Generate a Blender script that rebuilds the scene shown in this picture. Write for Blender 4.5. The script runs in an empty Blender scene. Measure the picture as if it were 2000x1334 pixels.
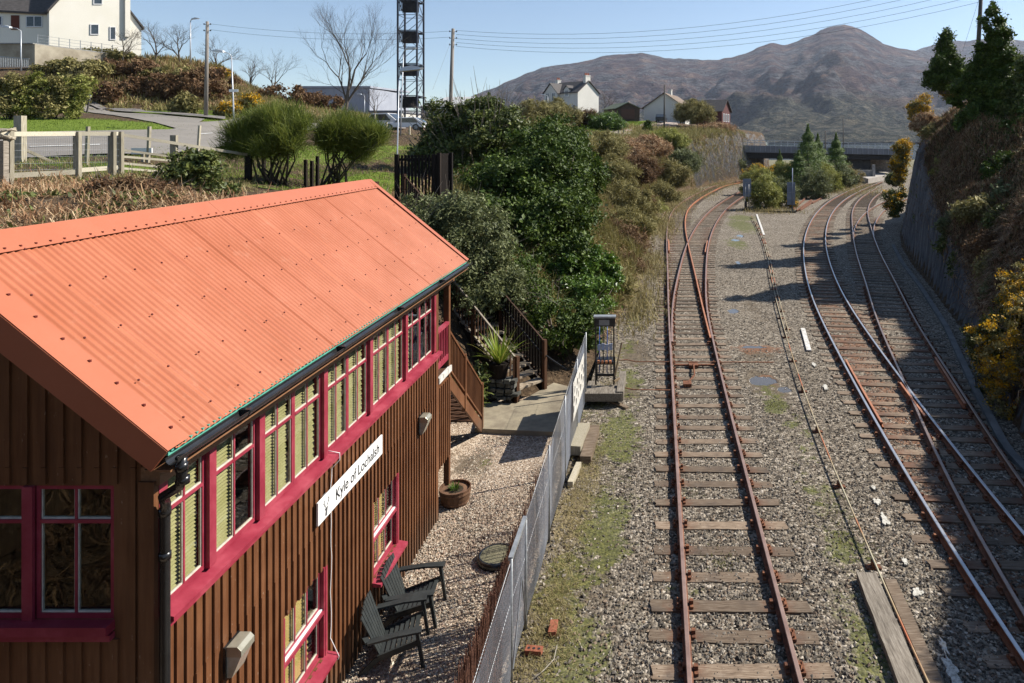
import bpy, math, random
import numpy as np
from mathutils import Vector, Matrix
R = math.radians
random.seed(7); rng = np.random.default_rng(7)
scene = bpy.context.scene
col = scene.collection
# ---------------------------------------------------------------- camera
F, PX, HY, H = 1315.0, 1283.2, 272.5, 7.51      # focal length (px), principal column, horizon row, eye height
cam_d = bpy.data.cameras.new('camera'); cam = bpy.data.objects.new('camera', cam_d); col.objects.link(cam)
cam.location = (0, 0, H); cam.rotation_euler = (R(90), 0, 0)
cam_d.sensor_width = 36; cam_d.lens = F/2000*36
cam_d.shift_x = -(PX-1000)/2000; cam_d.shift_y = -(667-HY)/2000
cam_d.clip_start = .1; cam_d.clip_end = 40000
scene.camera = cam
# ---------------------------------------------------------------- light
SUN_AZ, SUN_EL = R(68), R(42)                    # clockwise from +Y
sd = Vector((math.sin(SUN_AZ)*math.cos(SUN_EL), math.cos(SUN_AZ)*math.cos(SUN_EL), math.sin(SUN_EL)))
world = bpy.data.worlds.new("World"); scene.world = world; world.use_nodes = True
wn = world.node_tree; bg = wn.nodes['Background']
sky = wn.nodes.new('ShaderNodeTexSky'); sky.sky_type = 'NISHITA'; sky.sun_disc = False
sky.sun_elevation = SUN_EL; sky.sun_rotation = SUN_AZ; sky.air_density = .9; sky.dust_density = .1; sky.ozone_density = 1.5
sky.altitude = 0
wn.links.new(sky.outputs[0], bg.inputs[0]); bg.inputs[1].default_value = 0.084
sl = bpy.data.lights.new('sun', 'SUN'); sl.energy = 4.9; sl.angle = R(.5); sl.color = (1, .94, .85)
so = bpy.data.objects.new('sun', sl); col.objects.link(so); so.rotation_euler = (-sd).to_track_quat('-Z', 'Y').to_euler()
so.location = (30, 20, 40)
vs = scene.view_settings; vs.view_transform = 'Standard'; vs.look = 'None'; vs.gamma = 1; vs.exposure = 0.78
scene.cycles.max_bounces = 5; scene.cycles.diffuse_bounces = 1; scene.cycles.glossy_bounces = 3
scene.cycles.transparent_max_bounces = 12; scene.cycles.transmission_bounces = 3
scene.cycles.volume_bounces = 0; scene.cycles.caustics_reflective = False; scene.cycles.caustics_refractive = False

# ---------------------------------------------------------------- helpers
def P(x, y, Y): return ((x-PX)*Y/F, Y, H-(y-HY)*Y/F)
def G(x, y, z=0.):
    Y = F*(H-z)/(y-HY); return ((x-PX)*Y/F, Y)
LOC = {}
def tag(o, label=None, cat=None, group=None, kind=None):
    if label: o['label'] = label
    if cat: o['category'] = cat
    if group: o['group'] = group
    if kind: o['kind'] = kind
    return o
def thing(name, loc, label, cat, group=None, kind=None):
    o = bpy.data.objects.new(name, None); col.objects.link(o); o.location = loc
    o.empty_display_size = .2; LOC[o.name] = Vector(loc)
    return tag(o, label, cat, group, kind)
def link(name, me, parent=None, origin=None):
    """mesh holds world coordinates; shift it to the parent's (or its own) origin"""
    o = bpy.data.objects.new(name, me); col.objects.link(o)
    if parent is not None: base = LOC[parent.name]; o.parent = parent; LOC[o.name] = base.copy()
    else:
        n = len(me.vertices); a = np.empty(n*3, np.float32); me.vertices.foreach_get('co', a); a = a.reshape(-1, 3)
        base = Vector(((a[:, 0].min()+a[:, 0].max())/2, (a[:, 1].min()+a[:, 1].max())/2, a[:, 2].min())) if origin is None else Vector(origin)
        o.location = base; LOC[o.name] = base.copy()
    me.transform(Matrix.Translation(-base))
    return o
def npmesh(name, V, Fc, mats, midx=None, smooth=False, parent=None, origin=None):
    V = np.asarray(V, np.float32).reshape(-1, 3); Fc = np.asarray(Fc, np.int32); k = Fc.shape[1]
    me = bpy.data.meshes.new(name); me.vertices.add(len(V)); me.vertices.foreach_set('co', V.ravel())
    me.loops.add(Fc.size); me.loops.foreach_set('vertex_index', Fc.ravel())
    me.polygons.add(len(Fc)); me.polygons.foreach_set('loop_start', np.arange(0, Fc.size, k, dtype=np.int32))
    me.polygons.foreach_set('loop_total', np.full(len(Fc), k, np.int32))
    for m in mats: me.materials.append(m)
    if midx is not None: me.polygons.foreach_set('material_index', np.asarray(midx, np.int32))
    me.polygons.foreach_set('use_smooth', np.full(len(Fc), smooth)); me.update(calc_edges=True); me.validate()
    return link(name, me, parent, origin)
class MB:
    def __init__(s): s.v = []; s.f = []; s.m = []
    def add(s, vs, fs, m=0):
        n = len(s.v); s.v += [tuple(v) for v in vs]; s.f += [tuple(i+n for i in f) for f in fs]; s.m += [m]*len(fs); return s
    def box(s, x0, x1, y0, y1, z0, z1, m=0):
        v = [(x, y, z) for z in (z0, z1) for y in (y0, y1) for x in (x0, x1)]
        return s.add(v, [(0,2,3,1),(4,5,7,6),(0,1,5,4),(2,6,7,3),(0,4,6,2),(1,3,7,5)], m)
    def beam(s, p, q, w, h, m=0, up=(0,0,1), w2=None, h2=None):
        p = Vector(p); q = Vector(q); d = (q-p).normalized(); u = Vector(up)
        if abs(d.dot(u)) > .98: u = Vector((1, 0, 0))
        a = d.cross(u).normalized(); b = a.cross(d); w2 = w if w2 is None else w2; h2 = h if h2 is None else h2
        v = [p+a*i*w/2+b*j*h/2 for j in (-1, 1) for i in (-1, 1)]+[q+a*i*w2/2+b*j*h2/2 for j in (-1, 1) for i in (-1, 1)]
        return s.add(v, [(0,2,3,1),(4,5,7,6),(0,1,5,4),(2,6,7,3),(0,4,6,2),(1,3,7,5)], m)
    def tube(s, pts, r, n=6, m=0, cap=True):
        pts = [Vector(p) for p in pts]; rs = r if isinstance(r, (list, tuple)) else [r]*len(pts); base = len(s.v); N = len(pts)
        ref = None
        for i, p in enumerate(pts):
            d = (pts[min(i+1, N-1)]-pts[max(i-1, 0)]); d = d.normalized() if d.length > 1e-9 else Vector((0,0,1))
            if ref is None: ref = Vector((0,0,1)) if abs(d.z) < .9 else Vector((1,0,0))
            a = d.cross(ref); a = a.normalized() if a.length > 1e-6 else d.orthogonal().normalized(); b = a.cross(d).normalized(); ref = b
            for k in range(n):
                t = 2*math.pi*k/n; s.v.append(tuple(p+(a*math.cos(t)+b*math.sin(t))*rs[i]))
        for i in range(N-1):
            for k in range(n):
                s.f.append((base+i*n+k, base+i*n+(k+1)%n, base+(i+1)*n+(k+1)%n, base+(i+1)*n+k)); s.m.append(m)
        if cap:
            s.f.append(tuple(base+k for k in range(n))[::-1]); s.f.append(tuple(base+(N-1)*n+k for k in range(n))); s.m += [m, m]
        return s
    def prism(s, pts, vec, m=0):
        """closed polygon pts (3D) extruded by vec"""
        n = len(pts); vec = Vector(vec); v = [Vector(p) for p in pts]+[Vector(p)+vec for p in pts]
        fs = [tuple(range(n))[::-1], tuple(range(n, 2*n))]+[(i, (i+1)%n, n+(i+1)%n, n+i) for i in range(n)]
        return s.add(v, fs, m)
    def lathe(s, c, prof, n=16, m=0):
        base = len(s.v)
        for r, z in prof:
            for k in range(n): t = 2*math.pi*k/n; s.v.append((c[0]+r*math.cos(t), c[1]+r*math.sin(t), c[2]+z))
        for i in range(len(prof)-1):
            for k in range(n): s.f.append((base+i*n+k, base+i*n+(k+1)%n, base+(i+1)*n+(k+1)%n, base+(i+1)*n+k)); s.m.append(m)
        s.f.append(tuple(base+k for k in range(n))[::-1]); s.f.append(tuple(base+(len(prof)-1)*n+k for k in range(n))); s.m += [m, m]
        return s
    def build(s, name, mats, parent=None, smooth=False, bevel=0, origin=None):
        if not isinstance(mats, (list, tuple)): mats = [mats]
        me = bpy.data.meshes.new(name); me.from_pydata([tuple(v) for v in s.v], [], s.f)
        for m in mats: me.materials.append(m)
        me.polygons.foreach_set('material_index', s.m)
        import bmesh
        bm = bmesh.new(); bm.from_mesh(me); bmesh.ops.recalc_face_normals(bm, faces=bm.faces); bm.to_mesh(me); bm.free()
        if smooth: me.polygons.foreach_set('use_smooth', [True]*len(me.polygons))
        me.update(); o = link(name, me, parent, origin)
        if bevel:
            b = o.modifiers.new('bevel', 'BEVEL'); b.width = bevel; b.segments = 2; b.limit_method = 'ANGLE'
        return o
def copy_tree(o, parent=None):
    c = o.copy(); col.objects.link(c); c.parent = parent
    for ch in list(o.children): copy_tree(ch, c)
    return c

# ---------------------------------------------------------------- materials
def lin(c):
    if isinstance(c, str):
        c = [int(c[i:i+2], 16)/255 for i in (0, 2, 4)]
        c = [x/12.92 if x <= .04045 else ((x+.055)/1.055)**2.4 for x in c]
    return (c[0], c[1], c[2], 1)
class NT:
    def __init__(s, name):
        s.mat = bpy.data.materials.new(name); s.mat.use_nodes = True; s.t = s.mat.node_tree; s.n = s.t.nodes; s.b = s.n['Principled BSDF']
        s.geo = None
    def node(s, t, **kw):
        n = s.n.new(t)
        for k, v in kw.items(): setattr(n, k, v)
        return n
    def l(s, a, b): s.t.links.new(a, b)
    def pos(s, scale=(1,1,1), obj=False):
        if obj: g = s.node('ShaderNodeTexCoord').outputs['Object']
        else: g = s.node('ShaderNodeNewGeometry').outputs['Position']
        m = s.node('ShaderNodeMapping'); m.inputs['Scale'].default_value = scale; s.l(g, m.inputs['Vector']); return m.outputs[0]
    def noise(s, vec, scale, detail=6, rough=.6):
        n = s.node('ShaderNodeTexNoise'); n.inputs['Scale'].default_value = scale; n.inputs['Detail'].default_value = detail
        n.inputs['Roughness'].default_value = rough
        if vec is not None: s.l(vec, n.inputs['Vector'])
        return n.outputs['Fac']
    def ramp(s, fac, stops, interp='LINEAR'):
        r = s.node('ShaderNodeValToRGB'); e = r.color_ramp.elements; r.color_ramp.interpolation = interp
        while len(e) < len(stops): e.new(.5)
        for i, (p, c) in enumerate(stops): e[i].position = p; e[i].color = lin(c) if not isinstance(c, (int, float)) else (c, c, c, 1)
        s.l(fac, r.inputs[0]); return r.outputs[0]
    def mix(s, f, a, b, mode='MIX'):
        m = s.node('ShaderNodeMix', data_type='RGBA', blend_type=mode)
        for si, sock, v in ((0, m.inputs[0], f), (1, m.inputs[6], a), (1, m.inputs[7], b)):
            if hasattr(v, 'node'): s.l(v, sock)
            elif si == 0: sock.default_value = v
            elif isinstance(v, (int, float)): sock.default_value = (v, v, v, 1)
            else: sock.default_value = lin(v)
        return m.outputs[2]
    def math(s, op, a, b=None, clamp=False):
        m = s.node('ShaderNodeMath', operation=op, use_clamp=clamp)
        for i, v in enumerate((a, b)):
            if v is None: continue
            if hasattr(v, 'node'): s.l(v, m.inputs[i])
            else: m.inputs[i].default_value = v
        return m.outputs[0]
    def attr(s, name): return s.node('ShaderNodeAttribute', attribute_name=name).outputs['Fac']
    def bump(s, h, dist=.01, strength=1., prev=None):
        b = s.node('ShaderNodeBump'); b.inputs['Distance'].default_value = dist; b.inputs['Strength'].default_value = strength
        s.l(h, b.inputs['Height'])
        if prev is not None: s.l(prev, b.inputs['Normal'])
        s.l(b.outputs[0], s.b.inputs['Normal']); return b.outputs[0]
    def set(s, color=None, rough=None, metal=None, spec=None):
        for k, v in (('Base Color', color), ('Roughness', rough), ('Metallic', metal), ('Specular IOR Level', spec)):
            if v is None: continue
            if hasattr(v, 'node'): s.l(v, s.b.inputs[k])
            else: s.b.inputs[k].default_value = lin(v) if k == 'Base Color' else v
        return s.mat
def simple(name, c1, c2=None, c3=None, scale=4, rough=.8, bump=0, bscale=None, metal=0, spec=.4, stretch=(1,1,1), island=0, obj=False, lo=.35, hi=.65, detail=6):
    n = NT(name); v = n.pos(stretch, obj); c2 = c2 or c1
    f = n.noise(v, scale, detail)
    st = [(lo, c1), (hi, c2)] if c3 is None else [(lo, c1), ((lo+hi)/2, c2), (hi, c3)]
    c = n.ramp(f, st)
    if island:
        r = n.node('ShaderNodeNewGeometry').outputs['Random Per Island']
        br = n.ramp(r, [(0, 1-island), (1, 1+island)] if False else [(0, max(0, 1-island)), (1, 1.0)])
        c = n.mix(1.0, c, br, 'MULTIPLY')
    if bump: n.bump(n.noise(v, bscale or scale*6, 5), bump)
    return n.set(c, rough, metal, spec)
def leafmat(name, stops, rough=.55, trans=.25, spec=.35):
    """colour by random value of each leaf, plus a patchy large noise; lets some light through"""
    n = NT(name); g = n.node('ShaderNodeNewGeometry')
    f = n.noise(n.pos(), 1.3, 3)
    x = n.math('ADD', n.math('MULTIPLY', g.outputs['Random Per Island'], .6), n.math('MULTIPLY', f, .55), True)
    c = n.ramp(x, stops); n.set(c, rough, 0, spec)
    tr = n.node('ShaderNodeBsdfTranslucent'); n.l(c, tr.inputs[0]); mx = n.node('ShaderNodeMixShader'); mx.inputs[0].default_value = trans
    n.l(n.b.outputs[0], mx.inputs[1]); n.l(tr.outputs[0], mx.inputs[2]); n.l(mx.outputs[0], n.n['Material Output'].inputs[0])
    return n.mat
def glassmat(name, tint, rough=.02, alpha=.75, ior=1.5):
    n = NT(name); tr = n.node('ShaderNodeBsdfTransparent'); tr.inputs[0].default_value = lin(tint)
    gl = n.node('ShaderNodeBsdfGlossy'); gl.inputs['Roughness'].default_value = rough
    nz = n.noise(n.pos(), 1.7, 2); b = n.node('ShaderNodeBump'); b.inputs['Distance'].default_value = .004; n.l(nz, b.inputs['Height']); n.l(b.outputs[0], gl.inputs['Normal'])
    fr = n.node('ShaderNodeLayerWeight'); f5 = n.math('ADD', n.math('MULTIPLY', n.math('POWER', fr.outputs['Facing'], 4.0), .9), .05, True); mx = n.node('ShaderNodeMixShader')
    n.l(f5, mx.inputs[0]); n.l(tr.outputs[0], mx.inputs[1]); n.l(gl.outputs[0], mx.inputs[2]); n.l(mx.outputs[0], n.n['Material Output'].inputs[0])
    return n.mat
MT = {}
def roof_mat():
    n = NT('roof_paint'); v = n.pos(); c = n.ramp(n.noise(v, 1.1, 5), [(.35, (.375,.112,.050)), (.65, (.45,.148,.076))])
    st = n.ramp(n.noise(n.pos((.5, 7, .5)), 3.0, 6, .7), [(.52, 0.), (.74, 1.)]); c = n.mix(n.math('MULTIPLY', st, .5), c, (.36,.10,.055))
    pale = n.ramp(n.noise(v, 4.5, 7, .75), [(.56, 0.), (.72, 1.)]); c = n.mix(n.math('MULTIPLY', pale, .3), c, (.52,.25,.16)); spk = n.ramp(n.noise(v, 45, 2), [(.70, 0.), (.75, 1.)]); c = n.mix(n.math('MULTIPLY', spk, .4), c, (.22,.09,.05))
    n.bump(n.noise(v, 9, 4), .002); return n.set(c, .55, 0, .25)
MT['roof'] = roof_mat()
MT['roof_dark'] = simple('flashing_paint', (.385,.114,.053), (.42,.130,.064), scale=1.5, rough=.45)
MT['screw'] = simple('screw_cap', (.12,.02,.015), rough=.5)
MT['green'] = simple('eave_filler_green', (.08,.33,.24), (.12,.42,.32), scale=9, rough=.6)
MT['black'] = simple('black_plastic', (.012,.012,.013), (.02,.02,.02), rough=.25, spec=.5)
MT['pink'] = simple('raspberry_paint', (.23,.02,.038), (.29,.034,.056), (.36,.06,.085), scale=3, rough=.42, bump=.0008, bscale=20)
MT['putty'] = simple('pale_putty', (.5,.46,.38), (.68,.64,.55), scale=14, rough=.7)
MT['blind'] = simple('straw_blind', (.50,.43,.20), (.60,.53,.28), scale=6, rough=.7)
MT['card'] = simple('yellow_board', (.62,.42,.14), (.7,.5,.2), scale=3, rough=.8)
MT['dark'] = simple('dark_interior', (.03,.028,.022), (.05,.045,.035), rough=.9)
MT['white'] = simple('white_paint', (.78,.78,.76), (.84,.84,.82), scale=2, rough=.5)
MT['dirty_white'] = simple('dirty_white_paint', (.36,.34,.29), (.6,.58,.53), (.68,.66,.62), scale=9, rough=.6)
MT['ink'] = simple('black_lettering', (.02,.02,.022), rough=.5)
MT['glass'] = glassmat('window_glass', (.86,.88,.84))
MT['galv'] = simple('galvanised_steel', (.24,.25,.26), (.38,.40,.41), scale=8, rough=.45, metal=.4)
MT['steel_dark'] = simple('dark_steel', (.015,.015,.016), (.035,.032,.03), rough=.5, metal=.3)
MT['concrete'] = simple('concrete_paving', (.20,.165,.115), (.27,.23,.16), (.33,.28,.19), scale=2.2, rough=.9, bump=.004, bscale=40)
MT['conc_grey'] = simple('grey_concrete', (.2,.2,.19), (.34,.33,.31), scale=2, rough=.9, bump=.004)
def woodmat(name, a, b, c, axis=0, rough=.8, sc=3.0, bump=.003):
    st = [14, 14, 14]; st[axis] = 1.2
    n = NT(name); v = n.pos(tuple(st), True)
    f = n.noise(v, sc, 7, .65); big = n.noise(n.pos(), 1.1, 3)
    c0 = n.ramp(f, [(.3, a), (.5, b), (.7, c)]); info = n.node('ShaderNodeObjectInfo')
    v2 = n.ramp(n.math('ADD', n.math('MULTIPLY', info.outputs['Random'], .8), n.math('MULTIPLY', big, .45)), [(.15, .42), (.95, 1.)])
    col_ = n.mix(1., c0, v2, 'MULTIPLY')
    if name == 'weathered_sleeper':
        sx = n.node('ShaderNodeSeparateXYZ'); n.l(n.pos((1,1,1), True), sx.inputs[0]); ax = n.math('ABSOLUTE', sx.outputs[0]); d = n.math('ABSOLUTE', n.math('SUBTRACT', ax, .78)); d = n.math('ADD', d, n.math('MULTIPLY', n.math('SUBTRACT', n.noise(n.pos(), 7, 4), .5), .5))
        col_ = n.mix(n.ramp(d, [(.05, .75), (.32, 0.)]), col_, (.13,.055,.03)); col_ = n.mix(n.ramp(n.noise(n.pos(), 2.3, 5), [(.5, 0.), (.7, .6)]), col_, (.07,.055,.045))
    n.bump(f, bump); return n.set(col_, rough, 0, .25)
MT['sleeper'] = woodmat('weathered_sleeper', (.10,.065,.04), (.24,.175,.12), (.40,.32,.24), 0)
MT['plank'] = woodmat('old_timber', (.12,.10,.08), (.28,.24,.19), (.45,.40,.33), 1)
MT['post'] = woodmat('fence_timber', (.30,.26,.18), (.46,.41,.30), (.58,.53,.41), 2)
MT['rail_t'] = woodmat('rail_timber', (.42,.37,.27), (.55,.50,.38), (.66,.61,.48), 0)
MT['darkwood'] = woodmat('dark_stained_timber', (.010,.007,.005), (.02,.013,.009), (.04,.026,.018), 2)
MT['brownwood'] = woodmat('brown_stained_timber', (.05,.024,.013), (.09,.043,.022), (.13,.066,.036), 2)
def board_mat():
    n = NT('brown_painted_boards'); v = n.pos((9, 9, .7))
    f = n.noise(v, 2.2, 8, .7); big = n.noise(n.pos(), 1.4, 3)
    c = n.ramp(f, [(.28, (.085,.031,.012)), (.5, (.13,.05,.02)), (.66, (.165,.068,.028)), (.82, (.25,.13,.07))])
    c = n.mix(n.ramp(big, [(.4, 0.), (.75, .45)]), c, (.26,.12,.055))
    spk = n.ramp(n.noise(n.pos((1,1,.5)), 26, 2), [(.70, 0.), (.76, 1.)])
    c = n.mix(n.math('MULTIPLY', spk, .35), c, (.5,.38,.28))
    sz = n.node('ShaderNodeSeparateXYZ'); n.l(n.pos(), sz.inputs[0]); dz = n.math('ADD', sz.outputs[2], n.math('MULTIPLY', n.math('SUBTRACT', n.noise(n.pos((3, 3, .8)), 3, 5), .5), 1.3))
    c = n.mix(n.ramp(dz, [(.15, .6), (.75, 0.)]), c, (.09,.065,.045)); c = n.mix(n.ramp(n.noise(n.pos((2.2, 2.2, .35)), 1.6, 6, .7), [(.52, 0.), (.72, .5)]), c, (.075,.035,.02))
    n.bump(f, .002); return n.set(c, .5, 0, .4)
MT['board'] = board_mat()
MT['fascia'] = simple('fascia_brown', (.21,.10,.045), (.28,.14,.07), scale=5, rough=.5, stretch=(6, .6, 6), bump=.002)
def railmat(name, side, top, rough_top):
    s_ = simple(name+'_web', side[0], side[1], side[2], scale=7, rough=.85, bump=.002, bscale=60)
    t_ = simple(name+'_head', top[0], top[1], scale=3, rough=rough_top, metal=.6 if rough_top < .4 else .1, spec=.5)
    return [s_, t_]
RM = {'rusty': railmat('rusty_rail', ((.08,.032,.018), (.14,.055,.03), (.20,.085,.045)), ((.20,.125,.10), (.29,.195,.16)), .45),
      'orange': railmat('orange_rail', ((.16,.05,.02), (.26,.085,.03), (.36,.13,.05)), ((.36,.14,.07), (.46,.20,.10)), .55),
      'shiny': railmat('running_rail', ((.10,.04,.02), (.17,.065,.028), (.24,.09,.04)), ((.42,.42,.43), (.52,.52,.53)), .3),
      'half': railmat('dull_rail', ((.09,.04,.022), (.14,.06,.03), (.2,.085,.04)), ((.26,.19,.16), (.34,.26,.22)), .38)}
MT['chair_iron'] = simple('rusty_chair', (.07,.026,.014), (.15,.06,.03), (.25,.10,.045), scale=18, rough=.9)
# foliage
LF = {'ever': leafmat('evergreen_leaf', [(.15, (.018,.034,.006)), (.5, (.05,.085,.012)), (.95, (.13,.18,.03))], .55, .2, .25),
      'ivy': leafmat('ivy_leaf', [(.15, (.025,.04,.01)), (.55, (.08,.105,.022)), (.95, (.22,.24,.065))], .5, .2, .3),
      'bright': leafmat('bright_leaf', [(.15, (.03,.06,.01)), (.5, (.08,.15,.02)), (.95, (.17,.26,.04))], .4, .25, .45),
      'willow': leafmat('grey_green_leaf', [(.15, (.05,.06,.025)), (.5, (.12,.14,.05)), (.95, (.26,.28,.12))], .6, .25),
      'broom': leafmat('broom_shoot', [(.15, (.04,.065,.01)), (.5, (.12,.16,.025)), (.95, (.28,.30,.06))], .6, .35),
      'lime': leafmat('lime_scrub', [(.15, (.10,.105,.02)), (.5, (.24,.25,.05)), (.95, (.42,.42,.13))], .65, .3),
      'olive': leafmat('olive_scrub', [(.15, (.09,.075,.025)), (.5, (.21,.185,.06)), (.95, (.38,.33,.13))], .7, .25),
      'brown': leafmat('brown_scrub', [(.15, (.06,.03,.015)), (.5, (.14,.075,.035)), (.95, (.28,.18,.09))], .8, .2),
      'straw': leafmat('dead_bracken', [(.1, (.12,.05,.022)), (.4, (.30,.16,.08)), (.7, (.46,.31,.17)), (1., (.66,.53,.35))], .8, .2),
      'gorse': leafmat('gorse_flower', [(.15, (.35,.17,.01)), (.5, (.6,.33,.012)), (.95, (.8,.5,.02))], .6, .3),
      'grass': leafmat('grass_blade', [(.15, (.05,.09,.01)), (.5, (.13,.2,.02)), (.95, (.26,.33,.05))], .7, .35),
      'moss': leafmat('moss_tuft', [(.15, (.04,.045,.01)), (.5, (.10,.11,.02)), (.95, (.22,.20,.05))], .9, .2),
      'dry': leafmat('dry_grass', [(.15, (.14,.11,.04)), (.5, (.26,.21,.09)), (.95, (.42,.36,.18))], .8, .3),
      'pine': leafmat('pine_needle', [(.15, (.03,.06,.01)), (.5, (.09,.145,.025)), (.95, (.20,.27,.06))], .6, .3),
      'yucca': leafmat('strap_leaf', [(.15, (.10,.17,.02)), (.6, (.25,.34,.04)), (.95, (.5,.42,.12))], .4, .3)}
MT['bark'] = simple('bark', (.07,.055,.04), (.14,.115,.09), scale=6, rough=.9, stretch=(1,1,.3))
MT['twig'] = simple('pale_twig', (.13,.105,.08), (.26,.22,.18), scale=3, rough=.9)
HAZE = 4.5e-5
# ================================================================ track geometry (curves from surveyed points: X as a smooth function of Y)
def smooth_curve(pts, y0, y1, step=.5, win=7):
    pts = sorted(pts, key=lambda p: p[1]); ys = np.array([p[1] for p in pts]); xs = np.array([p[0] for p in pts])
    yy = np.arange(y0-6, y1+step+6, step)
    m = np.gradient(xs, ys); k = np.clip(np.searchsorted(ys, yy)-1, 0, len(ys)-2)
    h = ys[k+1]-ys[k]; t = (yy-ys[k])/h
    t_in = np.clip(t, 0, 1); h00 = 2*t_in**3-3*t_in**2+1; h10 = t_in**3-2*t_in**2+t_in; h01 = -2*t_in**3+3*t_in**2; h11 = t_in**3-t_in**2
    x = h00*xs[k]+h10*h*m[k]+h01*xs[k+1]+h11*h*m[k+1]
    x = np.where(t > 1, xs[-1]+m[-1]*(yy-ys[-1]), x); x = np.where(t < 0, xs[0]+m[0]*(yy-ys[0]), x)
    w = np.ones(win)/win
    for _ in range(3):
        xp = np.pad(x, win//2, mode='reflect', reflect_type='odd'); x = np.convolve(xp, w, 'valid')
    s = (yy >= y0-1e-6) & (yy <= y1+1e-6)
    return np.stack([x[s], yy[s]], 1)
def px_pts(l, z=.16): return [G(x, y, z) for x, y in l]
def offs(c, d):
    t = np.gradient(c, axis=0); t /= np.linalg.norm(t, axis=1)[:, None]
    return c+np.stack([t[:, 1], -t[:, 0]], 1)*d
GA = 1.505
A_l = smooth_curve([(.43, 4), (.44, 9), (.455, 16), (.47, 22)]+px_pts([(1305.5,600),(1304,535),(1302.2,479.6),(1303,446),(1307.5,424),(1316.6,407.5),(1341.5,388),(1369,374),(1405,360),(1450,352)]), 4, 128)
A_r = offs(A_l, GA)
B_r = smooth_curve([(1.94, 4), (1.95, 9), (1.97, 16), (2.02, 22)]+px_pts([(1380,600),(1378.5,535),(1384,474),(1394,443.5),(1413.6,413),(1438.6,391),(1452,382.5)]), 4, 100)
B_l = offs(B_r, -GA)
M_l = smooth_curve([(5.18, 4)]+px_pts([(2000,1286),(1887.4,1113.7),(1756,900),(1647.5,707.5),(1587.5,583.7),(1570,507),(1570.5,471),(1577,446),(1594,416),(1621.6,391),(1666,368.7),(1699,356)]), 4, 122)
M_r = offs(M_l, GA)
S_l = smooth_curve([(5.25, 6), (5.55, 9.3)]+px_pts([(1835,900),(1778.7,771),(1715,629),(1690.6,550),(1674,499),(1664.6,441),(1666,407.5),(1682.6,385),(1705,371)]), 6, 104)
S_r = offs(S_l, GA)
def at(c, Y): return float(np.interp(Y, c[:, 1], c[:, 0]))
U_c = smooth_curve([(at(S_l, y)+d+.75, y) for y, d in ((46, 0), (52, .05), (58, .35), (64, .95), (71.6, 1.9), (80, 3.3), (90, 5.6))], 48, 88)
U_l, U_r = offs(U_c, -GA/2), offs(U_c, GA/2)

# ================================================================ hillside height field
ctrl = [(0,440,13),(150,430,13.5),(290,402,15),(0,362,18.5),(150,347,19.6),(235,342,20.5),(390,352,22),(600,365,28),(480,360,25),(700,352,31),(745,395,27.5),
 (820,400,26.5),(860,380,29),(600,285,44),(700,285,44),(690,320,36),(560,320,36),(80,310,26.5),(0,314,26),(230,306,27.5),(400,292,33),(440,278,40),(40,262,39),(330,256,44),(450,262,50),
 (100,246,43),(320,250,46),(180,218,60),(300,229,55),(440,246,50),(200,214,62),(300,219,61),(440,235,57),(330,205,66),(430,205,66),(430,130,83),(380,124,81),(480,165,86),(0,235,45),(60,232,46),
 (200,118,76),(60,122,74),(0,128,72),(350,132,78),(300,112,80),(430,155,80),(500,190,84),(600,212,88),(560,200,92),(760,262,52),(830,265,54),(760,285,42),(830,290,42),(700,240,120),(780,240,112),(600,222,120),
 (870,300,48),(900,285,60),(1000,285,74),(1100,270,95),(1150,262,105),(1200,262,108),(1290,263,112),(1350,262,120),(1400,250,128),(1430,262,134),
 (1110,226,142),(1062,222,142),(1210,235,140),(1300,238,140),(1250,246,130),(1400,248,142),(1420,250,145)]
CP = np.array([P(*c) for c in ctrl])
CP = np.vstack([CP, [(-9.2, 3, 5.2), (-9.4, 9, 5.4), (-9.2, 14, 5.2), (-30, 3, 6.2), (-16, -10, 5.5), (-60, 20, 7.5), (-80, 60, 12), (-90, 100, 17), (-60, 110, 11.5), (-60, 150, 10), (-30, 158, 11), (4, 160, 9.5)]])
def kern(a, b): return np.linalg.norm(a[:, None, :]-b[None], axis=2)
_A = kern(CP[:, :2], CP[:, :2]); _n = len(CP); _Pm = np.hstack([np.ones((_n, 1)), CP[:, :2]])
_W = np.linalg.solve(np.block([[_A+np.eye(_n)*.02, _Pm], [_Pm.T, np.zeros((3, 3))]]), np.r_[CP[:, 2], 0, 0, 0])
def Tz(X, Y):
    q = np.stack([np.ravel(X), np.ravel(Y)], 1); z = kern(q, CP[:, :2])@_W[:_n]+_W[_n]+q@_W[_n+1:]
    return z.reshape(np.shape(X))
base_l = np.array([(-8.3, -15), (-8.3, 14.3), (-6.0, 16.5), (-4.9, 18.2), (-3.9, 20.2), (-2.7, 22.5), (-1.9, 26), (-1.5, 30), (-1.0, 40), (-.5, 55), (-.1, 68), (.6, 78), (2.2, 87), (4.2, 97), (7.2, 107), (11.0, 116), (15.6, 125), (20, 133), (24, 142), (26, 170)])
wid_l = np.array([(1.2, -15), (1.2, 13), (3.0, 16), (4.6, 19), (6.6, 24), (7.5, 30), (8, 45), (8.5, 60), (8, 80), (5, 95), (2.4, 104), (1.7, 112), (1.5, 130), (2, 170)])
def vnoise(X, Y, s, seed=0):
    """cheap smooth value noise"""
    r = np.random.default_rng(seed).random((256, 256)); u = X/s+1000.3; v = Y/s+1000.7
    i = np.floor(u).astype(int); j = np.floor(v).astype(int); fu = u-i; fv = v-j; fu = fu*fu*(3-2*fu); fv = fv*fv*(3-2*fv)
    g = lambda a, b: r[a % 256, b % 256]
    return (g(i, j)*(1-fu)+g(i+1, j)*fu)*(1-fv)+(g(i, j+1)*(1-fu)+g(i+1, j+1)*fu)*fv-.5
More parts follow.
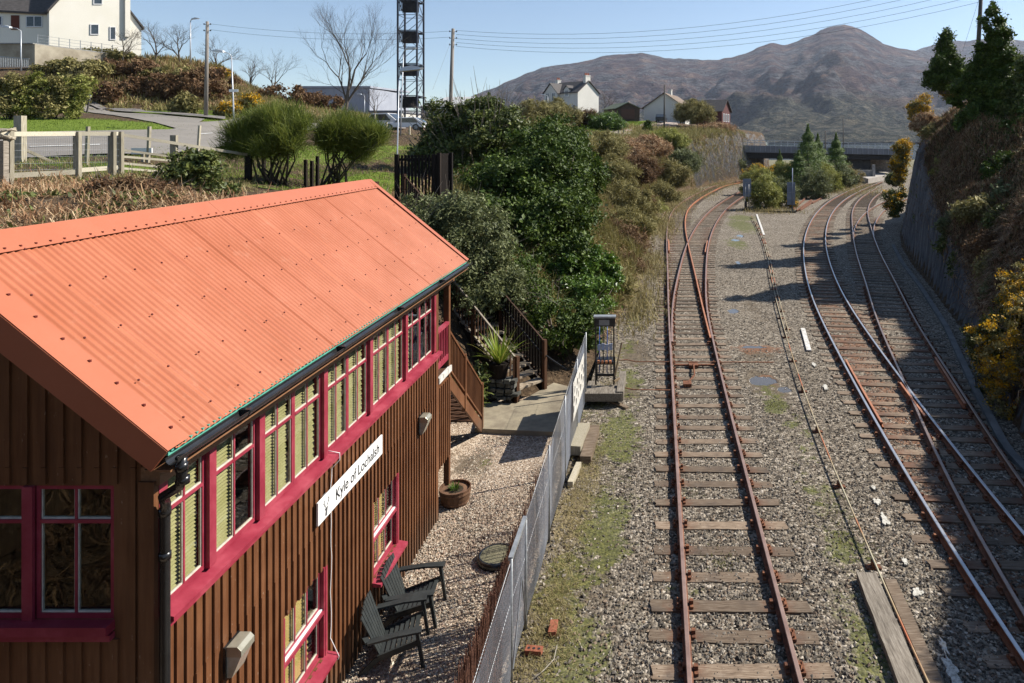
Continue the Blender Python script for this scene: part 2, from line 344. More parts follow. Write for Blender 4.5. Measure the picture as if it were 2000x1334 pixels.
def fbm(X, Y, s, o=4, seed=0): return sum(vnoise(X, Y, s/2**k, seed+k)/2**k for k in range(o))
def hill_l(X, Y):
    bx = np.interp(Y, base_l[:, 1], base_l[:, 0]); w = np.interp(Y, wid_l[:, 1], wid_l[:, 0]); d = bx-X
    t = np.clip(d/w, 0, 1); e = np.interp(Y, [80, 104], [1.0, 1.0]); s = t*t*(3-2*t)*.5+.5*t
    rock = np.interp(Y, [92, 105], [0, 1]); s = s*(1-rock)+(1-(1-t)**1.8)*rock
    z = Tz(X, Y)*s+fbm(X, Y, 2.2, 4, 3)*.35*np.clip(d/2, 0, 1)*np.where((Y < 60) & (X < -16) & (Y > 24), .12, 1.)+rock*(t > 0)*(t < 1)*fbm(X*3, Y, 2.5, 3, 8)*1.2
    return np.where(d > 0, z, -.35*np.clip(-d, 0, 1)-.02)
base_r = np.array([(8.0, -15), (8.3, 8), (9.1, 16.2), (10.1, 19.8), (12.2, 26.8), (14.0, 34), (15.6, 41), (17.2, 47), (19.6, 54), (23.6, 64), (30, 78), (38, 94), (46, 108), (56, 124), (70, 150)])
prof = {-15: [(0,0),(.6,2.8),(1.4,5.0),(2.6,7.0),(4.5,8.4),(8,10),(14,11),(30,12),(80,13)],
        13: [(0,0),(.6,2.6),(1.4,4.6),(2.6,6.4),(4.5,7.8),(8,9.2),(13,10.3),(30,12),(80,14)],
        18: [(0,0),(.6,1.8),(1.4,3.2),(2.6,4.6),(4.5,6.2),(8,7.9),(13,9.3),(30,11),(80,14)],
        27: [(0,0),(.35,1.3),(1.2,2.7),(2.5,4.5),(4,6.1),(7,8.2),(12,10.0),(30,12),(80,15)],
        38: [(0,0),(.4,3.2),(.9,4.9),(1.8,6.3),(3,7.7),(6,9.4),(10,10.8),(28,13),(80,15)],
        48: [(0,0),(.4,3.6),(.9,7.0),(1.6,8.4),(3,9.6),(6,10.6),(10,11.6),(28,13),(80,14)],
        58: [(0,0),(.8,2.4),(2,4.6),(3.5,6.0),(6,7.5),(10,9),(16,10),(30,11),(80,12)],
        80: [(0,0),(1,1.5),(3,3),(6,4.5),(10,6),(16,7),(25,8),(40,8.5),(80,9)],
        150: [(0,0),(1,1),(3,2),(6,3),(10,4),(16,5),(25,5.5),(40,6),(80,6)]}
_pd = np.concatenate([np.arange(0, 4, .1), np.arange(4, 81, 1.)])
_pk = sorted(prof); _pt = np.array([np.interp(_pd, [a for a, b in prof[k]], [b for a, b in prof[k]]) for k in _pk])
def hill_r(X, Y):
    bx = np.interp(Y, base_r[:, 1], base_r[:, 0]); d = X-bx
    bump_ = fbm(X*.6, Y, 3.2, 4, 21)*1.3+fbm(X*.3, Y, .9, 3, 41)*.55; d2 = np.clip(d+bump_*.75*np.clip(d, 0, 1), 0, 80)
    fi = np.interp(Y, _pk, np.arange(len(_pk))); i = np.clip(fi.astype(int), 0, len(_pk)-2); fr = fi-i
    ds = np.interp(d2, _pd, np.arange(len(_pd))); k = np.clip(ds.astype(int), 0, len(_pd)-2); g = ds-k
    z = (_pt[i, k]*(1-g)+_pt[i, k+1]*g)*(1-fr)+(_pt[i+1, k]*(1-g)+_pt[i+1, k+1]*g)*fr
    z = z+fbm(X, Y, 2., 4, 31)*.9*np.clip(d2/1.5, 0, 1)+fbm(X, Y, 4.5, 2, 61)*1.5*np.clip((d2-.5)/2, 0, 1)
    return np.where(d > 0, z, -.35*np.clip(-d, 0, 1)-.02)
def grid(xs, ys, fz):
    X, Y = np.meshgrid(xs, ys); Z = fz(X, Y); V = np.stack([X, Y, Z], 2).reshape(-1, 3); nx = len(xs)
    i, j = np.meshgrid(np.arange(nx-1), np.arange(len(ys)-1)); a = (j*nx+i).ravel(); return V, np.stack([a, a+1, a+nx+1, a+nx], 1)
def fattr(o, name, val):
    a = o.data.attributes.new(name, 'FLOAT', 'POINT'); a.data.foreach_set('value', np.asarray(val, np.float32).ravel())
def ellipse_mask(V, blobs):
    m = np.zeros(len(V))
    for x, y, rx, ry, s in blobs: m = np.maximum(m, s*np.exp(-(((V[:, 0]-x)/rx)**2+((V[:, 1]-y)/ry)**2)))
    return m
# hillside material: short grass / brown litter / rock where steep
def hill_mat(name, grass_lo, rock_cols):
    n = NT(name); v = n.pos(); f = n.noise(v, 1.1, 7, .65); f2 = n.noise(v, .23, 4)
    litter = n.ramp(n.noise(v, 6, 7, .75), [(.3, (.035,.022,.013)), (.5, (.10,.066,.038)), (.7, (.24,.17,.10))])
    green = n.ramp(n.noise(v, 9, 6, .7), [(.3, (.07,.12,.012)), (.5, (.15,.22,.025)), (.7, (.27,.31,.06))])
    ga = n.attr('grass'); gm = n.math('ADD', ga, n.math('MULTIPLY', n.math('SUBTRACT', f, .5), .9))
    c = n.mix(n.ramp(gm, [(.42, 0.), (.58, 1.)]), litter, green)
    rv = n.pos((1.6, 1.6, .28)); rf = n.noise(rv, 1.5, 8, .7)
    rock = n.ramp(rf, rock_cols); c = n.mix(n.ramp(n.math('ADD', n.attr('rock'), n.math('MULTIPLY', n.math('SUBTRACT', f, .5), .7)), [(.45, 0.), (.6, 1.)]), c, rock)
    rc = n.ramp(n.noise(v, 14, 4, .7), [(.35, (.17,.155,.14)), (.65, (.27,.25,.225))])
    c = n.mix(n.ramp(n.attr('road'), [(.49, 0.), (.51, 1.)]), c, rc)
    vo = n.node('ShaderNodeTexVoronoi', feature='DISTANCE_TO_EDGE'); vo.inputs['Scale'].default_value = .9; wv_ = n.node('ShaderNodeVectorMath', operation='ADD'); nz = n.node('ShaderNodeTexNoise'); nz.inputs['Scale'].default_value = 1.2; n.l(n.pos((1, 1, .6)), nz.inputs['Vector']); n.l(n.pos((1, 1, .6)), wv_.inputs[0]); n.l(nz.outputs['Color'], wv_.inputs[1]); n.l(wv_.outputs[0], vo.inputs['Vector'])
    crk = n.math('MINIMUM', n.math('MULTIPLY', vo.outputs['Distance'], 6.0), 1.0)
    n.bump(n.math('ADD', n.noise(v, 5, 8, .75), n.math('MULTIPLY', n.math('ADD', rf, crk), n.attr('rock'))), .22); return n.set(c, .95, 0, .2)
HM = hill_mat('hillside_ground', .4, [(.3, (.05,.05,.055)), (.5, (.15,.15,.155)), (.65, (.26,.25,.24)), (.8, (.2,.19,.12))])
def add_hill(name, xs, ys, fz, grassf, rockf, roadf=None):
    V, Fc = grid(xs, ys, fz); o = npmesh(name, V, Fc, [HM], smooth=True, origin=(0, 0, 0)); tag(o, kind='structure')
    fattr(o, 'grass', grassf(V)); fattr(o, 'rock', rockf(V)); fattr(o, 'road', roadf(V) if roadf else np.zeros(len(V))); return V
def rock_l(V):
    d = np.interp(V[:, 1], base_l[:, 1], base_l[:, 0])-V[:, 0]; w = np.interp(V[:, 1], wid_l[:, 1], wid_l[:, 0])
    return np.interp(V[:, 1], [95, 104], [0, 1])*(d < w*1.05)*(d > 0)*.52
def grass_l(V):
    b = [(P(x, y, Y)[0], Y, rx, ry, s) for x, y, Y, rx, ry, s in ((560,310,39,9,6,.85),(440,320,36,6,6,.6),(700,300,42,6,5,.7),(100,310,24,9,2.2,.95),(300,320,24.5,5,2.5,.8),(100,246,44,10,5,1.3),(280,250,45,5,4,1.1),(300,215,60,7,3,1.1),(420,240,56,5,2.6,1.),
        (1250,265,108,8,6,.9),(1240,240,133,7,7,1.3),(1300,262,116,7,8,.9),(740,350,31,3,3,.8),(700,380,28,3,3,.7),(0,380,17,3,3,.7),(850,258,56,6,3,.6))]
    return ellipse_mask(V, b)
xs = np.concatenate([np.arange(-110, -40, 2.), np.arange(-40, -12, .5), np.arange(-12, 3, .25), np.arange(3, 28, .5)])
ys = np.concatenate([np.arange(-12, 12, .8), np.arange(12, 45, .4), np.arange(45, 100, .7), np.arange(100, 150, .8), np.arange(150, 176, 4)])
HV = add_hill('hillside', xs, ys, hill_l, grass_l, rock_l)
xs = np.concatenate([np.arange(7, 24, .22), np.arange(24, 60, .8), np.arange(60, 130, 4.)]); ys = np.concatenate([np.arange(-14, 14, .8), np.arange(14, 62, .3), np.arange(62, 152, 1.2)])
def zrock(Y): return np.interp(Y, [8, 20, 27, 33, 38, 45, 56], [1.6, 1.0, 1.6, 3.2, 4.9, 7.8, 7.5])
def rock_r(V):
    d = V[:, 0]-np.interp(V[:, 1], base_r[:, 1], base_r[:, 0]); return np.where((d > 0), np.interp(V[:, 2]-zrock(V[:, 1]), [-.6, .5], [1, 0]), 0)*np.interp(V[:, 1], [10, 24, 56, 62], [.6, 1, 1, .3])
add_hill('rocky_hillside', xs, ys, hill_r, lambda V: ellipse_mask(V, [(24, 40, 5, 9, .45), (18, 24, 3, 5, .4)]), rock_r)

# ================================================================ ballast bed and yard
def stone_ground(name, sc, cols, moss=True, bd=.02):
    n = NT(name); v = n.pos()
    vo = n.node('ShaderNodeTexVoronoi'); vo.inputs['Scale'].default_value = sc; n.l(v, vo.inputs['Vector'])
    sep = n.node('ShaderNodeSeparateColor'); n.l(vo.outputs['Color'], sep.inputs[0])
    c = n.ramp(sep.outputs[0], cols); big = n.noise(v, .35, 5, .6)
    c = n.mix(1., c, n.ramp(big, [(.3, (.72,.70,.68)), (.7, (1,1,1))]), 'MULTIPLY')
    fine = n.noise(v, 5, 6, .75)
    mid_ = n.noise(v, 1.5, 5, .7)
    def over(c, a, thr, colr, amt=1.):
        m = n.math('ADD', n.math('ADD', n.attr(a), n.math('MULTIPLY', n.math('SUBTRACT', fine, .5), thr)), n.math('MULTIPLY', n.math('SUBTRACT', mid_, .5), 1.6)); k = n.ramp(m, [(.40, 0.), (.60, amt)]); return n.mix(k, c, colr), k
    c, k1 = over(c, 'dirt', 1.1, n.ramp(n.noise(v, 12, 5), [(.35, (.06,.045,.03)), (.65, (.15,.115,.075))]), .8)
    c, _ = over(c, 'rust', 1.2, n.ramp(n.noise(v, 8, 5), [(.35, (.12,.045,.02)), (.65, (.26,.11,.05))]), .6)
    c, _ = over(c, 'dry', 1.3, n.ramp(n.noise(v, 30, 5), [(.35, (.13,.10,.05)), (.65, (.30,.24,.13))]), .85)
    c, k2 = over(c, 'moss', 1.5, n.ramp(n.noise(v, 16, 5), [(.35, (.04,.05,.012)), (.55, (.10,.11,.025)), (.7, (.21,.20,.05))]), .75)
    wet = n.ramp(n.math('ADD', n.attr('wet'), n.math('MULTIPLY', n.math('SUBTRACT', n.noise(v, 3.2, 5), .5), .8)), [(.52, 0.), (.58, 1.)])
    c = n.mix(wet, c, (.09,.075,.055))
    hgt = n.math('MULTIPLY', n.math('SUBTRACT', 1, vo.outputs['Distance']), n.math('SUBTRACT', 1.0, n.math('MULTIPLY', n.math('MAXIMUM', k1, k2), .55)))
    hgt = n.math('ADD', n.math('MULTIPLY', hgt, n.math('SUBTRACT', 1.0, wet)), n.math('MULTIPLY', n.math('MULTIPLY', fine, n.math('SUBTRACT', 1.0, wet)), .8))
    n.bump(hgt, bd)
    n.set(c, n.mix(wet, (.95,.95,.95), (.03,.03,.03)), 0, n.ramp(wet, [(0, .25), (1, .8)])); return n.mat
MT['ballast'] = stone_ground('ballast_stone', 19, [(0, (.04,.033,.024)), (.25, (.11,.09,.068)), (.5, (.19,.16,.122)), (.75, (.28,.24,.185)), (.93, (.40,.345,.27)), (1., (.55,.49,.41))], bd=.028)
MT['gravel'] = stone_ground('yard_gravel', 27, [(0, (.2,.14,.095)), (.3, (.38,.29,.21)), (.6, (.52,.41,.30)), (.85, (.64,.53,.41)), (1., (.75,.66,.54))], bd=.02)
xs = np.concatenate([np.arange(-2.05, 8.5, .2), np.arange(8.5, 70, 1.)]); ys = np.concatenate([np.arange(1, 30, .2), np.arange(30, 70, .5), np.arange(70, 172, 1.5)])
V, Fc = grid(xs, ys, lambda X, Y: -.035+0*X)
o = npmesh('track_bed', V, Fc, [MT['ballast']], origin=(0, 0, 0)); tag(o, kind='structure')
def gb(x, y, rx, ry, s): g = G(x, y); return (g[0], g[1], rx, ry, s)
moss = [gb(1180,1030,.6,1.8,.95), gb(1210,850,.6,2.0,1.0), gb(1120,1290,.6,1.1,1.0), gb(1100,1150,.5,1.4,.85), gb(1230,740,.5,2,.7), gb(1225,680,.4,2,.6), gb(1290,600,.4,3,.4), gb(1160,790,.5,1.,.7), gb(1240,620,.5,2.5,.6), gb(1255,500,.6,5,.6),
        gb(1515,790,.35,.6,1.2), gb(1500,760,.4,1,.7), gb(1605,960,.5,1.3,.6), gb(1640,1060,.4,.9,.8), gb(1570,880,.35,1.0,.55), gb(1690,1240,.3,.6,.95), gb(1660,1180,.5,.6,.55), gb(1560,830,.5,1,.6),
        gb(1450,440,1.3,5,1.0), gb(1440,475,.9,3,.8), gb(1450,425,1.6,3,1.0), gb(1340,1150,.5,.6,.35), gb(1700,1300,.4,.6,.8), gb(1340,430,.8,4,.5), gb(1700,1100,.3,1,.4)]
dry = [gb(1120,1000,.5,2.0,.8), gb(1150,930,.45,1.5,.6), gb(1085,1180,.45,1.3,.8), gb(1200,700,.4,1.5,.6), gb(1290,440,.8,8,.9), gb(1310,400,1.2,8,1.), gb(1060,1290,.4,.8,.6), gb(1340,380,2,10,.9), gb(1500,412,2,3,.8), gb(1180,860,.5,2,.4), gb(1245,560,.5,5,.6)]
dirt = [gb(1240,690,.6,1.6,1.), gb(1225,760,.5,1,.9), gb(1490,745,.6,1.2,1.), gb(1480,690,.7,1.1,.8), gb(1160,1100,.6,2,.7), gb(1470,600,.8,4,.5), gb(1130,900,.5,2,.6), gb(1240,560,.6,6,.8), gb(1340,405,.7,4,.6), gb(1520,760,.4,.8,.8)]
wet = [gb(1490,742,.55,.5,1.05), gb(1530,760,.4,.5,.7), gb(1432,606,.32,.55,1.0), gb(1442,512,.25,.9,.85), gb(1436,468,.5,.8,.9), gb(1445,460,.5,1.2,.8), gb(1470,676,.9,.22,.85), gb(1410,655,.3,.3,.5), gb(1250,700,.5,.25,.6), gb(1540,570,.2,.3,.8), gb(1440,575,.15,.4,.7), gb(1220,700,.3,.5,.55)]
rust = [gb(1480,680,1.,.6,.9), gb(1500,740,.5,.9,.6)]
for c in (M_l, M_r, S_l): rust += [(at(c, y)+.05, y, .22, 1.6, .62) for y in np.arange(9, 100, 2.2)]
for c in (M_l,): rust += [(at(c, y)+.75, y, .7, 1.8, .75) for y in np.arange(9, 100, 2.0)]
for c in (A_l, A_r, B_r): rust += [(at(c, y)+.02, y, .12, 1.6, .42) for y in np.arange(9, 100, 2.4)]
for nm, bl in (('moss', moss), ('dry', dry), ('dirt', dirt), ('wet', wet), ('rust', rust)): fattr(o, nm, ellipse_mask(V, bl))
TB = (V, ellipse_mask(V, moss), ellipse_mask(V, wet))
xs = np.arange(-8.6, -2.0, .15); ys = np.arange(1, 19.5, .15)
V, Fc = grid(xs, ys, lambda X, Y: .1-.14*np.clip((X+2.35)/.3, 0, 1)+fbm(X, Y, 1.5, 2, 5)*.03)
o = npmesh('gravel_yard', V, Fc, [MT['gravel']], origin=(0, 0, 0)); tag(o, kind='structure')
for nm, bl in (('moss', [(-3.9, 15.4, .3, .3, .6), (-3.4, 15.6, .2, .2, .6)]), ('dirt', [(-4.2, 15.4, .5, .9, .9)]), ('dry', [(-2.3, y, .2, .6, .5) for y in range(8, 18, 2)]), ('wet', []), ('rust', [(-2.7, 15.6, .3, .2, .5)])): fattr(o, nm, ellipse_mask(V, bl))
# far ground under everything and the loch
GN = simple('low_ground', (.10,.10,.05), (.2,.17,.09), scale=.2, rough=.95)
V, Fc = grid(np.array([-9000., -600, -100, 0, 100, 600, 9000]), np.array([-9000., -600, -100, 0, 100, 171.9]), lambda X, Y: -.5+0*X)
tag(npmesh('ground', V, Fc, [GN], origin=(0, 0, 0)), kind='structure')
n = NT('loch_water'); n.bump(n.noise(n.pos(), .4, 4), .12); WM = n.set((.02,.045,.06), .12, 0, .5)
tag(npmesh('loch_water', [(-9000, 172, -3), (9000, 172, -3), (9000, 6250, -3), (-9000, 6250, -3)], [(0, 1, 2, 3)], [WM], origin=(0, 0, 0)), kind='structure')
V, Fc = grid(np.linspace(-300, 400, 60), np.array([170., 175, 200, 240, 262, 270]), lambda X, Y: np.where(Y > 264, -3.2, -.45+fbm(X, Y, 30, 3, 4)*.8))
tag(npmesh('shore_ground', V, Fc, [GN], origin=(0, 0, 0)), kind='structure')

# ================================================================ mountains
def mountain(name, sil, D0, Dc, Db, amp, seed, x0, x1, nx=420, nr=120):
    px = np.linspace(x0, x1, nx); ry = np.interp(px, [a for a, b in sil], [b for a, b in sil])
    fy = fbm(px, px*0, 22, 4, seed+5)*3.5; ry = ry+fy
    t = np.linspace(0, 1.25, nr); PXg, T = np.meshgrid(px, t); RY = np.broadcast_to(ry, PXg.shape)
    D = np.where(T <= 1, D0+(Dc-D0)*T**1.1, Dc+(Db-Dc)*(T-1)/.25)
    X = (PXg-PX)/F*D
    ang = (HY+6-RY)/F
    prof_ = np.where(T <= 1, np.clip(T, 0, 1)**.8, 1)
    z = H-.0+ang*prof_*D*1.0-6*(T < .02)
    rid = 1-np.abs(2*(fbm(X, D, amp*7, 5, seed)+.5)%2-1); rid = fbm(X, D*1.0, amp*9, 6, seed)*1.0+np.abs(fbm(X, D, amp*4, 5, seed+9))*-1.2
    fine = np.abs(fbm(X, D, amp*1.3, 4, seed+30)); rid = rid-fine*.9+np.clip(fbm(X, D, amp*2.2, 3, seed+50)-.12, 0, 1)*1.6
    env = np.clip(T*3, 0, 1)*np.clip((.90-T)/.25, 0, 1)
    z = z+rid*amp*np.clip(env, 0, 1)
    z = np.where(T > 1, z-(T-1)/.25*ang*Dc*.9, z)
    V = np.stack([X, D, z], 2).reshape(-1, 3); i, j = np.meshgrid(np.arange(nx-1), np.arange(nr-1)); a = (j*nx+i).ravel()
    return V, np.stack([a, a+1, a+nx+1, a+nx], 1)
def mtn_mat(name, far=False):
    n = NT(name); v = n.pos(); z = n.node('ShaderNodeSeparateXYZ'); n.l(v, z.inputs[0])
    f = n.noise(v, .009, 10, .72); f2 = n.noise(v, .0018, 6, .6); fs = n.noise(n.pos((1,1,3)), .02, 8, .7)
    heath = n.ramp(f, [(.34, (.026,.02,.03)), (.46, (.088,.060,.064)), (.56, (.17,.115,.10)), (.68, (.31,.23,.175))])
    crag = n.ramp(fs, [(.38, (.025,.027,.036)), (.6, (.18,.175,.18))])
    c = n.mix(n.ramp(n.noise(n.pos((1,1,2.2)), .0045, 8, .75), [(.47, 0.), (.54, .95)]), heath, crag)
    wood = n.ramp(n.noise(v, .03, 6, .85), [(.38, (.018,.026,.026)), (.5, (.07,.078,.06)), (.64, (.25,.215,.15))])
    hz = n.math('ADD', n.math('DIVIDE', z.outputs[2], 420.), n.math('MULTIPLY', n.math('SUBTRACT', f2, .5), .9))
    k = n.ramp(hz, [(.30, .9), (.46, 0.)])
    clear = n.ramp(n.noise(v, .0032, 5, .6), [(.6, 0.), (.66, 1.)])
    c = n.mix(n.math('MULTIPLY', k, n.math('SUBTRACT', 1., n.math('MULTIPLY', clear, .8))), c, wood)
    n.bump(n.math('ADD', f, n.math('MULTIPLY', fs, .6)), 110); return n.set(c, 1., 0, .05)
sil = [(300,262),(640,240),(820,240),(900,205),(960,178),(1015,156),(1060,137),(1130,127),(1165,118),(1200,114),(1235,109),(1255,108),(1275,112),(1300,119),(1350,121),(1400,123),(1430,118),(1455,110),(1480,98),(1505,90),(1535,94),(1560,84),(1585,76),(1602,64),(1625,56),(1650,52),(1672,58),(1692,68),(1708,80),(1725,92),(1760,100),(1795,106),(1835,111),(1900,125),(1960,118),(2020,128),(2200,160),(2600,220),(3200,262)]
V, Fc = mountain('m', sil, 1500, 4400, 5600, 100, 3, 300, 3200, 620, 190)
tag(npmesh('mountain', V, Fc, [mtn_mat('mountain_heather')], smooth=True, origin=(0, 0, 0)), kind='structure')
sil2 = [(1500,170),(1700,130),(1780,108),(1810,96),(1835,90),(1865,84),(1890,86),(1930,80),(2000,84),(2100,100),(2400,160),(2900,250)]
V, Fc = mountain('m', sil2, 4700, 5700, 6200, 60, 13, 1500, 2900, 200, 60)
tag(npmesh('far_mountain', V, Fc, [mtn_mat('far_mountain_rock')], smooth=True, origin=(0, 0, 0)), kind='structure')

# drain kerb along the foot of the cliff
KD = simple('drain_concrete', (.10,.10,.095), (.18,.175,.165), scale=2, rough=.9)
bb = np.array([(np.interp(y, base_r[:, 1], base_r[:, 0]), y) for y in np.arange(12, 48, .5)]); o1 = offs(bb, -.75); o2 = offs(bb, -.55); nB = len(bb)
V = np.vstack([np.c_[o1, np.full(nB, .09)], np.c_[o2, np.full(nB, .09)], np.c_[o1, np.full(nB, -.1)]]); i = np.arange(nB-1)
tag(npmesh('drain_kerb', V, np.vstack([np.stack([i, i+nB, i+nB+1, i+1], 1), np.stack([i+2*nB, i, i+1, i+1+2*nB], 1)]), [KD], origin=(0, 0, 0)), kind='structure')
# ================================================================ roads on the hillside (sheets that follow the height field)
def strip(name, ctr, mat, lift=.03, n=40, kind='structure', **kw):
    """ctr: list of (left xy, right xy) pairs"""
    L = np.array([a for a, b in ctr]); Rr = np.array([b for a, b in ctr]); t = np.linspace(0, len(ctr)-1, n)
    li = np.stack([np.interp(t, np.arange(len(ctr)), L[:, k]) for k in (0, 1)], 1); ri = np.stack([np.interp(t, np.arange(len(ctr)), Rr[:, k]) for k in (0, 1)], 1)
    m = 14; s = np.linspace(0, 1, m); XY = li[:, None]*(1-s[None, :, None])+ri[:, None]*s[None, :, None]
    Z = hill_l(XY[..., 0], XY[..., 1])+lift
    V = np.dstack([XY, Z]).reshape(-1, 3); i, j = np.meshgrid(np.arange(m-1), np.arange(n-1)); a = (j*m+i).ravel()
    return tag(npmesh(name, V, np.stack([a, a+1, a+m+1, a+m], 1), [mat], smooth=True, **kw), kind=kind)
def pxy(x, y, Y): return P(x, y, Y)[:2]
n = NT('asphalt'); v = n.pos(); c = n.ramp(n.noise(v, 40, 4, .8), [(.3, (.19,.17,.145)), (.7, (.27,.245,.21))]); big = n.ramp(n.noise(v, .5, 4), [(.3, (.8,.8,.8)), (.7, (1,1,1))])
n.bump(n.noise(v, 90, 3), .004); AS = n.set(n.mix(1., c, big, 'MULTIPLY'), .9)
strip('road', [(pxy(-90, 262, 38), pxy(-160, 312, 26)), (pxy(40, 264, 39), pxy(60, 312, 26.5)), (pxy(200, 262, 41.5), pxy(230, 306, 27.8)), (pxy(330, 262, 44), pxy(340, 300, 30)), (pxy(370, 250, 49), pxy(430, 288, 37)), (pxy(440, 236, 56), pxy(520, 275, 46)), (pxy(560, 228, 75), pxy(650, 262, 62)), (pxy(700, 228, 95), pxy(740, 244, 85))], AS, .10, 70)
strip('side_road', [(pxy(150, 213, 64), pxy(165, 221, 59)), (pxy(230, 222, 59), pxy(230, 232, 54)), (pxy(330, 229, 57), pxy(330, 248, 46.5)), (pxy(400, 236, 56), pxy(370, 258, 45))], AS, .075, 30)
KM = simple('kerb_stone', (.13,.12,.11), (.22,.2,.18), scale=3)
strip('pavement', [(pxy(150, 210, 65.5), pxy(150, 213.5, 64)), (pxy(230, 219, 61), pxy(230, 222.5, 59.2)), (pxy(330, 226, 59), pxy(330, 229.5, 57.2)), (pxy(440, 232, 58.5), pxy(440, 236.5, 56.2))], KM, .2, 30)
LM = simple('road_paint', (.5,.49,.45), (.62,.61,.57), scale=6)
strip('road_marking', [(pxy(58, 292.5, 30.2), pxy(58, 294, 29.9)), (pxy(195, 285.5, 32.6), pxy(195, 287, 32.2))], LM, .13, 12)
strip('road_marking', [(pxy(385, 272.5, 43), pxy(385, 274, 42.6)), (pxy(415, 270, 45), pxy(415, 271.4, 44.6))], LM, .13, 8)
strip('driveway', [(pxy(1185, 262, 110), pxy(1185, 268, 106)), (pxy(1240, 250, 124), pxy(1245, 264, 108)), (pxy(1262, 238, 138), pxy(1285, 250, 126)), (pxy(1325, 237, 139), pxy(1320, 248, 128))], simple('pink_gravel', (.30,.24,.2), (.4,.33,.28), scale=1.5), .10, 24)
# ================================================================ rails
def rail(label, c, y0, y1, kind, group='rails of the railway tracks', top=.16, name='rail'):
    c = c[(c[:, 1] >= y0) & (c[:, 1] <= y1)]
    prof_ = [(-.065, 0), (-.065, .018), (-.012, .04), (-.012, .10), (-.034, .112), (-.036, .14), (-.026, .15), (.026, .15), (.036, .14), (.034, .112), (.012, .10), (.012, .04), (.065, .018), (.065, 0)]
    z0 = top-.15; t = np.gradient(c, axis=0); t /= np.linalg.norm(t, axis=1)[:, None]; nrm = np.stack([t[:, 1], -t[:, 0]], 1)
    n = len(c); k = len(prof_); V = np.zeros((n, k, 3))
    for i, (u, w) in enumerate(prof_): V[:, i, :2] = c+nrm*u; V[:, i, 2] = z0+w
    V = V.reshape(-1, 3); a, b = np.meshgrid(np.arange(n-1), np.arange(k), indexing='ij'); b2 = (b+1) % k
    Fc = np.stack([a*k+b, (a+1)*k+b, (a+1)*k+b2, a*k+b2], -1).reshape(-1, 4); mi = np.where(np.isin(b, (5, 6, 7)), 1, 0).ravel()
    # end caps as quads
    caps = []
    for e in (0, (n-1)*k): caps += [(e+0, e+1, e+12, e+13), (e+1, e+2, e+11, e+12), (e+2, e+3, e+10, e+11), (e+3, e+4, e+9, e+10), (e+4, e+5, e+8, e+9), (e+5, e+6, e+7, e+8)]
    Fc = np.vstack([Fc, caps]); mi = np.r_[mi, np.zeros(len(caps), int)]
    o = npmesh(name, V, Fc, RM[kind], mi); return tag(o, label, 'rail', group)
rail('rusty left rail of the nearest track, running into the curve as its outermost rail', A_l, 6.5, 126, 'rusty')
rail('rusty right rail of the nearest track, running into the second left-hand curve', B_r, 6.5, 99, 'rusty')
yc = 48.7
rail('orange blade rail crossing from the right of the near points into the left curve', A_r, 24.5, 125, 'orange')
rail('rusty blade rail crossing from the left of the near points into the inner curve', B_l, 24.5, 98, 'rusty')
rail('polished left rail of the main line, sweeping from lower right towards the platform', M_l, 6, 121, 'shiny')
rail('right rail of the main line, polished bluish top, crossed by the siding rail', M_r, 6, 119, 'shiny')
rail('orange-brown left rail of the right-hand siding that crosses the main line', S_l, 6, 103, 'half')
rail('dull right rail of the right-hand siding near the foot of the cliff', S_r, 8, 101, 'half')
rail('left rail of the short third track branching off beside the cliff', U_l, 51, 87, 'half')
rail('right rail of the short third track, closest to the cliff', U_r, 51, 87, 'half')
# check and wing rails
rail('short orange check rail inside the left rail of the main line', offs(M_l, .12), 17.2, 22.6, 'orange', 'short check rails', .17)
rail('short orange check rail inside the right rail of the siding', offs(S_r, -.12), 18.5, 23, 'orange', 'short check rails', .17)
rail('short wing rail on the left of the right-hand crossing', offs(M_r, -.13), 17.8, 20.5, 'orange', 'short check rails', .17)
rail('short check rail inside the outermost left rail, level with the far crossing', offs(A_l, .13), 44, 49.5, 'orange', 'short check rails', .17)
rail('short check rail inside the right rail of the second curve, level with the far crossing', offs(B_r, -.13), 44, 49.5, 'orange', 'short check rails', .17)
rail('loose rail end lying left of the outermost left rail', A_l+np.array([-.75, 0])-0*A_l, 62, 72, 'rusty', 'short check rails', .1)
# ================================================================ sleepers
def sleeper_mesh(seed, L=2.6, w=.25, h=.13):
    r = np.random.default_rng(seed); nx, ny = 14, 4; V = []; 
    for k in range(2):
        for j in range(ny):
            for i in range(nx):
                x = -L/2+L*i/(nx-1); y = -w/2+w*j/(ny-1)
                if i in (0, nx-1): x += r.uniform(-.03, .02)*(1 if i else -1)
                if j in (0, ny-1): y += r.uniform(-.009, .009)
                V.append((x, y, -h if k == 0 else (r.uniform(-.008, .003)-(.006 if j in (0, ny-1) else 0))))
    Fq = []
    for j in range(ny-1):
        for i in range(nx-1):
            a = j*nx+i; Fq.append((a, a+nx, a+nx+1, a+1)); b = a+nx*ny; Fq.append((b, b+1, b+nx+1, b+nx))
    N = nx*ny
    for i in range(nx-1): Fq.append((i, i+1, i+1+N, i+N)); a = (ny-1)*nx+i; Fq.append((a+1, a, a+N, a+1+N))
    for j in range(ny-1): a = j*nx; Fq.append((a+nx, a, a+N, a+nx+N)); a = j*nx+nx-1; Fq.append((a, a+nx, a+nx+N, a+N))
    me = bpy.data.meshes.new('sleeper'); me.from_pydata(V, [], Fq); me.materials.append(MT['sleeper']); me.update(); return me
SM = [sleeper_mesh(s) for s in range(5)]
mb = MB(); mb.box(-.11, -.055, -.09, .09, -.0, .035).box(.05, .17, -.10, .10, 0, .04); mb.prism([(.05,-.035,.04),(.05,.035,.04),(.05,.035,.12),(.05,-.035,.12)], (.06, 0, -.02)); mb.box(-.11,-.05,-.03,.03,.03,.09)
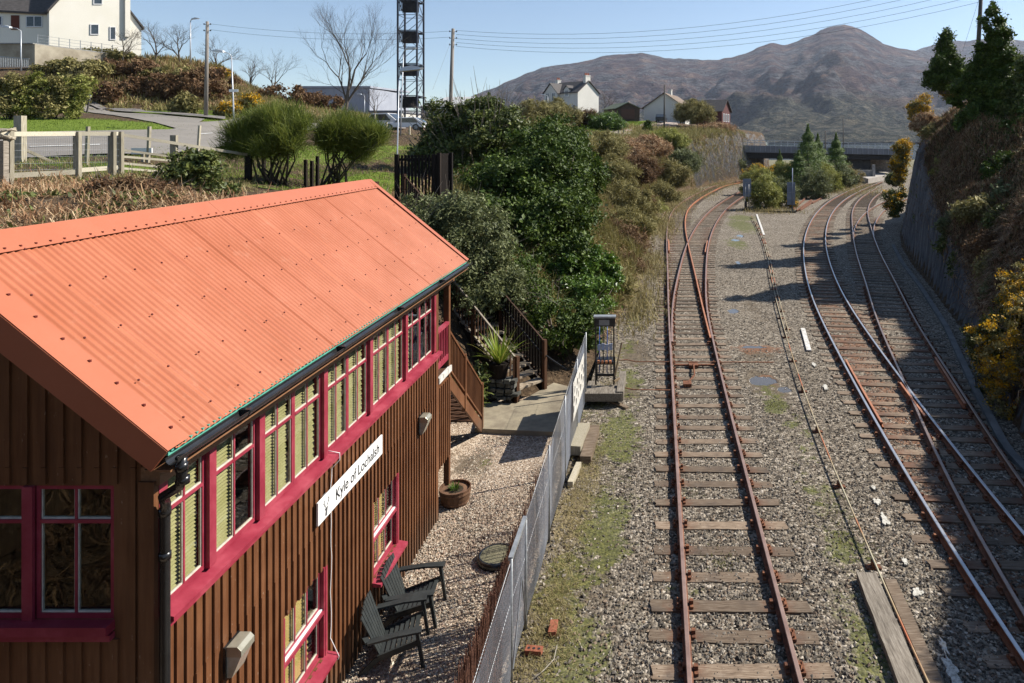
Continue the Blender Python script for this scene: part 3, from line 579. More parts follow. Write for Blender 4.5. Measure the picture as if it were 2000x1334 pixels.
mb.tube([(.135, .06, .03), (.135, .06, .075)], .018, 6); mb.tube([(.135, -.06, .03), (.135, -.06, .075)], .018, 6)
t_ = mb.build('rail_chair', MT['chair_iron']); CHM = t_.data; bpy.data.objects.remove(t_)
SL = []   # (Y, x, y, rot, length, rails[], group)
def lay(c_l, rails, y0, y1, grp, gap=.73, ext=.53):
    y = y0; r = np.random.default_rng(int(y0*7+y1))
    while y < y1:
        xl = at(rails[0], y); xr = at(rails[-1], y); d = (at(rails[0], y+.5)-at(rails[0], y-.5)); a = math.atan2(d, 1.)
        L = (xr-xl)*math.cos(a)+2*ext; cx = (xl+xr)/2+r.uniform(-.05, .05)
        SL.append((math.hypot(cx, y), cx, y+r.uniform(-.05, .05), -a+r.uniform(-.03, .03), L, [at(q, y) for q in rails], grp)); y += gap*math.cos(a)*r.uniform(.93, 1.07)
G1 = 'weathered sleepers under the nearest rusty track'; G2 = 'sleepers of the curved left-hand tracks beyond the points'; G3 = 'sleepers under the curved main line'; G4 = 'sleepers under the siding beside the cliff'
lay(0, [A_l, B_r], 7.2, 24.5, G1)
lay(0, [A_l, B_l, A_r, B_r], 24.7, 58, G1, .68)
lay(0, [A_l, A_r], 58.5, 124, G2); lay(0, [B_l, B_r], 58.5, 97, G2)
lay(0, [M_l, S_l, M_r, S_r], 7.5, 26, G3)
lay(0, [M_l, M_r], 26.5, 118, G3); lay(0, [S_l, S_r], 26.7, 50, G4); lay(0, [S_l, S_r], 66, 96, G4); lay(0, [S_l, U_r], 50.5, 65.5, G4)
SL.sort(key=lambda s: s[0])
TXT = {G1: 'weathered grey timber sleeper in the ballast under the nearest rusty track', G2: 'timber sleeper under the far curved left-hand tracks', G3: 'rust-stained timber sleeper under the curved main line', G4: 'shaded timber sleeper under the siding at the cliff foot'}
far = MB(); rs = random.Random(5)
for i, (d, x, y, a, L, rl, grp) in enumerate(SL):
    if i < 292:
        o = bpy.data.objects.new('sleeper', SM[rs.randrange(5)]); col.objects.link(o); o.location = (x, y, rs.uniform(-.012, .008)); o.rotation_euler = (0, 0, a); o.scale = (L/2.6, rs.uniform(.92, 1.1), 1)
        tag(o, TXT[grp], 'sleeper', grp); LOC[o.name] = o.location
        if d < 36:
            for rx in rl:
                c = bpy.data.objects.new('rail_chair', CHM); col.objects.link(c); c.parent = o
                s_ = 1 if rx > x else -1; c.location = ((rx-x)/math.cos(a)*2.6/L, 0, 0); c.scale = (2.6/L*s_, 1, 1)
                if len(rl) > 2: c.scale = (2.6/L*(1 if rs.random() > .5 else -1), 1, 1)
    else:
        u = Vector((math.cos(a), math.sin(a), 0))*L/2; far.beam((x-u.x, y-u.y, -.06), (x+u.x, y+u.y, -.06), .25, .13)
tag(far.build('sleeper', MT['sleeper'], origin=(0, 0, 0)), 'rows of far timber sleepers under the curving tracks towards the bridge', 'sleepers', kind='stuff')
# ================================================================ loose stones of the ballast and of the yard
def stones(name, label, N, fxy, size, mats, mw, z0, keep=None):
    XY = fxy(N); 
    if keep is not None: XY = XY[keep(XY)]
    N = len(XY); S = rng.uniform(.6, 1.25, (N, 1))*size*np.where(rng.random((N, 1)) < .12, 1.5, 1)
    base = np.array([(1,0,0),(0,1,0),(-1,0,0),(0,-1,0),(0,0,1),(0,0,-1)], float); V = base[None]*rng.uniform(.6, 1.3, (N, 6, 3)); V += rng.normal(0, .22, (N, 6, 3)); V *= np.array([1, .8, .6])
    ang = rng.uniform(0, 6.283, N); ca, sa = np.cos(ang)[:, None], np.sin(ang)[:, None]; x = V[..., 0]*ca-V[..., 1]*sa; y = V[..., 0]*sa+V[..., 1]*ca
    V = np.stack([x, y, V[..., 2]], -1)*S[:, :, None]; V[..., 0] += XY[:, :1]; V[..., 1] += XY[:, 1:2]; V[..., 2] += z0+rng.uniform(-.3, .5, (N, 1))*size
    f = np.array([(0,1,4),(1,2,4),(2,3,4),(3,0,4),(1,0,5),(2,1,5),(3,2,5),(0,3,5)]); Fc = (f[None]+np.arange(N)[:, None, None]*6).reshape(-1, 3)
    mi = np.repeat(rng.choice(len(mats), N, p=mw), 8)
    return tag(npmesh(name, V.reshape(-1, 3), Fc, mats, mi, origin=(0, 0, 0)), label, name.replace('_', ' '), kind='stuff')
def stone_m(nm, a, b): return simple(nm, a, b, scale=40, rough=.85, island=.5)
SMt = [stone_m('stone_grey', (.15,.13,.105), (.27,.235,.19)), stone_m('stone_brown', (.19,.13,.085), (.31,.235,.165)), stone_m('stone_pale', (.36,.31,.24), (.56,.50,.41)), stone_m('stone_dark', (.05,.042,.032), (.11,.095,.075))]
def track_xy(N):
    y = 8.6/(1-rng.random(N)*(1-8.6/48)); x = rng.uniform(-2.0, 11, N); return np.stack([x, y], 1)
_mx = np.floor((TB[0][:, 0]+2.05)/.2).astype(int)
mossb = np.array([b[:4] for b in moss]); wetb = np.array([b[:4] for b in wet])
def keep_t(XY):
    v3 = np.c_[XY, np.zeros(len(XY))]; m = ellipse_mask(v3, [(a, b, c, d, 1.) for a, b, c, d in mossb]); w = ellipse_mask(v3, [(a, b, c*1.1, d*1.1, 1.) for a, b, c, d in wetb])
    dr = ellipse_mask(v3, [(b[0], b[1], b[2], b[3], 1.) for b in dirt+dry])
    r = rng.random(len(XY)); return (r > m*.7) & (w < .3) & (rng.random(len(XY)) > dr*.6) & (XY[:, 0] < np.interp(XY[:, 1], base_r[:, 1], base_r[:, 0])+.3)
stones('ballast_stones', 'grey and brown angular ballast stones lying between and around the tracks', 62000, track_xy, .027, SMt, [.42, .25, .17, .16], -.03, keep_t)
GMt = [stone_m('pebble_buff', (.46,.36,.25), (.60,.48,.36)), stone_m('pebble_pink', (.42,.29,.21), (.54,.40,.3)), stone_m('pebble_cream', (.62,.54,.42), (.75,.68,.56)), stone_m('pebble_grey', (.2,.17,.14), (.3,.26,.21))]
def yard_xy(N): return np.stack([rng.uniform(-4.35, -2.1, N), 8.6/(1-rng.random(N)*(1-8.6/16.8))], 1)
stones('yard_pebbles', 'buff and pink pebbles covering the yard beside the wooden building', 24000, yard_xy, .019, GMt, [.4, .25, .2, .15], .105)

# ================================================================ point rodding
def rod_curve(off=0): 
    c = smooth_curve([(a+off, b) for a, b in [(3.66, 7.5), G(1810,1334,.1), G(1700,1080,.1), G(1632,925,.1), G(1572,770,.1), G(1525,620,.1), G(1490,470,.1), G(1466,418,.1)]], 7.6, 66, .5, 5); return c
for off, y0, y1, lb, m in ((0, 7.6, 66, 'long rusty point rod running down the middle between the two tracks', 'rod'), (.14, 25.2, 62, 'shorter second point rod lying beside the long one', 'rod2')):
    c = rod_curve(off); c = c[(c[:, 1] > y0) & (c[:, 1] < y1)]
    n = NT('rod_'+m); v = n.pos((.3, .5, 1)); RMt = n.set(n.ramp(n.noise(v, 1.1, 3, .4), [(.36, (.42,.38,.26)), (.5, (.35,.25,.13)), (.56, (.42,.13,.05)), (.7, (.33,.09,.04))]), .55)
    root = thing('point_rod', (c[0, 0], c[0, 1], 0), lb, 'point rod', 'point rods between the tracks')
    mb = MB(); mb.tube([(a, b, .115) for a, b in c], .019, 6); mb.build('rod', RMt, root, True)
    mb = MB()
    for k, y in enumerate(np.arange(y0+1.5, y1, 2.75)):
        x = at(c, y); mb = MB(); mb.box(x-.035, x+.035, y-.05, y+.05, -.03, .1).box(x-.13, x+.13, y-.06, y+.06, -.03, .0)
        mb.build('rod_stool', MT['chair_iron'], root)
def plankobj(name, label, cat, p, q, w, h, mat, group=None, twist=0):
    mb = MB(); p = Vector(p); q = Vector(q); d = q-p; n = 9; a = Vector((-d.y, d.x, 0)).normalized(); r = random.Random(int(p.x*100+p.y*10))
    for i in range(n):
        c = p+d*i/(n-1); w1 = w*r.uniform(.94, 1.04); zz = r.uniform(-.004, .004)
        mb.v += [tuple(c-a*w1/2), tuple(c+a*w1/2), tuple(c+a*w1/2+Vector((0,0,h+zz))), tuple(c-a*w1/2+Vector((0,0,h-zz)))]
        if i: b = (i-1)*4; mb.f += [(b+k, b+(k+1)%4, b+4+(k+1)%4, b+4+k) for k in range(4)]; mb.m += [0]*4
    mb.f += [(0,1,2,3), tuple((n-1)*4+k for k in range(4))]; mb.m += [0, 0]
    o = mb.build(name, mat, None); tag(o, label, cat, group); return o
plankobj('old_timber', 'big split grey timber baulk lying lengthwise beside the point rod in the foreground', 'timber', (*G(1692,1129,0), -.03), (*G(1800,1400,0), -.03), .34, .13, MT['plank'])
plankobj('old_timber', 'thinner brown timber under the point rod at the bottom right', 'timber', (*G(1738,1135,0), -.03), (*G(1852,1390,0), -.03), .2, .07, MT['sleeper'])
def holed_plank(label, p, q, w, z, nh):
    mb = MB(); p = Vector((*p, z)); q = Vector((*q, z)); d = (q-p); L = d.length; u = d/L; a = Vector((-u.y, u.x, 0))
    mb.beam(p, q, w, .045)
    o = mb.build('white_board', MT['dirty_white'], None, bevel=.006); tag(o, label, 'board', 'white painted boards lying on the ballast')
    for k in range(nh):
        c = p+u*L*(k+.6)/nh; h_ = MB(); h_.lathe((c.x, c.y, z+.015), [(.035, 0), (.035, .003)], 10); LOC[o.name] = o.location.copy(); h_.build('bolt_hole', MT['ink'], o)
holed_plank('clean white board with bolt holes lying on the ballast beside the point rods', G(1568,642), G(1580,685), .17, .01, 3)
holed_plank('long thin white board lying in front of the two grey signs', G(1478,419), G(1492,459), .17, .01, 0)
chalk = simple('chalky_paint', (.26,.24,.19), (.5,.48,.42), (.62,.60,.53), scale=22, bump=.004)
def blotch(label, x, y, rx, ry, seed):
    c = G(x, y); r = random.Random(seed); mb = MB(); pts = []
    for k in range(26): t = k/26*2*math.pi; m_ = r.uniform(.45, 1.1); pts.append((c[0]+rx*m_*math.cos(t)+.25*ry*math.sin(t)*.3, c[1]+ry*m_*math.sin(t), -.02))
    mb.prism(pts, (0, 0, .028)); tag(mb.build('paint_chip', chalk), label, 'paint patch', 'chalky white patches on the ballast')
for i, (lb, x, y, a, b) in enumerate((('largest chalky white patch, at the bottom edge left of the main line', 1860, 1312, .10, .34), ('chalky white patch second from the bottom edge', 1843, 1262, .06, .2), ('round white patch with dark spots halfway up the row', 1792, 1157, .10, .13), ('small buff white patch above the round one', 1768, 1096, .06, .12), ('long white patch near the top of the row', 1728, 1014, .09, .24),
        ('white patch directly above the long one', 1713, 980, .1, .13), ('topmost small patch of the near row', 1706, 952, .05, .1), ('white patch beside the rod below the holed board', 1612, 755, .1, .3), ('pale patch just under the holed board', 1590, 712, .09, .25))): blotch(lb, x, y, a, b, i)
# rodding across to the ground frame
for y, lb, x1 in ((22.4, 'far rusty rod running from the lever frame across to the points', 3.9), (19.9, 'near rusty rod running from the lever frame to the left rail', .5)):
    mb = MB(); mb.tube([(-1.25, y-.25, .25), (-1.0, y-.05, .2), (-.7, y, .12), (x1, y, .10)], .018, 6); tag(mb.build('cross_rod', MT['chair_iron'], None, True), lb, 'rod')
root = thing('point_lock', (1.2, 21.9, 0), 'rusty point lock between the rails of the nearest track', 'point lock')
mb = MB(); mb.box(1.05, 1.35, 22.1, 22.5, 0, .1).box(.55, 1.9, 22.25, 22.33, .02, .07); mb.build('stretcher', MT['chair_iron'], root)
mb = MB(); mb.tube([(1.2, 22.2, .1), (1.18, 21.2, .09), (.95, 20.6, .08)], .03, 6).box(.8, 1.05, 20.4, 20.7, 0, .1); mb.build('lock_bar', MT['chair_iron'], root)
# ================================================================ the wooden signal box
WX, Y0, Y1, ZB = -4.30, 5.74, 13.12, .1         # track-side wall plane, gables
BX = -7.72; RX = -6.02; ZR, ZE = 6.66, 4.98; EX = -3.96; YN, YF = 5.46, 14.12
box = thing('signal_box', ((WX+BX)/2, (Y0+Y1)/2, ZB), 'brown boarded two-storey signal box with salmon corrugated roof and raspberry pink windows', 'signal box')
# --- roof: corrugated sheets (real corrugation), both slopes
def roof_slope(sgn, name):
    ex = EX if sgn > 0 else 2*RX-EX; n = int((YF-YN-.2)/.0095); yy = np.linspace(YN+.08, YF-.05, n)
    wave = .0095*np.cos(2*np.pi*yy/.076); sheet = np.floor((yy-YN)/.70); lap = (((yy-YN)/.70)%1 < .07)*.008
    m = 24; s = np.linspace(.0, 1.0, m); A = Vector((ex-RX, ZE-ZR)); nrm = Vector((-A.y*sgn, A.x*sgn)).normalized(); nrm = nrm if nrm.y > 0 else -nrm
    X = RX+A.x*s[None]+nrm.x*(wave+lap)[:, None]+0*s[None]
    bow = (fbm(np.tile(yy[:, None], (1, m)), np.tile(s[None]*2, (n, 1)), 1.6, 2, 17))*.012
    Z = ZR-.01+A.y*s[None]+nrm.y*(wave+lap)[:, None]+bow
    V = np.stack([X, np.tile(yy[:, None], (1, m)), Z], 2).reshape(-1, 3); i, j = np.meshgrid(np.arange(m-1), np.arange(n-1)); a = (j*m+i).ravel()
    Fc = np.stack([a, a+1, a+m+1, a+m], 1); mi = np.zeros(len(Fc), int)
    # screws: little hexagonal caps, part of the sheet surface
    sv = []; sf = []; rr = np.random.default_rng(3)
    for s_ in (.10, .30, .52, .74, .93) if sgn > 0 else ():
        for y in np.arange(YN+.35, YF-.1, .38): sv.append((s_, y+rr.uniform(-.02, .02)))
    base = len(V); ex_v = []
    for s_, y in sv:
        c = Vector((RX+A.x*s_+nrm.x*.012, y, ZR+A.y*s_+nrm.y*.012)); t1 = Vector((A.x, 0, A.y)).normalized(); t2 = Vector((0, 1, 0)); nn = Vector((nrm.x, 0, nrm.y))
        k = len(ex_v)
        for h_ in (0, .013):
            for q in range(4): an = q*math.pi/2+.4; ex_v.append(tuple(c+(t1*math.cos(an)+t2*math.sin(an))*.010+nn*h_))
        sf += [(k+base+q, k+base+(q+1)%4, k+base+4+(q+1)%4, k+base+4+q) for q in range(4)]+[(k+base+4, k+base+5, k+base+6, k+base+7)]
    if sf: V = np.vstack([V, ex_v]); Fc = np.vstack([Fc, sf]); mi = np.r_[mi, np.ones(len(sf), int)]
    return npmesh(name, V, Fc, [MT['roof'], MT['screw']], mi, smooth=True, parent=box)
roof_slope(1, 'roof'); roof_slope(-1, 'roof')
def sp(s, y, up=0., sgn=1):                        # point on the slope
    ax = (EX-RX)*sgn; az = ZE-ZR; L = math.hypot(ax, az); return Vector((RX+ax*s+up*(-az)/L*sgn, y, ZR+az*s+up*abs(ax)/L))
mb = MB()
for sgn in (1, -1):                                # ridge cap with a row of screws
    seg = [sp(0, YN-.02, .03, sgn), sp(.10, YN-.02, .022, sgn), sp(.10, YN-.02, .018, sgn), sp(0, YN-.02, .02, sgn)]
    for a, b in ((YN-.02, 9.0), (9.0, YF)):
        q = [Vector((p.x, a, p.z)) for p in seg]; mb.prism(q, (0, b-a-.004, 0))
    for y in np.arange(YN+.1, YF-.05, .152): c = sp(.085, y, .024, sgn); mb.box(c.x-.008, c.x+.008, y-.008, y+.008, c.z-.006, c.z+.010, 1)
mb.build('ridge_cap', [MT['roof_dark'], MT['screw']], box)
for nm, ya, yb in (('verge_flashing', YN-.03, YN+.22), ('verge_flashing', YF-.14, YF+.01)):
    mb = MB()
    for sgn in (1, -1):
        mb.prism([sp(.0, ya, .020, sgn), sp(1.0, ya, .020, sgn), sp(1.0, ya, .026, sgn), sp(0, ya, .030, sgn)], (0, yb-ya, 0))
        if ya < 8:
            for k in range(9): c = sp(.06+k*.11, ya+.2, .026, sgn); mb.box(c.x-.011, c.x+.011, c.y-.011, c.y+.011, c.z-.008, c.z+.012, 1)
    mb.build(nm, [MT['roof_dark'], MT['screw']], box)
for ya in (YN-.035, YF-.0):
    for sgn in (1, -1):                            # barge boards hang below the verge
        mb = MB(); a, b = sp(0, ya, .018, sgn), sp(1.0, ya, .018, sgn); d = (b-a).normalized(); dn = Vector((0, 0, -1))
        n_ = Vector((-d.z, 0, d.x)); n_ = n_ if n_.z < 0 else -n_; mb.prism([a, b, b+n_*.21, a+n_*.21+Vector((0,0,-.05))], (0, .03, 0)); mb.build('barge_board', MT['roof_dark'], box)
mb = MB()                                          # soffit boards
for sgn in (1, -1): mb.prism([sp(.02, YN+.02, -.035, sgn), sp(.985, YN+.02, -.035, sgn), sp(.985, YN+.02, -.055, sgn), sp(.02, YN+.02, -.055, sgn)], (0, YF-YN-.05, 0))
mb.build('roof_boarding', MT['fascia'], box)
mb = MB(); mb.beam((EX-.05, YN+.03, ZE-.035), (EX-.05, YF-.02, ZE-.035), .05, .03); 
for y in np.arange(YN+.05, YF, .076): mb.box(EX-.05, EX-.012, y, y+.04, ZE-.02, ZE+.004)
mb.build('eave_filler', MT['green'], box)
# gutter (half round), brackets, downpipe with swan neck
mb = MB(); gx, gz = EX+.035, ZE-.05; N = 9; pr = []
for k in range(N): t = math.pi*k/(N-1); pr.append((gx-.055*math.cos(t), gz-.06*math.sin(t)))
for k in range(N)[::-1]: t = math.pi*k/(N-1); pr.append((gx-.048*math.cos(t), gz-.052*math.sin(t)))
mb.prism([(a, YN-.02, b) for a, b in pr], (0, YF-YN+.05, 0)); gut = mb.build('gutter', MT['black'], box)
mb = MB()
for y in (6.4, 8.35, 10.3, 12.3): 
    mb.prism([(gx+(a-gx)*1.12, y, gz+(b-gz)*1.12+.004) for a, b in pr[:N]]+[(gx+.05, y, gz+.012), (gx-.05, y, gz+.012)], (0, .05, 0))
mb.build('gutter_bracket', MT['black'], box)
mb = MB(); px_, py_ = WX+.09, Y0-.0
mb.tube([(gx, YN+.1, gz-.03), (gx, YN+.1, gz-.20), (gx-.04, YN+.13, gz-.30), (px_+.06, YN+.2, gz-.42), (px_+.02, Y0+.0, gz-.52), (px_, Y0+.02, gz-.62), (px_, Y0+.02, .25), (px_, Y0+.02, .1)], .040, 12)
for z in (gz-.12, gz-.24, gz-.60, 3.95, 2.2, 1.0): mb.lathe(((gx if z > gz-.3 else px_), (YN+.1 if z > gz-.2 else (YN+.12 if z > gz-.3 else Y0+.02)), z), [(.047, -.03), (.047, .03)], 12)
mb.build('downpipe', MT['black'], box, True)
# --- walls
def wall(axis, plane, t, a0, a1, z0, z1, ops, mb, m=0):
    """wall slab with openings; axis 'y' runs along Y at X=plane (outer face), axis 'x' runs along X at Y=plane"""
    cuts = sorted({a0, a1, *[o[0] for o in ops], *[o[1] for o in ops]})
    for u, v in zip(cuts, cuts[1:]):
        op = [o for o in ops if o[0] <= u+1e-6 and o[1] >= v-1e-6]; zz = z0
        for o in sorted(op, key=lambda o: o[2]):
            if o[2] > zz: seg(mb, axis, plane, t, u, v, zz, o[2], m)
            zz = o[3]
        if zz < z1: seg(mb, axis, plane, t, u, v, zz, z1, m)
def seg(mb, axis, pl, t, u, v, z0, z1, m=0):
    x0, x1 = sorted((pl, pl+t))
    (mb.box(x0, x1, u, v, z0, z1, m) if axis == 'y' else mb.box(u, v, x0, x1, z0, z1, m))
LW = [(7.72, 8.68, .86, 2.0), (10.15, 11.1, .86, 2.0)]          # lower windows
ZS, ZT = 3.42, 4.56                                             # upper band
def battens(mb, axis, pl, out, a0, a1, z0, z1, ops, sp_, w=.045, th=.022, jz=2.55, seed=1):
    r = random.Random(seed); a = a0
    while a < a1:
        sgs = [(z0, z1)]
        for o in ops:
            if a+w > o[0] and a < o[1]:
                sgs = [q for s in sgs for q in ((s[0], min(s[1], o[2])), (max(s[0], o[3]), s[1])) if q[1]-q[0] > .02]
        for s0, s1 in sgs:
            parts_ = [(s0, jz), (jz+.004, s1)] if s0 < jz < s1 else [(s0, s1)]
            for k, (b0, b1) in enumerate(parts_):
                e = out*(th+r.uniform(-.002, .002)+(.005 if b1 <= jz else 0)); j = r.uniform(-.003, .003)
                seg(mb, axis, pl, e, a+j, a+w+j, b0, b1)
        a += sp_
mb = MB(); wall('y', WX, -.1, Y0, Y1, ZB-.1, ZS-.12, LW, mb); battens(mb, 'y', WX, 1, Y0+.13, Y1-.02, ZB, ZS-.1, LW, .128, .05); mb.build('wall_boarding', MT['board'], box)
GW = [(-6.92, -6.20, ZS, ZT), (-6.11, -5.39, ZS, ZT), (-5.30, -4.63, ZS, ZT)]
mb = MB(); wall('x', Y0, .1, BX, WX-.1, ZB-.1, 4.72, GW, mb); battens(mb, 'x', Y0, -1, BX+.03, WX-.14, ZB, 4.72, GW+[(-7.0, -4.58, ZS-.16, ZT+.02)], .153, .045, seed=2)
mb.prism([(BX, Y0, 4.72), (WX, Y0, 4.72), (WX, Y0, 4.95), (RX, Y0, 6.52), (BX, Y0, 4.95)], (0, .1, 0))
for k in range(22):
    x = BX+.03+k*.153; zt = 4.95+(1.57)*(1-abs(x-RX)/(WX-RX))-.06; mb.box(x, x+.045, Y0-.022, Y0, 4.725, max(4.74, zt))
mb.build('gable_boarding', MT['board'], box)
mb = MB(); wall('x', Y1-.1, .1, BX, WX-.1, ZB-.1, 4.72, [(-5.4, -4.6, 2.9, 4.6)], mb); mb.prism([(BX, Y1-.1, 4.72), (WX, Y1-.1, 4.72), (WX, Y1-.1, 4.95), (RX, Y1-.1, 6.52), (BX, Y1-.1, 4.95)], (0, .1, 0)); wall('y', BX, .1, Y0+.1, Y1-.1, ZB-.1, 4.95, [], mb); mb.build('rear_boarding', MT['board'], box)
for xx, yy in ((WX, Y0), (WX, Y1)):
    mb = MB(); mb.box(xx-.1, xx+.03, min(yy, yy-.028) if yy == Y0 else yy-.1, yy+.1 if yy == Y0 else yy+.028, ZB-.05, 4.6); mb.build('corner_board', MT['board'], box)
mb = MB(); mb.box(WX-.1, WX+.06, Y0+.0, YF-.03, ZT+.0, ZT+.15); mb.box(WX-.1, WX+.12, Y0-.0, YF-.02, ZT+.153, ZT+.26); mb.box(WX+.12, EX+.0, YN+.02, YF-.02, ZT+.24, ZT+.26); mb.build('fascia', MT['fascia'], box)
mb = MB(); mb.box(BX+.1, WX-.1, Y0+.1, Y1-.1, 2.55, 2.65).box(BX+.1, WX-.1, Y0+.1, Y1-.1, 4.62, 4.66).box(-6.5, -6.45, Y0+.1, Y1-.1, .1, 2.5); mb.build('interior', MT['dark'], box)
# --- windows
def pt(axis, pl, out, a, z, d): return (pl+out*d, a, z) if axis == 'y' else (a, pl+out*d, z)
def wbox(mb, axis, pl, out, a0, a1, z0, z1, d0, d1, m=0):
    p, q = pt(axis, pl, out, a0, z0, d0), pt(axis, pl, out, a1, z1, d1); mb.box(*sorted((p[0], q[0])), *sorted((p[1], q[1])), *sorted((p[2], q[2])), m)
def sash(axis, pl, out, a0, a1, z0, z1, cols_, rows_, blind=None, fw=.035, dep=-.03, name='window'):
    """rows_: relative heights of horizontal bars; frame pink with a pale putty edge"""
    mb = MB(); d0, d1 = dep-.02, dep+.02
    wbox(mb, axis, pl, out, a0, a1, z0, z0+fw*1.3, d0, d1); wbox(mb, axis, pl, out, a0, a1, z1-fw, z1, d0, d1)
    wbox(mb, axis, pl, out, a0, a0+fw, z0+fw*1.3, z1-fw, d0, d1); wbox(mb, axis, pl, out, a1-fw, a1, z0+fw*1.3, z1-fw, d0, d1)
    iz0, iz1, ia0, ia1 = z0+fw*1.3, z1-fw, a0+fw, a1-fw; mw = .022
    for k in range(1, cols_): c = ia0+(ia1-ia0)*k/cols_; wbox(mb, axis, pl, out, c-mw/2, c+mw/2, iz0, iz1, d0+.004, d1-.004)
    for r_ in rows_: zc = iz0+(iz1-iz0)*r_; wbox(mb, axis, pl, out, ia0, ia1, zc-mw*.7, zc+mw*.7, d0+.006, d1+.003)
    zz = [iz0]+[iz0+(iz1-iz0)*r_ for r_ in rows_]+[iz1]; pw = .009
    for k in range(cols_):
        ca = ia0+(ia1-ia0)*k/cols_+(mw/2 if k else 0); cb = ia0+(ia1-ia0)*(k+1)/cols_-(mw/2 if k < cols_-1 else 0)
        for q in range(len(zz)-1):
            e0, e1 = zz[q]+(mw*.7 if q else 0), zz[q+1]-(mw*.7 if q < len(zz)-2 else 0)
            wbox(mb, axis, pl, out, ca, ca+pw, e0, e1, d0+.008, d1-.012, 1); wbox(mb, axis, pl, out, cb-pw, cb, e0, e1, d0+.008, d1-.012, 1); wbox(mb, axis, pl, out, ca+pw, cb-pw, e0, e0+pw*1.6, d0+.008, d1-.010, 1)
    w = mb.build(name, [MT['pink'], MT['putty']], box)
    mb = MB(); wbox(mb, axis, pl, out, ia0, ia1, iz0, iz1, dep-.004, dep+.002); mb.build('pane', MT['glass'], w)
    if blind:
        m_, b0, b1, h0 = blind; mb = MB(); z = iz1-.01; aa, ab = ia0+(ia1-ia0)*b0, ia0+(ia1-ia0)*b1; sl_ = .036
        kk = 0
        while z > iz0+(iz1-iz0)*h0:
            kk += 1; ab = ia0+(ia1-ia0)*b1+(.022 if kk % 2 else 0)*(1 if b1 < .97 else 0)
            p = [Vector(pt(axis, pl, out, aa, z, dep-.052)), Vector(pt(axis, pl, out, ab, z, dep-.052)), Vector(pt(axis, pl, out, ab, z-.030, dep-.028)), Vector(pt(axis, pl, out, aa, z-.030, dep-.028))]
            mb.prism(p, (0, 0, -.003)); z -= sl_
        mb.build('blind', m_, w)
    return w
posts = [5.86, 6.47, 7.28, 8.68, 10.07, 11.49, 12.96]
for a in [Y0+.08]+posts[1:]: mb = MB(); mb.box(WX-.09, WX+.035, a-.05, a+.05, ZS-.0, ZT-.003); mb.build('window_post', MT['pink'], box)
mb = MB(); mb.prism([(WX-.11, Y0+.10, ZS-.002), (WX+.11, Y0+.10, ZS-.05), (WX+.11, Y0+.10, ZS-.09), (WX-.11, Y0+.10, ZS-.12)], (0, Y1+.04-Y0-.1, 0)); mb.box(WX-.1, WX+.05, Y0+.12, Y1-.0, ZS-.17, ZS-.115); mb.build('long_sill', MT['pink'], box)
bl = MT['blind']
sash('y', WX, 1, Y0+.13, posts[1]-.05, ZS, ZT-.01, 2, [.74], (bl, .0, .99, .03)); sash('y', WX, 1, posts[1]+.05, posts[2]-.05, ZS, ZT-.01, 2, [.74], (bl, .0, .60, .03))
for k in range(2, 6):
    a, b = posts[k]+.05, posts[k+1]-.05; mid = (a+b)/2
    sash('y', WX, 1, a, mid-.001, ZS, ZT-.01, 2, [.74], (bl, .0, .94 if k != 5 else .4, .03)); sash('y', WX, 1, mid+.001, b, ZS, ZT-.01, 2, [.74], (bl, .0, .90 if k != 5 else .2, .03))
for i, (a, b, z0, z1) in enumerate(GW): sash('x', Y0, -1, a, b, z0, z1, 2, [.74], None)
for a, b in ((-6.98, -6.92), (-6.20, -6.11), (-5.39, -5.30)): mb = MB(); mb.box(a, b, Y0-.03, Y0+.08, ZS, ZT); mb.build('window_post', MT['pink'], box)
mb = MB(); mb.box(-7.0, -4.62, Y0-.10, Y0+.05, ZS-.08, ZS-.002).box(-7.0, -4.62, Y0-.06, Y0, ZS-.15, ZS-.1); mb.build('gable_sill', MT['pink'], box)
for a, b, z0, z1 in LW:
    sash('y', WX, 1, a+.03, b-.03, z0+.02, z0+.55, 3, [], (MT['card'], .02, .8, .03), dep=-.06); sash('y', WX, 1, a+.03, b-.03, z0+.60, z1-.01, 3, [], (MT['card'], .02, .68, .0), dep=-.05)
    mb = MB(); mb.box(WX-.1, WX+.02, a, a+.03, z0, z1).box(WX-.1, WX+.02, b-.03, b, z0, z1).box(WX-.1, WX+.028, b+.0, b+.05, z0, z1+.0).box(WX-.1, WX+.02, a+.03, b-.03, z0+.552, z0+.598).box(WX-.06, WX-.0, a+.03, b-.03, z0+.60, z0+.62, 1); mb.build('window_lining', [MT['pink'], MT['white']], box)
    mb = MB(); mb.prism([(WX-.10, a-.05, z0+.015), (WX+.16, a-.05, z0-.03), (WX+.16, a-.05, z0-.075), (WX-.10, a-.05, z0-.06)], (0, b-a+.14, 0)); mb.build('window_sill', MT['pink'], box)
# --- porch at the far end
mb = MB()
for x, y in ((WX-.06, YF-.16), (BX+.1, YF-.16)): mb.box(x-.05, x+.06, y-.05, y+.06, ZB, 4.7)
mb.build('porch_post', MT['board'], box)
mb = MB(); mb.box(BX, WX-.02, Y1+.03, YF-.1, 2.72, 2.8); mb.build('porch_floor', MT['brownwood'], box)
mb = MB(); mb.box(WX-.02, WX+.03, Y1+.10, YF-.10, 2.70, 2.82); mb.build('porch_edge_board', MT['dirty_white'], box)
mb = MB(); y0, y1 = Y1+.06, YF-.24; mb.box(WX-.05, WX+.0, y0, y1, 2.98, 3.10).box(WX-.06, WX+.02, y0, y1, 3.70, 3.76)
for k in range(7): y = y0+.02+(y1-y0-.06)*k/6; mb.box(WX-.045, WX-.005, y, y+.03, 3.1, 3.70)
mb.build('porch_railing', MT['pink'], box)
mb = MB(); mb.box(WX-.1, WX-.0, Y1+.03, YF-.2, 1.0, 2.6)
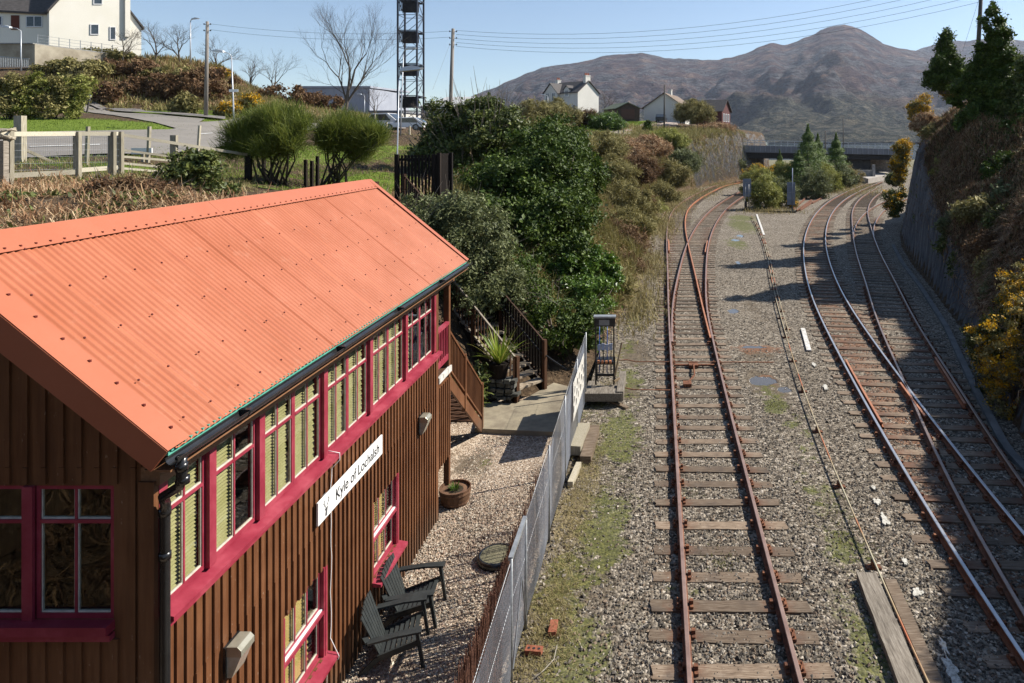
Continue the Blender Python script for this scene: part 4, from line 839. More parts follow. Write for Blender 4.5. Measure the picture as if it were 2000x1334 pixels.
for k in range(7): mb.box(WX, WX+.02, Y1+.06+k*.12, Y1+.10+k*.12, 1.0, 2.6)
mb.build('porch_skirt', MT['board'], box)
mb = MB(); mb.box(WX-1.0, WX-.2, Y1+.032, Y1+.05, 2.8, 4.55); mb.build('door', MT['dark'], box)
# --- name board
sg = thing('name_board', (WX+.09, 9.35, 2.83), 'white station name board reading Kyle of Lochalsh with a stag head, on the brown wall', 'sign')
mb = MB(); mb.box(WX+.06, WX+.085, 8.38, 10.34, 2.69, 2.98); mb.build('board', MT['white'], sg, bevel=.004)
mb = MB(); mb.box(WX+.02, WX+.06, 8.6, 8.7, 2.72, 2.95).box(WX+.02, WX+.06, 10.0, 10.1, 2.72, 2.95); mb.build('bracket', MT['galv'], sg)
def text(name, s, size, loc, rot, mat, parent, th=.002):
    c = bpy.data.curves.new(name, 'FONT'); c.body = s; c.size = size; c.extrude = th; c.align_x = 'CENTER'; c.align_y = 'CENTER'; o = bpy.data.objects.new(name, c); col.objects.link(o)
    dg = bpy.context.evaluated_depsgraph_get(); me = bpy.data.meshes.new_from_object(o.evaluated_get(dg)); bpy.data.objects.remove(o)
    me.transform(Matrix.Translation(loc)@rot.to_4x4()); me.materials.clear(); me.materials.append(mat); return link(name, me, parent)
rot = Matrix(((0,0,1),(1,0,0),(0,1,0)))            # text right -> +Y, up -> +Z, facing +X
text('lettering', 'Kyle of Lochalsh', .21, (WX+.087, 9.52, 2.835), rot, MT['ink'], sg)
mb = MB(); X_ = WX+.0875
def lp(pts): mb.prism([(X_, 8.52+a*.012, 2.72+b*.012) for a, b in pts], (.002, 0, 0))
lp([(3.2,0),(6.4,0),(6.6,3),(6.9,5.5),(7.6,7),(6.2,8.2),(5.2,7.6),(4.4,8.2),(3.0,7.2),(3.8,5.5),(3.0,3)]); lp([(3.2,7.2),(1.2,8.2),(3.4,8.4)]); lp([(7.0,7.2),(9.0,8.2),(6.8,8.4)])
for s_ in (-1, 1):
    def an(a, b, c, d, w=.45): 
        u = Vector((c-a, d-b)).normalized(); n_ = Vector((-u.y, u.x))*w/2; f_ = lambda x, y: (5.1+s_*x, y); lp([f_(a+n_.x, b+n_.y), f_(c+n_.x*.4, d+n_.y*.4), f_(c-n_.x*.4, d-n_.y*.4), f_(a-n_.x, b-n_.y)])
    for q in ((.6,8,2.2,10.5),(2.2,10.5,4.4,12.5),(4.4,12.5,5.2,15.5),(5.2,15.5,4.6,18.5),(2.2,10.5,2.0,13),(4.4,12.5,3.4,15.2),(5.2,15.5,3.6,17.5),(4.9,14,6.6,15.6)): an(*q)
mb.build('stag_emblem', simple('grey_print', (.10,.10,.105), rough=.5), sg)
# --- bulkhead lamps
lens = glassmat('lamp_lens', (.6,.62,.55), .15)
def wall_lamp(y, z, lb):
    t = thing('wall_lamp', (WX+.03, y, z), lb, 'lamp', 'bulkhead lamps on the brown wall')
    mb = MB(); mb.box(WX+.025, WX+.05, y-.12, y+.12, z-.15, z+.16); mb.build('back_plate', MT['black'], t)
    mb = MB(); mb.prism([(WX+.05, y-.11, z+.06), (WX+.20, y-.11, z+.06), (WX+.20, y-.11, z+.12), (WX+.16, y-.11, z+.16), (WX+.05, y-.11, z+.16)], (0, .22, 0)); mb.build('hood', simple('lamp_metal', (.25,.23,.17), (.36,.34,.27), scale=5, rough=.3, metal=.4), t, bevel=.004)
    mb = MB(); mb.prism([(WX+.05, y-.10, z-.15), (WX+.10, y-.10, z-.15), (WX+.19, y-.10, z+.058), (WX+.05, y-.10, z+.058)], (0, .20, 0)); mb.build('lens', simple('milky_lens', (.32,.30,.22), (.42,.40,.33), scale=12, rough=.2), t)
wall_lamp(6.75, 2.34, 'square metal bulkhead lamp on the near end of the brown wall, at the bottom edge'); wall_lamp(12.15, 2.38, 'square metal bulkhead lamp near the far end of the brown wall')
mb = MB(); r = random.Random(2); mb.tube([(WX-.02, 8.83, 3.43), (WX+.12, 8.87, 3.38), (WX+.13, 8.85, 3.30), (WX+.035, 8.83, 3.2)]+[(WX+.035+r.uniform(0, .008), 8.8+r.uniform(-.012, .012), 3.1-.15*k) for k in range(15)]+[(WX+.18, 8.72, .82), (WX+.16, 8.75, .76), (WX+.04, 8.7, .7), (WX+.04, 8.66, .15)], .006, 5)
tag(mb.build('cable', MT['white'], None, True), 'thin white cable hanging down the brown wall beside the name board', 'cable')

# ================================================================ stair down from the porch
st = thing('porch_stair', (WX-.55, 15.3, .2), 'brown wooden stair with balusters descending from the far end of the signal box', 'stair')
S0, S1 = (14.0, 2.78), (17.05, .36); sx1, sx0 = WX-.14, WX-1.0
def slp(y): return S0[1]+(S1[1]-S0[1])*(y-S0[0])/(S1[0]-S0[0])
for x in (sx1, sx0):
    mb = MB(); mb.prism([(x-.025, S0[0], slp(S0[0])), (x-.025, S1[0], slp(S1[0])), (x-.025, S1[0], slp(S1[0])-.30), (x-.025, S0[0], slp(S0[0])-.30)], (.05, 0, 0)); mb.build('stringer', MT['board'], st)
    for k, y in enumerate((14.05, 15.5, 17.02)): mb = MB(); mb.box(x-.04, x+.045, y-.04, y+.045, max(.2, slp(y)-.33), slp(y)+.98); mb.build('newel_post', MT['board'], st)
    mb = MB(); mb.beam((x, 14.05, slp(14.05)+.92), (x, 17.02, slp(17.02)+.92), .07, .045); mb.beam((x, 14.05, slp(14.05)+.12), (x, 17.02, slp(17.02)+.12), .05, .04)
    for k in range(27): y = 14.16+k*.106; mb.box(x-.014, x+.014, y-.014, y+.014, slp(y)+.12, slp(y)+.92)
    mb.build('balustrade', MT['board'], st)
mb = MB(); mb.box(sx0, sx1, Y1+.9, 14.1, 2.70, 2.76)
for k in range(12): z = 2.6-k*.19; y = S0[0]+(S0[1]-z)/(S0[1]-S1[1])*(S1[0]-S0[0]); mb.box(sx0+.03, sx1-.03, y-.12, y+.13, z-.03, z)
mb.build('treads', MT['brownwood'], st)
# ================================================================ yard paving, far stair up the bank
mb = MB(); pv = [(-4.6, 17.0), (-2.15, 16.75), (-2.12, 19.6), (-3.1, 20.2), (-3.9, 18.6), (-4.9, 18.7)]
mb.prism([(a, b, -.05) for a, b in pv], (0, 0, .27)); tag(mb.build('paved_path', MT['concrete'], None, bevel=.01), kind='structure')
u = Vector((-.80, .60, 0)); wv = Vector((.60, .80, 0)); B0 = Vector((-3.92, 18.85, .34)); rise, run, NS = .185, .285, 25
fs = thing('bank_stair', B0, 'dark timber stair with close slatted balustrade climbing the bank towards the gate', 'stair')
def fp(s, w_, z): return B0+u*s+wv*w_+Vector((0, 0, z))
slope = rise/run; LT = NS*run
mb = MB()
for k in range(NS): a = fp(k*run, 0, (k+1)*rise-.04); mb.beam(a+u*.14+wv*.0, a+u*.14+wv*1.05, .29, .06)
mb.build('treads', simple('worn_tread', (.2,.15,.1), (.42,.35,.26), scale=9, rough=.85, stretch=(1,1,1)), fs)
for w_ in (0, 1.05):
    mb = MB(); mb.prism([fp(0, w_-.02, 0), fp(LT, w_-.02, LT*slope), fp(LT, w_-.02, LT*slope-.3), fp(.1, w_-.02, -.25)], wv*.045); mb.build('stringer', MT['darkwood'], fs)
    mb = MB(); nb = 58 if w_ else 50
    for k in range(1, nb):
        s = k*LT/nb; ww = .085 if w_ else .032; p = fp(s, w_, s*slope); mb.beam(p+Vector((0,0,.06)), p+Vector((0,0,1.22 if w_ else .95)), ww, .02 if w_ else .03, up=tuple(wv))
    mb.build('balusters', MT['darkwood'] if w_ else MT['brownwood'], fs)
    mb = MB(); mb.beam(fp(0, w_, 1.0 if not w_ else 1.26), fp(LT, w_, LT*slope+(1.0 if not w_ else 1.26)), .05, .05 if not w_ else .03); mb.beam(fp(0, w_, .12), fp(LT, w_, LT*slope+.12), .05, .05); mb.build('handrail', MT['brownwood'] if w_ else simple('worn_rail', (.2,.16,.12), (.3,.26,.2)), fs)
    for s in (0, LT*.27, LT*.55, LT*.8, LT): mb = MB(); p = fp(s, w_, s*slope); mb.beam(p+Vector((0,0,-.35)), p+Vector((0,0,1.1 if not w_ else 1.32)), .11, .10, up=tuple(wv)); mb.build('newel_post', MT['brownwood'], fs)
mb = MB(); mb.tube([fp(.1, .95, 1.0), fp(LT*.9, .95, LT*.9*slope+.9)], .02, 6); mb.tube([fp(.15, 1.02, .95), fp(-.75, 1.2, .55)], .02, 6); mb.build('grab_rail', MT['steel_dark'], fs)
# dark gate and posts at the head of the stair
def slat_panel(name, label, cat, a, b, z0, z1, n_, ww, mat, th=.025, rails_=(.15, .85), posts_=True):
    a = Vector((*a, 0)); b = Vector((*b, 0)); d = b-a; t = thing(name, (a.x, a.y, z0), label, cat); mb = MB()
    for k in range(n_): c = a+d*(k+.5)/n_; mb.beam(c+Vector((0,0,z0)), c+Vector((0,0,z1)), ww, th, up=tuple(Vector((-d.y, d.x, 0)).normalized()))
    mb.build('slats', mat, t); mb = MB()
    off = Vector((-d.y, d.x, 0)).normalized()*th*1.3
    for r_ in rails_: mb.beam(a+off+Vector((0,0,z0+(z1-z0)*r_)), b+off+Vector((0,0,z0+(z1-z0)*r_)), th, .1)
    mb.build('cross_rails', mat, t)
    if posts_:
        for c in (a, b): mb = MB(); mb.box(c.x-.07, c.x+.07, c.y-.06, c.y+.08, z0-.3, z1+.03); mb.build('post', mat, t)
    return t
g0 = P(775, 400, 24.5); g1 = P(848, 400, 24.8)
slat_panel('slatted_gate', 'tall dark slatted wooden gate at the top of the bank stair', 'gate', g0[:2], g1[:2], g0[2]-.5, P(0, 303, 24.5)[2], 11, .085, MT['darkwood'], rails_=(.12, .93))
g2 = P(880, 400, 25.3)
slat_panel('slatted_fence', 'dark wooden fence panel right of the slatted gate', 'fence', (g1[0]+.15, g1[1]+.05), g2[:2], g1[2]-.8, P(0, 300, 24.8)[2], 6, .11, MT['darkwood'])
# stone wall and planter
def rubble(name, label, a, b, z0, h, w_, seed):
    r = random.Random(seed); mb = MB(); a = Vector((*a, z0)); b = Vector((*b, z0)); d = b-a; n_ = Vector((-d.y, d.x, 0)).normalized(); L = d.length; u_ = d/L; z = 0; row = 0
    while z < h:
        hh = r.uniform(.08, .14); s = -(row%2)*.1
        while s < L:
            l = r.uniform(.13, .3); c = a+u_*(s+l/2)+n_*r.uniform(-.03, .03)+Vector((0,0,z+hh/2)); base = len(mb.v)
            for k in (-1, 1):
                for j in (-1, 1):
                    for i in (-1, 1): mb.v.append(tuple(c+u_*i*(l/2-.012)*r.uniform(.8, 1)+n_*j*w_/2*r.uniform(.85, 1.05)+Vector((0,0,k*(hh/2-.006)*r.uniform(.75, 1)))))
            mb.f += [tuple(base+q for q in f) for f in [(0,2,3,1),(4,5,7,6),(0,1,5,4),(2,6,7,3),(0,4,6,2),(1,3,7,5)]]; mb.m += [0]*6; s += l
        z += hh; row += 1
    return tag(mb.build(name, simple('rubble_stone', (.05,.05,.045), (.13,.13,.11), (.24,.23,.2), scale=5, rough=.9, bump=.006, island=.5)), label, 'wall')
rubble('rubble_wall', 'low dry stone wall under the strap-leaved plant', (-5.0, 18.9), (-4.0, 18.75), .3, .55, .3, 4)
# ================================================================ garden chairs
CH = simple('grey_green_resin', (.022,.026,.026), (.036,.041,.040), scale=6, rough=.45, spec=.4)
def garden_chair(x, y, rz, lb):
    """chair faces local +X; seat .38 high in front"""
    t = thing('garden_chair', (x, y, .1), lb, 'chair', 'reclining slatted garden chairs by the wall')
    def w(p): c, s = math.cos(rz), math.sin(rz); return (x+p[0]*c-p[1]*s, y+p[0]*s+p[1]*c, .1+p[2])
    def bm(mb, p, q, a, b, up=(0,0,1), **k): up = Matrix.Rotation(rz, 3, 'Z')@Vector(up); mb.beam(w(p), w(q), a, b, up=tuple(up), **k)
    mb = MB()
    for k in range(7): f = (k+.5)/7; bm(mb, (.33-.50*f, -.27, .36-.15*f), (.33-.50*f, .27, .36-.15*f), .062, .018)
    mb2 = mb; mb2.build('seat', CH, t)
    mb = MB()
    for k in range(7): v_ = (k-3)/3; tp = .93-.05*v_*v_; bm(mb, (-.16, v_*.20, .18), (-.16-.27*tp, v_*.275, .18+.71*tp), .060, .016, up=(1, 0, .4), w2=.076)
    bm(mb, (-.27, -.23, .42), (-.27, .23, .42), .05, .02, up=(1,0,.4)); bm(mb, (-.38, -.25, .70), (-.38, .25, .70), .05, .02, up=(1,0,.4)); mb.build('backrest', CH, t)
    for s in (-1, 1):
        mb = MB(); bm(mb, (-.30, s*.36, .50), (.10, s*.355, .545), .10, .028); bm(mb, (.10, s*.355, .545), (.40, s*.34, .555), .11, .028, w2=.13); bm(mb, (-.30, s*.36, .50), (-.36, s*.27, .52), .07, .028); mb.build('armrest', CH, t)
        mb = MB(); bm(mb, (.34, s*.335, .545), (.42, s*.325, .0), .075, .045, up=(1,0,0), w2=.045); mb.build('leg', CH, t)
        mb = MB(); bm(mb, (.36, s*.30, .36), (-.18, s*.27, .20), .03, .08); bm(mb, (-.18, s*.27, .20), (-.42, s*.28, .0), .035, .07, w2=.03); mb.build('leg', CH, t)
    return t
garden_chair(-3.80, 10.49, R(5), 'dark reclining garden chair farther along the wall, beside the pink window sill')
garden_chair(-3.76, 9.66, R(13), 'dark reclining garden chair nearer the camera, partly in shadow')
# ================================================================ barrel planter, manhole, plant pot
def barrel(name, c, r0, r1, h, lb, cat='planter', group=None):
    t = thing(name, c, lb, cat, group); mb = MB()
    st = [(r0, 0), (r0+(r1-r0)*.6, h*.45), (r1, h), (r1-.025, h), (r1-.03, h-.06)]; mb.lathe(c, st, 24); mb.build('staves', simple('barrel_oak', (.07,.035,.018), (.17,.09,.05), scale=9, rough=.7, stretch=(1,1,.2)), t)
    mb = MB()
    for f in (.2, .78): rr = r0+(r1-r0)*(f*1.25 if f < .5 else .6+.4*(f-.45)/.55)+.004; mb.lathe((c[0], c[1], c[2]+h*f), [(rr, -.018), (rr+.005, -.018), (rr+.005, .018), (rr, .018)], 24)
    mb.build('hoop', simple('rusty_hoop', (.10,.05,.03), (.2,.11,.06), scale=8), t)
    mb = MB(); mb.lathe((c[0], c[1], c[2]+h-.075), [(r1-.03, 0), (r1-.1, .02), (.01, .03)], 16); mb.build('soil', simple('soil', (.02,.014,.008), (.06,.04,.022), scale=25, rough=1, bump=.01), t); return t
bt = barrel('barrel_planter', (-4.12, 13.75, .1), .26, .32, .32, 'half-barrel planter with small green shoots at the corner of the signal box')
mh = thing('manhole_cover', (-2.82, 11.85, .1), 'round dark manhole with a mossy tiled lid in the gravel yard', 'manhole')
mb = MB(); mb.lathe((-2.82, 11.85, .1), [(.33, 0), (.34, .05), (.33, .11), (.29, .13), (.28, .10)], 28); mb.build('rim', MT['black'], mh, True)
n = NT('tiled_lid'); br = n.node('ShaderNodeTexBrick'); br.inputs['Scale'].default_value = 6; n.l(n.pos(), br.inputs[0]); br.inputs['Color1'].default_value = lin((.15,.14,.08)); br.inputs['Color2'].default_value = lin((.2,.18,.11)); br.inputs['Mortar'].default_value = lin((.05,.05,.03))
mb = MB(); mb.lathe((-2.82, 11.85, .19), [(.285, 0), (.285, .02), (.01, .028)], 28); mb.build('lid', n.set(br.outputs[0], .8), mh)
c0 = (-4.45, 18.3, .82); 
pt_ = thing('plant_pot', (-4.42, 18.85, .85), 'dark pot with a yellow-green strap-leaved plant standing on the low stone wall', 'potted plant')
mb = MB(); mb.lathe((-4.42, 18.85, .85), [(.20, 0), (.27, .3), (.29, .42), (.26, .42), (.25, .38)], 20); mb.build('pot', MT['darkwood'], pt_)
def straps(c, N, L, w, mat, parent, name='leaves', seed=1, spread=1.0, seg=7):
    r = np.random.default_rng(seed); V = []; Fq = []
    for i in range(N):
        a = r.uniform(0, 6.283); el = r.uniform(.55, 1.45)/max(.6, spread); l = L*r.uniform(.6, 1.1); p = np.array(c, float)+np.array([math.cos(a), math.sin(a), 0])*.05; d = np.array([math.cos(a)*math.cos(el), math.sin(a)*math.cos(el), math.sin(el)]); sd_ = np.array([-math.sin(a), math.cos(a), 0]); b = len(V)
        for k in range(seg+1):
            ww = w*(1-(k/seg)**2)*.5+.001; V += [p-sd_*ww, p+sd_*ww]; p = p+d*l/seg; d = d+np.array([0, 0, -.20*r.uniform(.5, 1.6)*k/seg]); d /= np.linalg.norm(d)
        Fq += [(b+2*k, b+2*k+1, b+2*k+3, b+2*k+2) for k in range(seg)]
    return npmesh(name, np.array(V), Fq, [mat], parent=parent)
straps((-4.42, 18.85, 1.25), 90, 1.05, .05, LF['yucca'], pt_, seed=4)
straps((-4.12, 13.75, .36), 60, .14, .02, LF['bright'], bt, 'shoots', 6)
# ================================================================ mesh fence
FX = -2.03
fence = thing('mesh_fence', (FX, 13, .0), 'galvanised chain-link fence on steel posts between the gravel yard and the track', 'fence')
pY = [7.0, 9.33, 10.36, 12.6, 14.8, 17.0, 19.1]; ztop = lambda y: float(np.interp(y, [7, 9.3, 10.4, 12.6, 18.3, 19.2], [1.50, 1.68, 1.68, 1.76, 2.0, 2.02]))
for y in pY: mb = MB(); mb.tube([(FX+.01, y, -.05), (FX+.01, y, ztop(y)+.02)], .022, 8); mb.build('post', MT['galv'], fence, True)
WM_ = simple('fence_wire', (.45,.46,.47), (.58,.60,.61), scale=3, rough=.5, metal=.2)
V = []; Fq = []
def wire(p, q, r=.0030):
    p = np.array(p); q = np.array(q); b = len(V); d = q-p
    for e in (p, q):
        for k in range(3): t = 2.094*k; V.append(e+np.array([math.cos(t)*r, 0, math.sin(t)*r])+np.array([0, math.sin(t)*r*.7, 0]))
    Fq.extend([(b+k, b+(k+1)%3, b+3+(k+1)%3, b+3+k) for k in range(3)])
y0, y1, step = 7.0, 19.1, .052; ph = random.Random(4)
for s in (-1, 1):
    y = y0-2.2
    while y < y1+2.2:
        # wire from bottom (y) to top (y+s*h) clipped
        h0 = .06; h1 = ztop(min(max(y, y0), y1))-.03; ya, yb = y, y+s*(h1-h0)*.62; za, zb = h0, h1
        if ya != yb:
            lo, hi = y0, y1
            def clip(yc): return za+(zb-za)*(yc-ya)/(yb-ya)
            if min(ya, yb) < hi and max(ya, yb) > lo:
                pa, pb = (ya, za), (yb, zb)
                if pa[0] < lo: pa = (lo, clip(lo))
                if pa[0] > hi: pa = (hi, clip(hi))
                if pb[0] < lo: pb = (lo, clip(lo))
                if pb[0] > hi: pb = (hi, clip(hi))
                wv_ = .012*math.sin(ya*2.3)
                wire((FX+wv_, *pa), (FX+wv_+.004*s, *pb))
        y += step
for y in np.arange(7.0, 19.0, .3):
    for dz in (-.03, -.6): wire((FX, y, ztop(y)+dz), (FX, y+.3, ztop(y+.3)+dz), .003)
npmesh('chain_link', np.array(V), Fq, [WM_], parent=fence)
mb = MB(); mb.box(FX-.03, FX+.03, 9.33, 10.36, 1.67, 1.72); mb.build('gate_top_rail', MT['galv'], fence)
mb = MB(); mb.tube([(FX+.02, 10.36, .1), (FX+.02, 10.0, 1.0), (FX+.02, 9.4, .12)], .012, 6); mb.build('gate_brace', MT['galv'], fence)
sgn_ = thing('fence_notice', (FX+.04, 17.4, .7), 'long white notice board with black figures wired to the far end of the mesh fence', 'sign')
mb = MB(); mb.box(FX+.035, FX+.045, 16.0, 18.3, .80, 1.70); mb.build('panel', MT['dirty_white'], sgn_)
mb = MB()
for k, (a, l) in enumerate(((16.0, .25), (16.45, .35), (17.0, .2), (17.4, .4), (18.0, .3))):
    for q in range(3): a_ = a+q*l*.4; mb.prism([(FX+.047, a_, 1.0+.2*q), (FX+.047, a_+l*.5, 1.02+.2*q), (FX+.047, a_+l*.55, 1.12+.2*q), (FX+.047, a_+l*.1, 1.17+.2*q)], (.001, 0, 0))
mb.build('lettering', simple('grey_figures', (.06,.06,.06), rough=.6), sgn_)
scr = thing('brushwood_screen', (FX-.17, 10, .1), 'rusty brown brushwood screen leaning inside the near end of the mesh fence', 'screen')
mb = MB(); r = random.Random(9)
def sticks(ya, yb, N):
    for k in range(N):
        y = r.uniform(ya, yb); h = float(np.interp(y, [7, 9.5, 12.2, 14], [1.60, 1.48, 1.46, 1.0]))+r.uniform(-.12, .06); mb.beam((FX-.15+r.uniform(-.03, .03), y, .1), (FX-.16+r.uniform(-.04, .04), y+r.uniform(-.08, .08), h), r.uniform(.006, .014), .006)
sticks(6.6, 10.55, 620); sticks(10.55, 13.0, 70)
mb.build('twigs', simple('red_brown_twigs', (.10,.04,.025), (.22,.10,.06), scale=9, rough=.9, island=.4), scr)
# timbers and bricks by the fence
plankobj('timber_offcut', 'pale sawn timber block leaning on the far end of the mesh fence', 'timber', (-1.95, 15.9, .05), (-1.86, 17.2, .05), .30, .22, MT['post'])
plankobj('timber_offcut', 'dark sleeper end lying under the pale timber beside the fence', 'timber', (-1.66, 15.6, -.03), (-1.60, 17.3, -.03), .26, .2, MT['sleeper'])
plankobj('timber_offcut', 'small pale plank standing below the timber stack', 'timber', (-1.88, 14.6, -.03), (-1.80, 15.5, -.03), .12, .12, MT['post'])
plankobj('timber_offcut', 'short red-brown plank lying in the weeds by the lever frame', 'timber', (*G(1190,782), -.02), (*G(1225,797), -.02), .12, .05, MT['sleeper'])
BR = simple('red_brick', (.20,.06,.03), (.32,.11,.06), scale=18, rough=.9, bump=.003)
b = G(1078, 1240); mb = MB(); mb.beam((b[0]-.0, b[1]-.02, .02), (b[0]+.0, b[1]+.25, .02), .12, .08); tag(mb.build('brick', BR, None, bevel=.006), 'whole red brick lying on the moss below the fence', 'brick')
b = G(1043, 1275); t = thing('brick', (b[0], b[1], -.02), 'red brick with three holes lying nearest the fence foot', 'brick')
mb = MB(); mb.beam((b[0]-.13, b[1]+.03, .02), (b[0]+.12, b[1], .02), .12, .075); mb.build('body', BR, t, bevel=.005)
for k in range(3): mb = MB(); mb.lathe((b[0]-.08+k*.075, b[1]+.02-.008*k, .056), [(.022, 0), (.022, .004)], 10); mb.build('hole', MT['ink'], t)
mb = MB(); pts = [G(x, y) for x, y in ((1088,1262),(1082,1290),(1062,1312),(1040,1330))]; mb.tube([(a, b, .02) for a, b in pts], .008, 5); tag(mb.build('hose', simple('old_hose', (.3,.27,.22), rough=.7), None, True), 'thin bent pipe lying on the moss below the bricks', 'pipe')
# ================================================================ lever frame on its timber platform
lf = thing('lever_frame', (-1.52, 19.9, .3), 'black lever frame with blue-labelled levers on a timber platform beside the track', 'lever frame')
mb = MB(); mb.box(-2.15, -.98, 18.95, 19.35, .13, .36).box(-2.1, -1.0, 19.40, 19.75, .13, .30).box(-1.15, -.95, 19.0, 20.7, .12, .40).box(-2.1, -1.9, 19.3, 20.6, .0, .13); mb.build('platform', MT['plank'], lf, bevel=.01)
mb = MB()
for x in (-1.80, -1.27): mb.box(x-.02, x+.02, 19.78, 19.83, .3, 2.28); mb.box(x-.02, x+.02, 20.15, 20.2, .3, 1.0)
mb.box(-1.84, -1.23, 19.76, 19.85, 2.02, 2.28).box(-1.80, -1.27, 19.7, 20.2, .92, 1.0).box(-1.80, -1.27, 19.78, 19.83, .55, .62); mb.build('frame', MT['steel_dark'], lf)
mb = MB(); mb.box(-1.86, -1.21, 19.70, 19.92, 2.28, 2.33); mb.build('top_plate', MT['galv'], lf)
mb = MB(); mb.box(-1.70, -1.40, 19.745, 19.758, 2.06, 2.22); mb.build('notice', MT['conc_grey'], lf)
blue = simple('blue_enamel', (.03,.09,.38), (.05,.14,.5), rough=.4); lab = simple('pale_label', (.35,.42,.58), (.45,.52,.66), scale=9)
for k in range(4):
    x = -1.71+k*.115; mb = MB(); mb.tube([(x, 19.95, .6), (x, 20.0+.01*k, 1.5), (x, 20.02, 1.95)], [.018, .014, .012], 6); mb.build('lever', blue if k in (0, 2) else MT['steel_dark'], lf, True)
    mb = MB(); mb.box(x-.05, x+.05, 19.90, 19.915, 1.28, 1.45+.03*(k % 2)); mb.build('label', lab, lf)
    mb = MB(); mb.box(x-.03, x+.03, 19.62, 19.72, .98, 1.05); mb.build('catch', simple('rusty_catch', (.35,.12,.05), (.5,.22,.1), scale=20), lf)
mb = MB(); mb.beam((-1.25, 19.9, .5), (-1.08, 20.6, 1.3), .05, .03); mb.beam((-1.25, 19.7, .42), (-1.12, 20.0, .42), .05, .05); mb.build('crank', simple('brown_iron', (.12,.08,.04), (.22,.16,.09), scale=9), lf)
# ================================================================ boards seen from behind, between the tracks
GB = simple('blue_grey_board', (.17,.21,.27), (.22,.26,.33), scale=2, rough=.6, metal=.2)
def backsign(x, y, ytop, ybot, wpx, posts_, lb, tall=None):
    c = G(x, y); Y = c[1]; z = lambda py: H-(py-HY)*Y/F; w_ = wpx*Y/F; t = thing('signal_board', (c[0], Y, 0), lb, 'sign', 'grey boards seen from behind between the tracks')
    mb = MB(); mb.box(c[0]-w_/2, c[0]+w_/2, Y-.03, Y, z(ybot), z(ytop)); 
    mb.build('panel', GB, t)
    mb = MB()
    for f in (.2, .45, .7, .93): zz = z(ytop)*(1-f)+z(ybot)*f; mb.box(c[0]-w_/2, c[0]+w_/2, Y-.05, Y-.031, zz-.02, zz+.02)
    mb.build('stiffener', MT['galv'], t)
    for dx in posts_: mb = MB(); mb.tube([(c[0]+dx, Y-.09, 0), (c[0]+dx, Y-.09, z(tall) if tall else z(ytop+10))], .05 if tall else .035, 8); mb.build('post', MT['galv'] if not tall else GB, t, True)
    mb = MB(); mb.box(c[0]-.5, c[0]+.5, Y-.3, Y+.2, -.03, .15); mb.build('base', MT['steel_dark'], t)
    return c
c = backsign(1459, 410, 349, 384, 16, (-.18, .18), 'grey rectangular board on two posts, left of the pair')
mb = MB(); mb.box(c[0]-.30, c[0]-.05, c[1]-.4, c[1]-.15, .1, .9); tag(mb.build('relay_box', MT['steel_dark'], None), 'small black lineside box at the foot of the left grey board', 'box')
backsign(1545, 414, 356, 400, 16, (.12,), 'grey rectangular board on a single tall pole, right of the pair', 328)
# scrap by the bushes
for i, (a, b_, lb) in enumerate((((1550,410),(1578,384),'rusty rail length lying left in the scrap pile behind the right grey board'), ((1556,413),(1585,392),'rusty rail length lying in the middle of the scrap pile'), ((1562,412),(1590,394),'rusty rail length lying right in the scrap pile'), ((1586,398),(1614,383),'loose rusty rail end beyond the scrap pile'))):
    plankobj('scrap_rail', lb, 'rail', (*G(*a), 0), (*G(*b_), 0), .16, .16, MT['chair_iron'], 'scrap rails by the bushes')
g = G(1620, 372); mb = MB(); mb.box(g[0]-1.2, g[0]+.9, g[1]-.4, g[1]+.4, .3, .75).box(g[0]-.2, g[0]+.8, g[1]-.5, g[1]-.4, 0, .7); tag(mb.build('concrete_trough', MT['conc_grey'], None, bevel=.05), 'broken pale concrete trough lying by the bushes left of the main line', 'concrete block')
mb = MB(); a, b_ = G(1455, 411), G(1552, 414); mb.beam((a[0], a[1]-.6, .05), (b_[0], b_[1]-.6, .05), .2, .12); tag(mb.build('cable_trough', MT['steel_dark'], None), 'low dark cable run crossing between the two grey boards', 'cable trough')
# ================================================================ bridge, platform
br = thing('road_bridge', (P(1590, 300, 128)[0], 130, 0), 'grey road bridge with white railing crossing the tracks in the distance', 'bridge')
YB = 128; zb = lambda y: H-(y-HY)*YB/F; bx = lambda x: P(x, 0, YB)[0]
STL = simple('bridge_steel', (.16,.165,.18), (.22,.225,.24), scale=.6, rough=.6)
xa, xb = bx(1425), bx(1775)
mb = MB(); mb.prism([(xa, YB, zb(283)), (xb, YB, zb(292)), (xb, YB, zb(303)), (xa, YB, zb(297))], (0, .3, 0)); mb.build('fascia_girder', STL, br)
mb = MB(); mb.prism([(xa, YB+.5, zb(286)), (xb, YB+.5, zb(294)), (xb, YB+.5, zb(313)), (xa, YB+.5, zb(309))], (0, 10, 0)); mb.build('deck', MT['steel_dark'], br)
RBM = simple('pale_ribs', (.3,.31,.33))
for k in range(36): mb = MB(); x = xa+(xb-xa)*k/35; zt = zb(283)+(zb(292)-zb(283))*k/35; mb.box(x-.06, x+.06, YB-.1, YB, zt-1.1, zt-.0); mb.build('girder_rib', RBM, br)
mb = MB(); xr0 = bx(1447)
for dz in (1.0, .55): mb.beam((xr0, YB+.1, zb(283.5)+dz), (xb, YB+.1, zb(292)+dz), .12, .10)
mb.tube([(xr0, YB+.1, zb(283.5)+1.0), (xr0-.6, YB+.1, zb(283.5)+.8), (xr0-.8, YB+.1, zb(283.5)+.0)], .06, 6)
for k in range(26): x = xr0+(xb-xr0)*k/25; mb.box(x-.05, x+.05, YB+.05, YB+.15, zb(283.5)+(zb(292)-zb(283.5))*k/25, zb(283.5)+(zb(292)-zb(283.5))*k/25+1.0)
mb.build('railing', simple('pale_railing', (.5,.52,.53), (.6,.62,.63)), br)
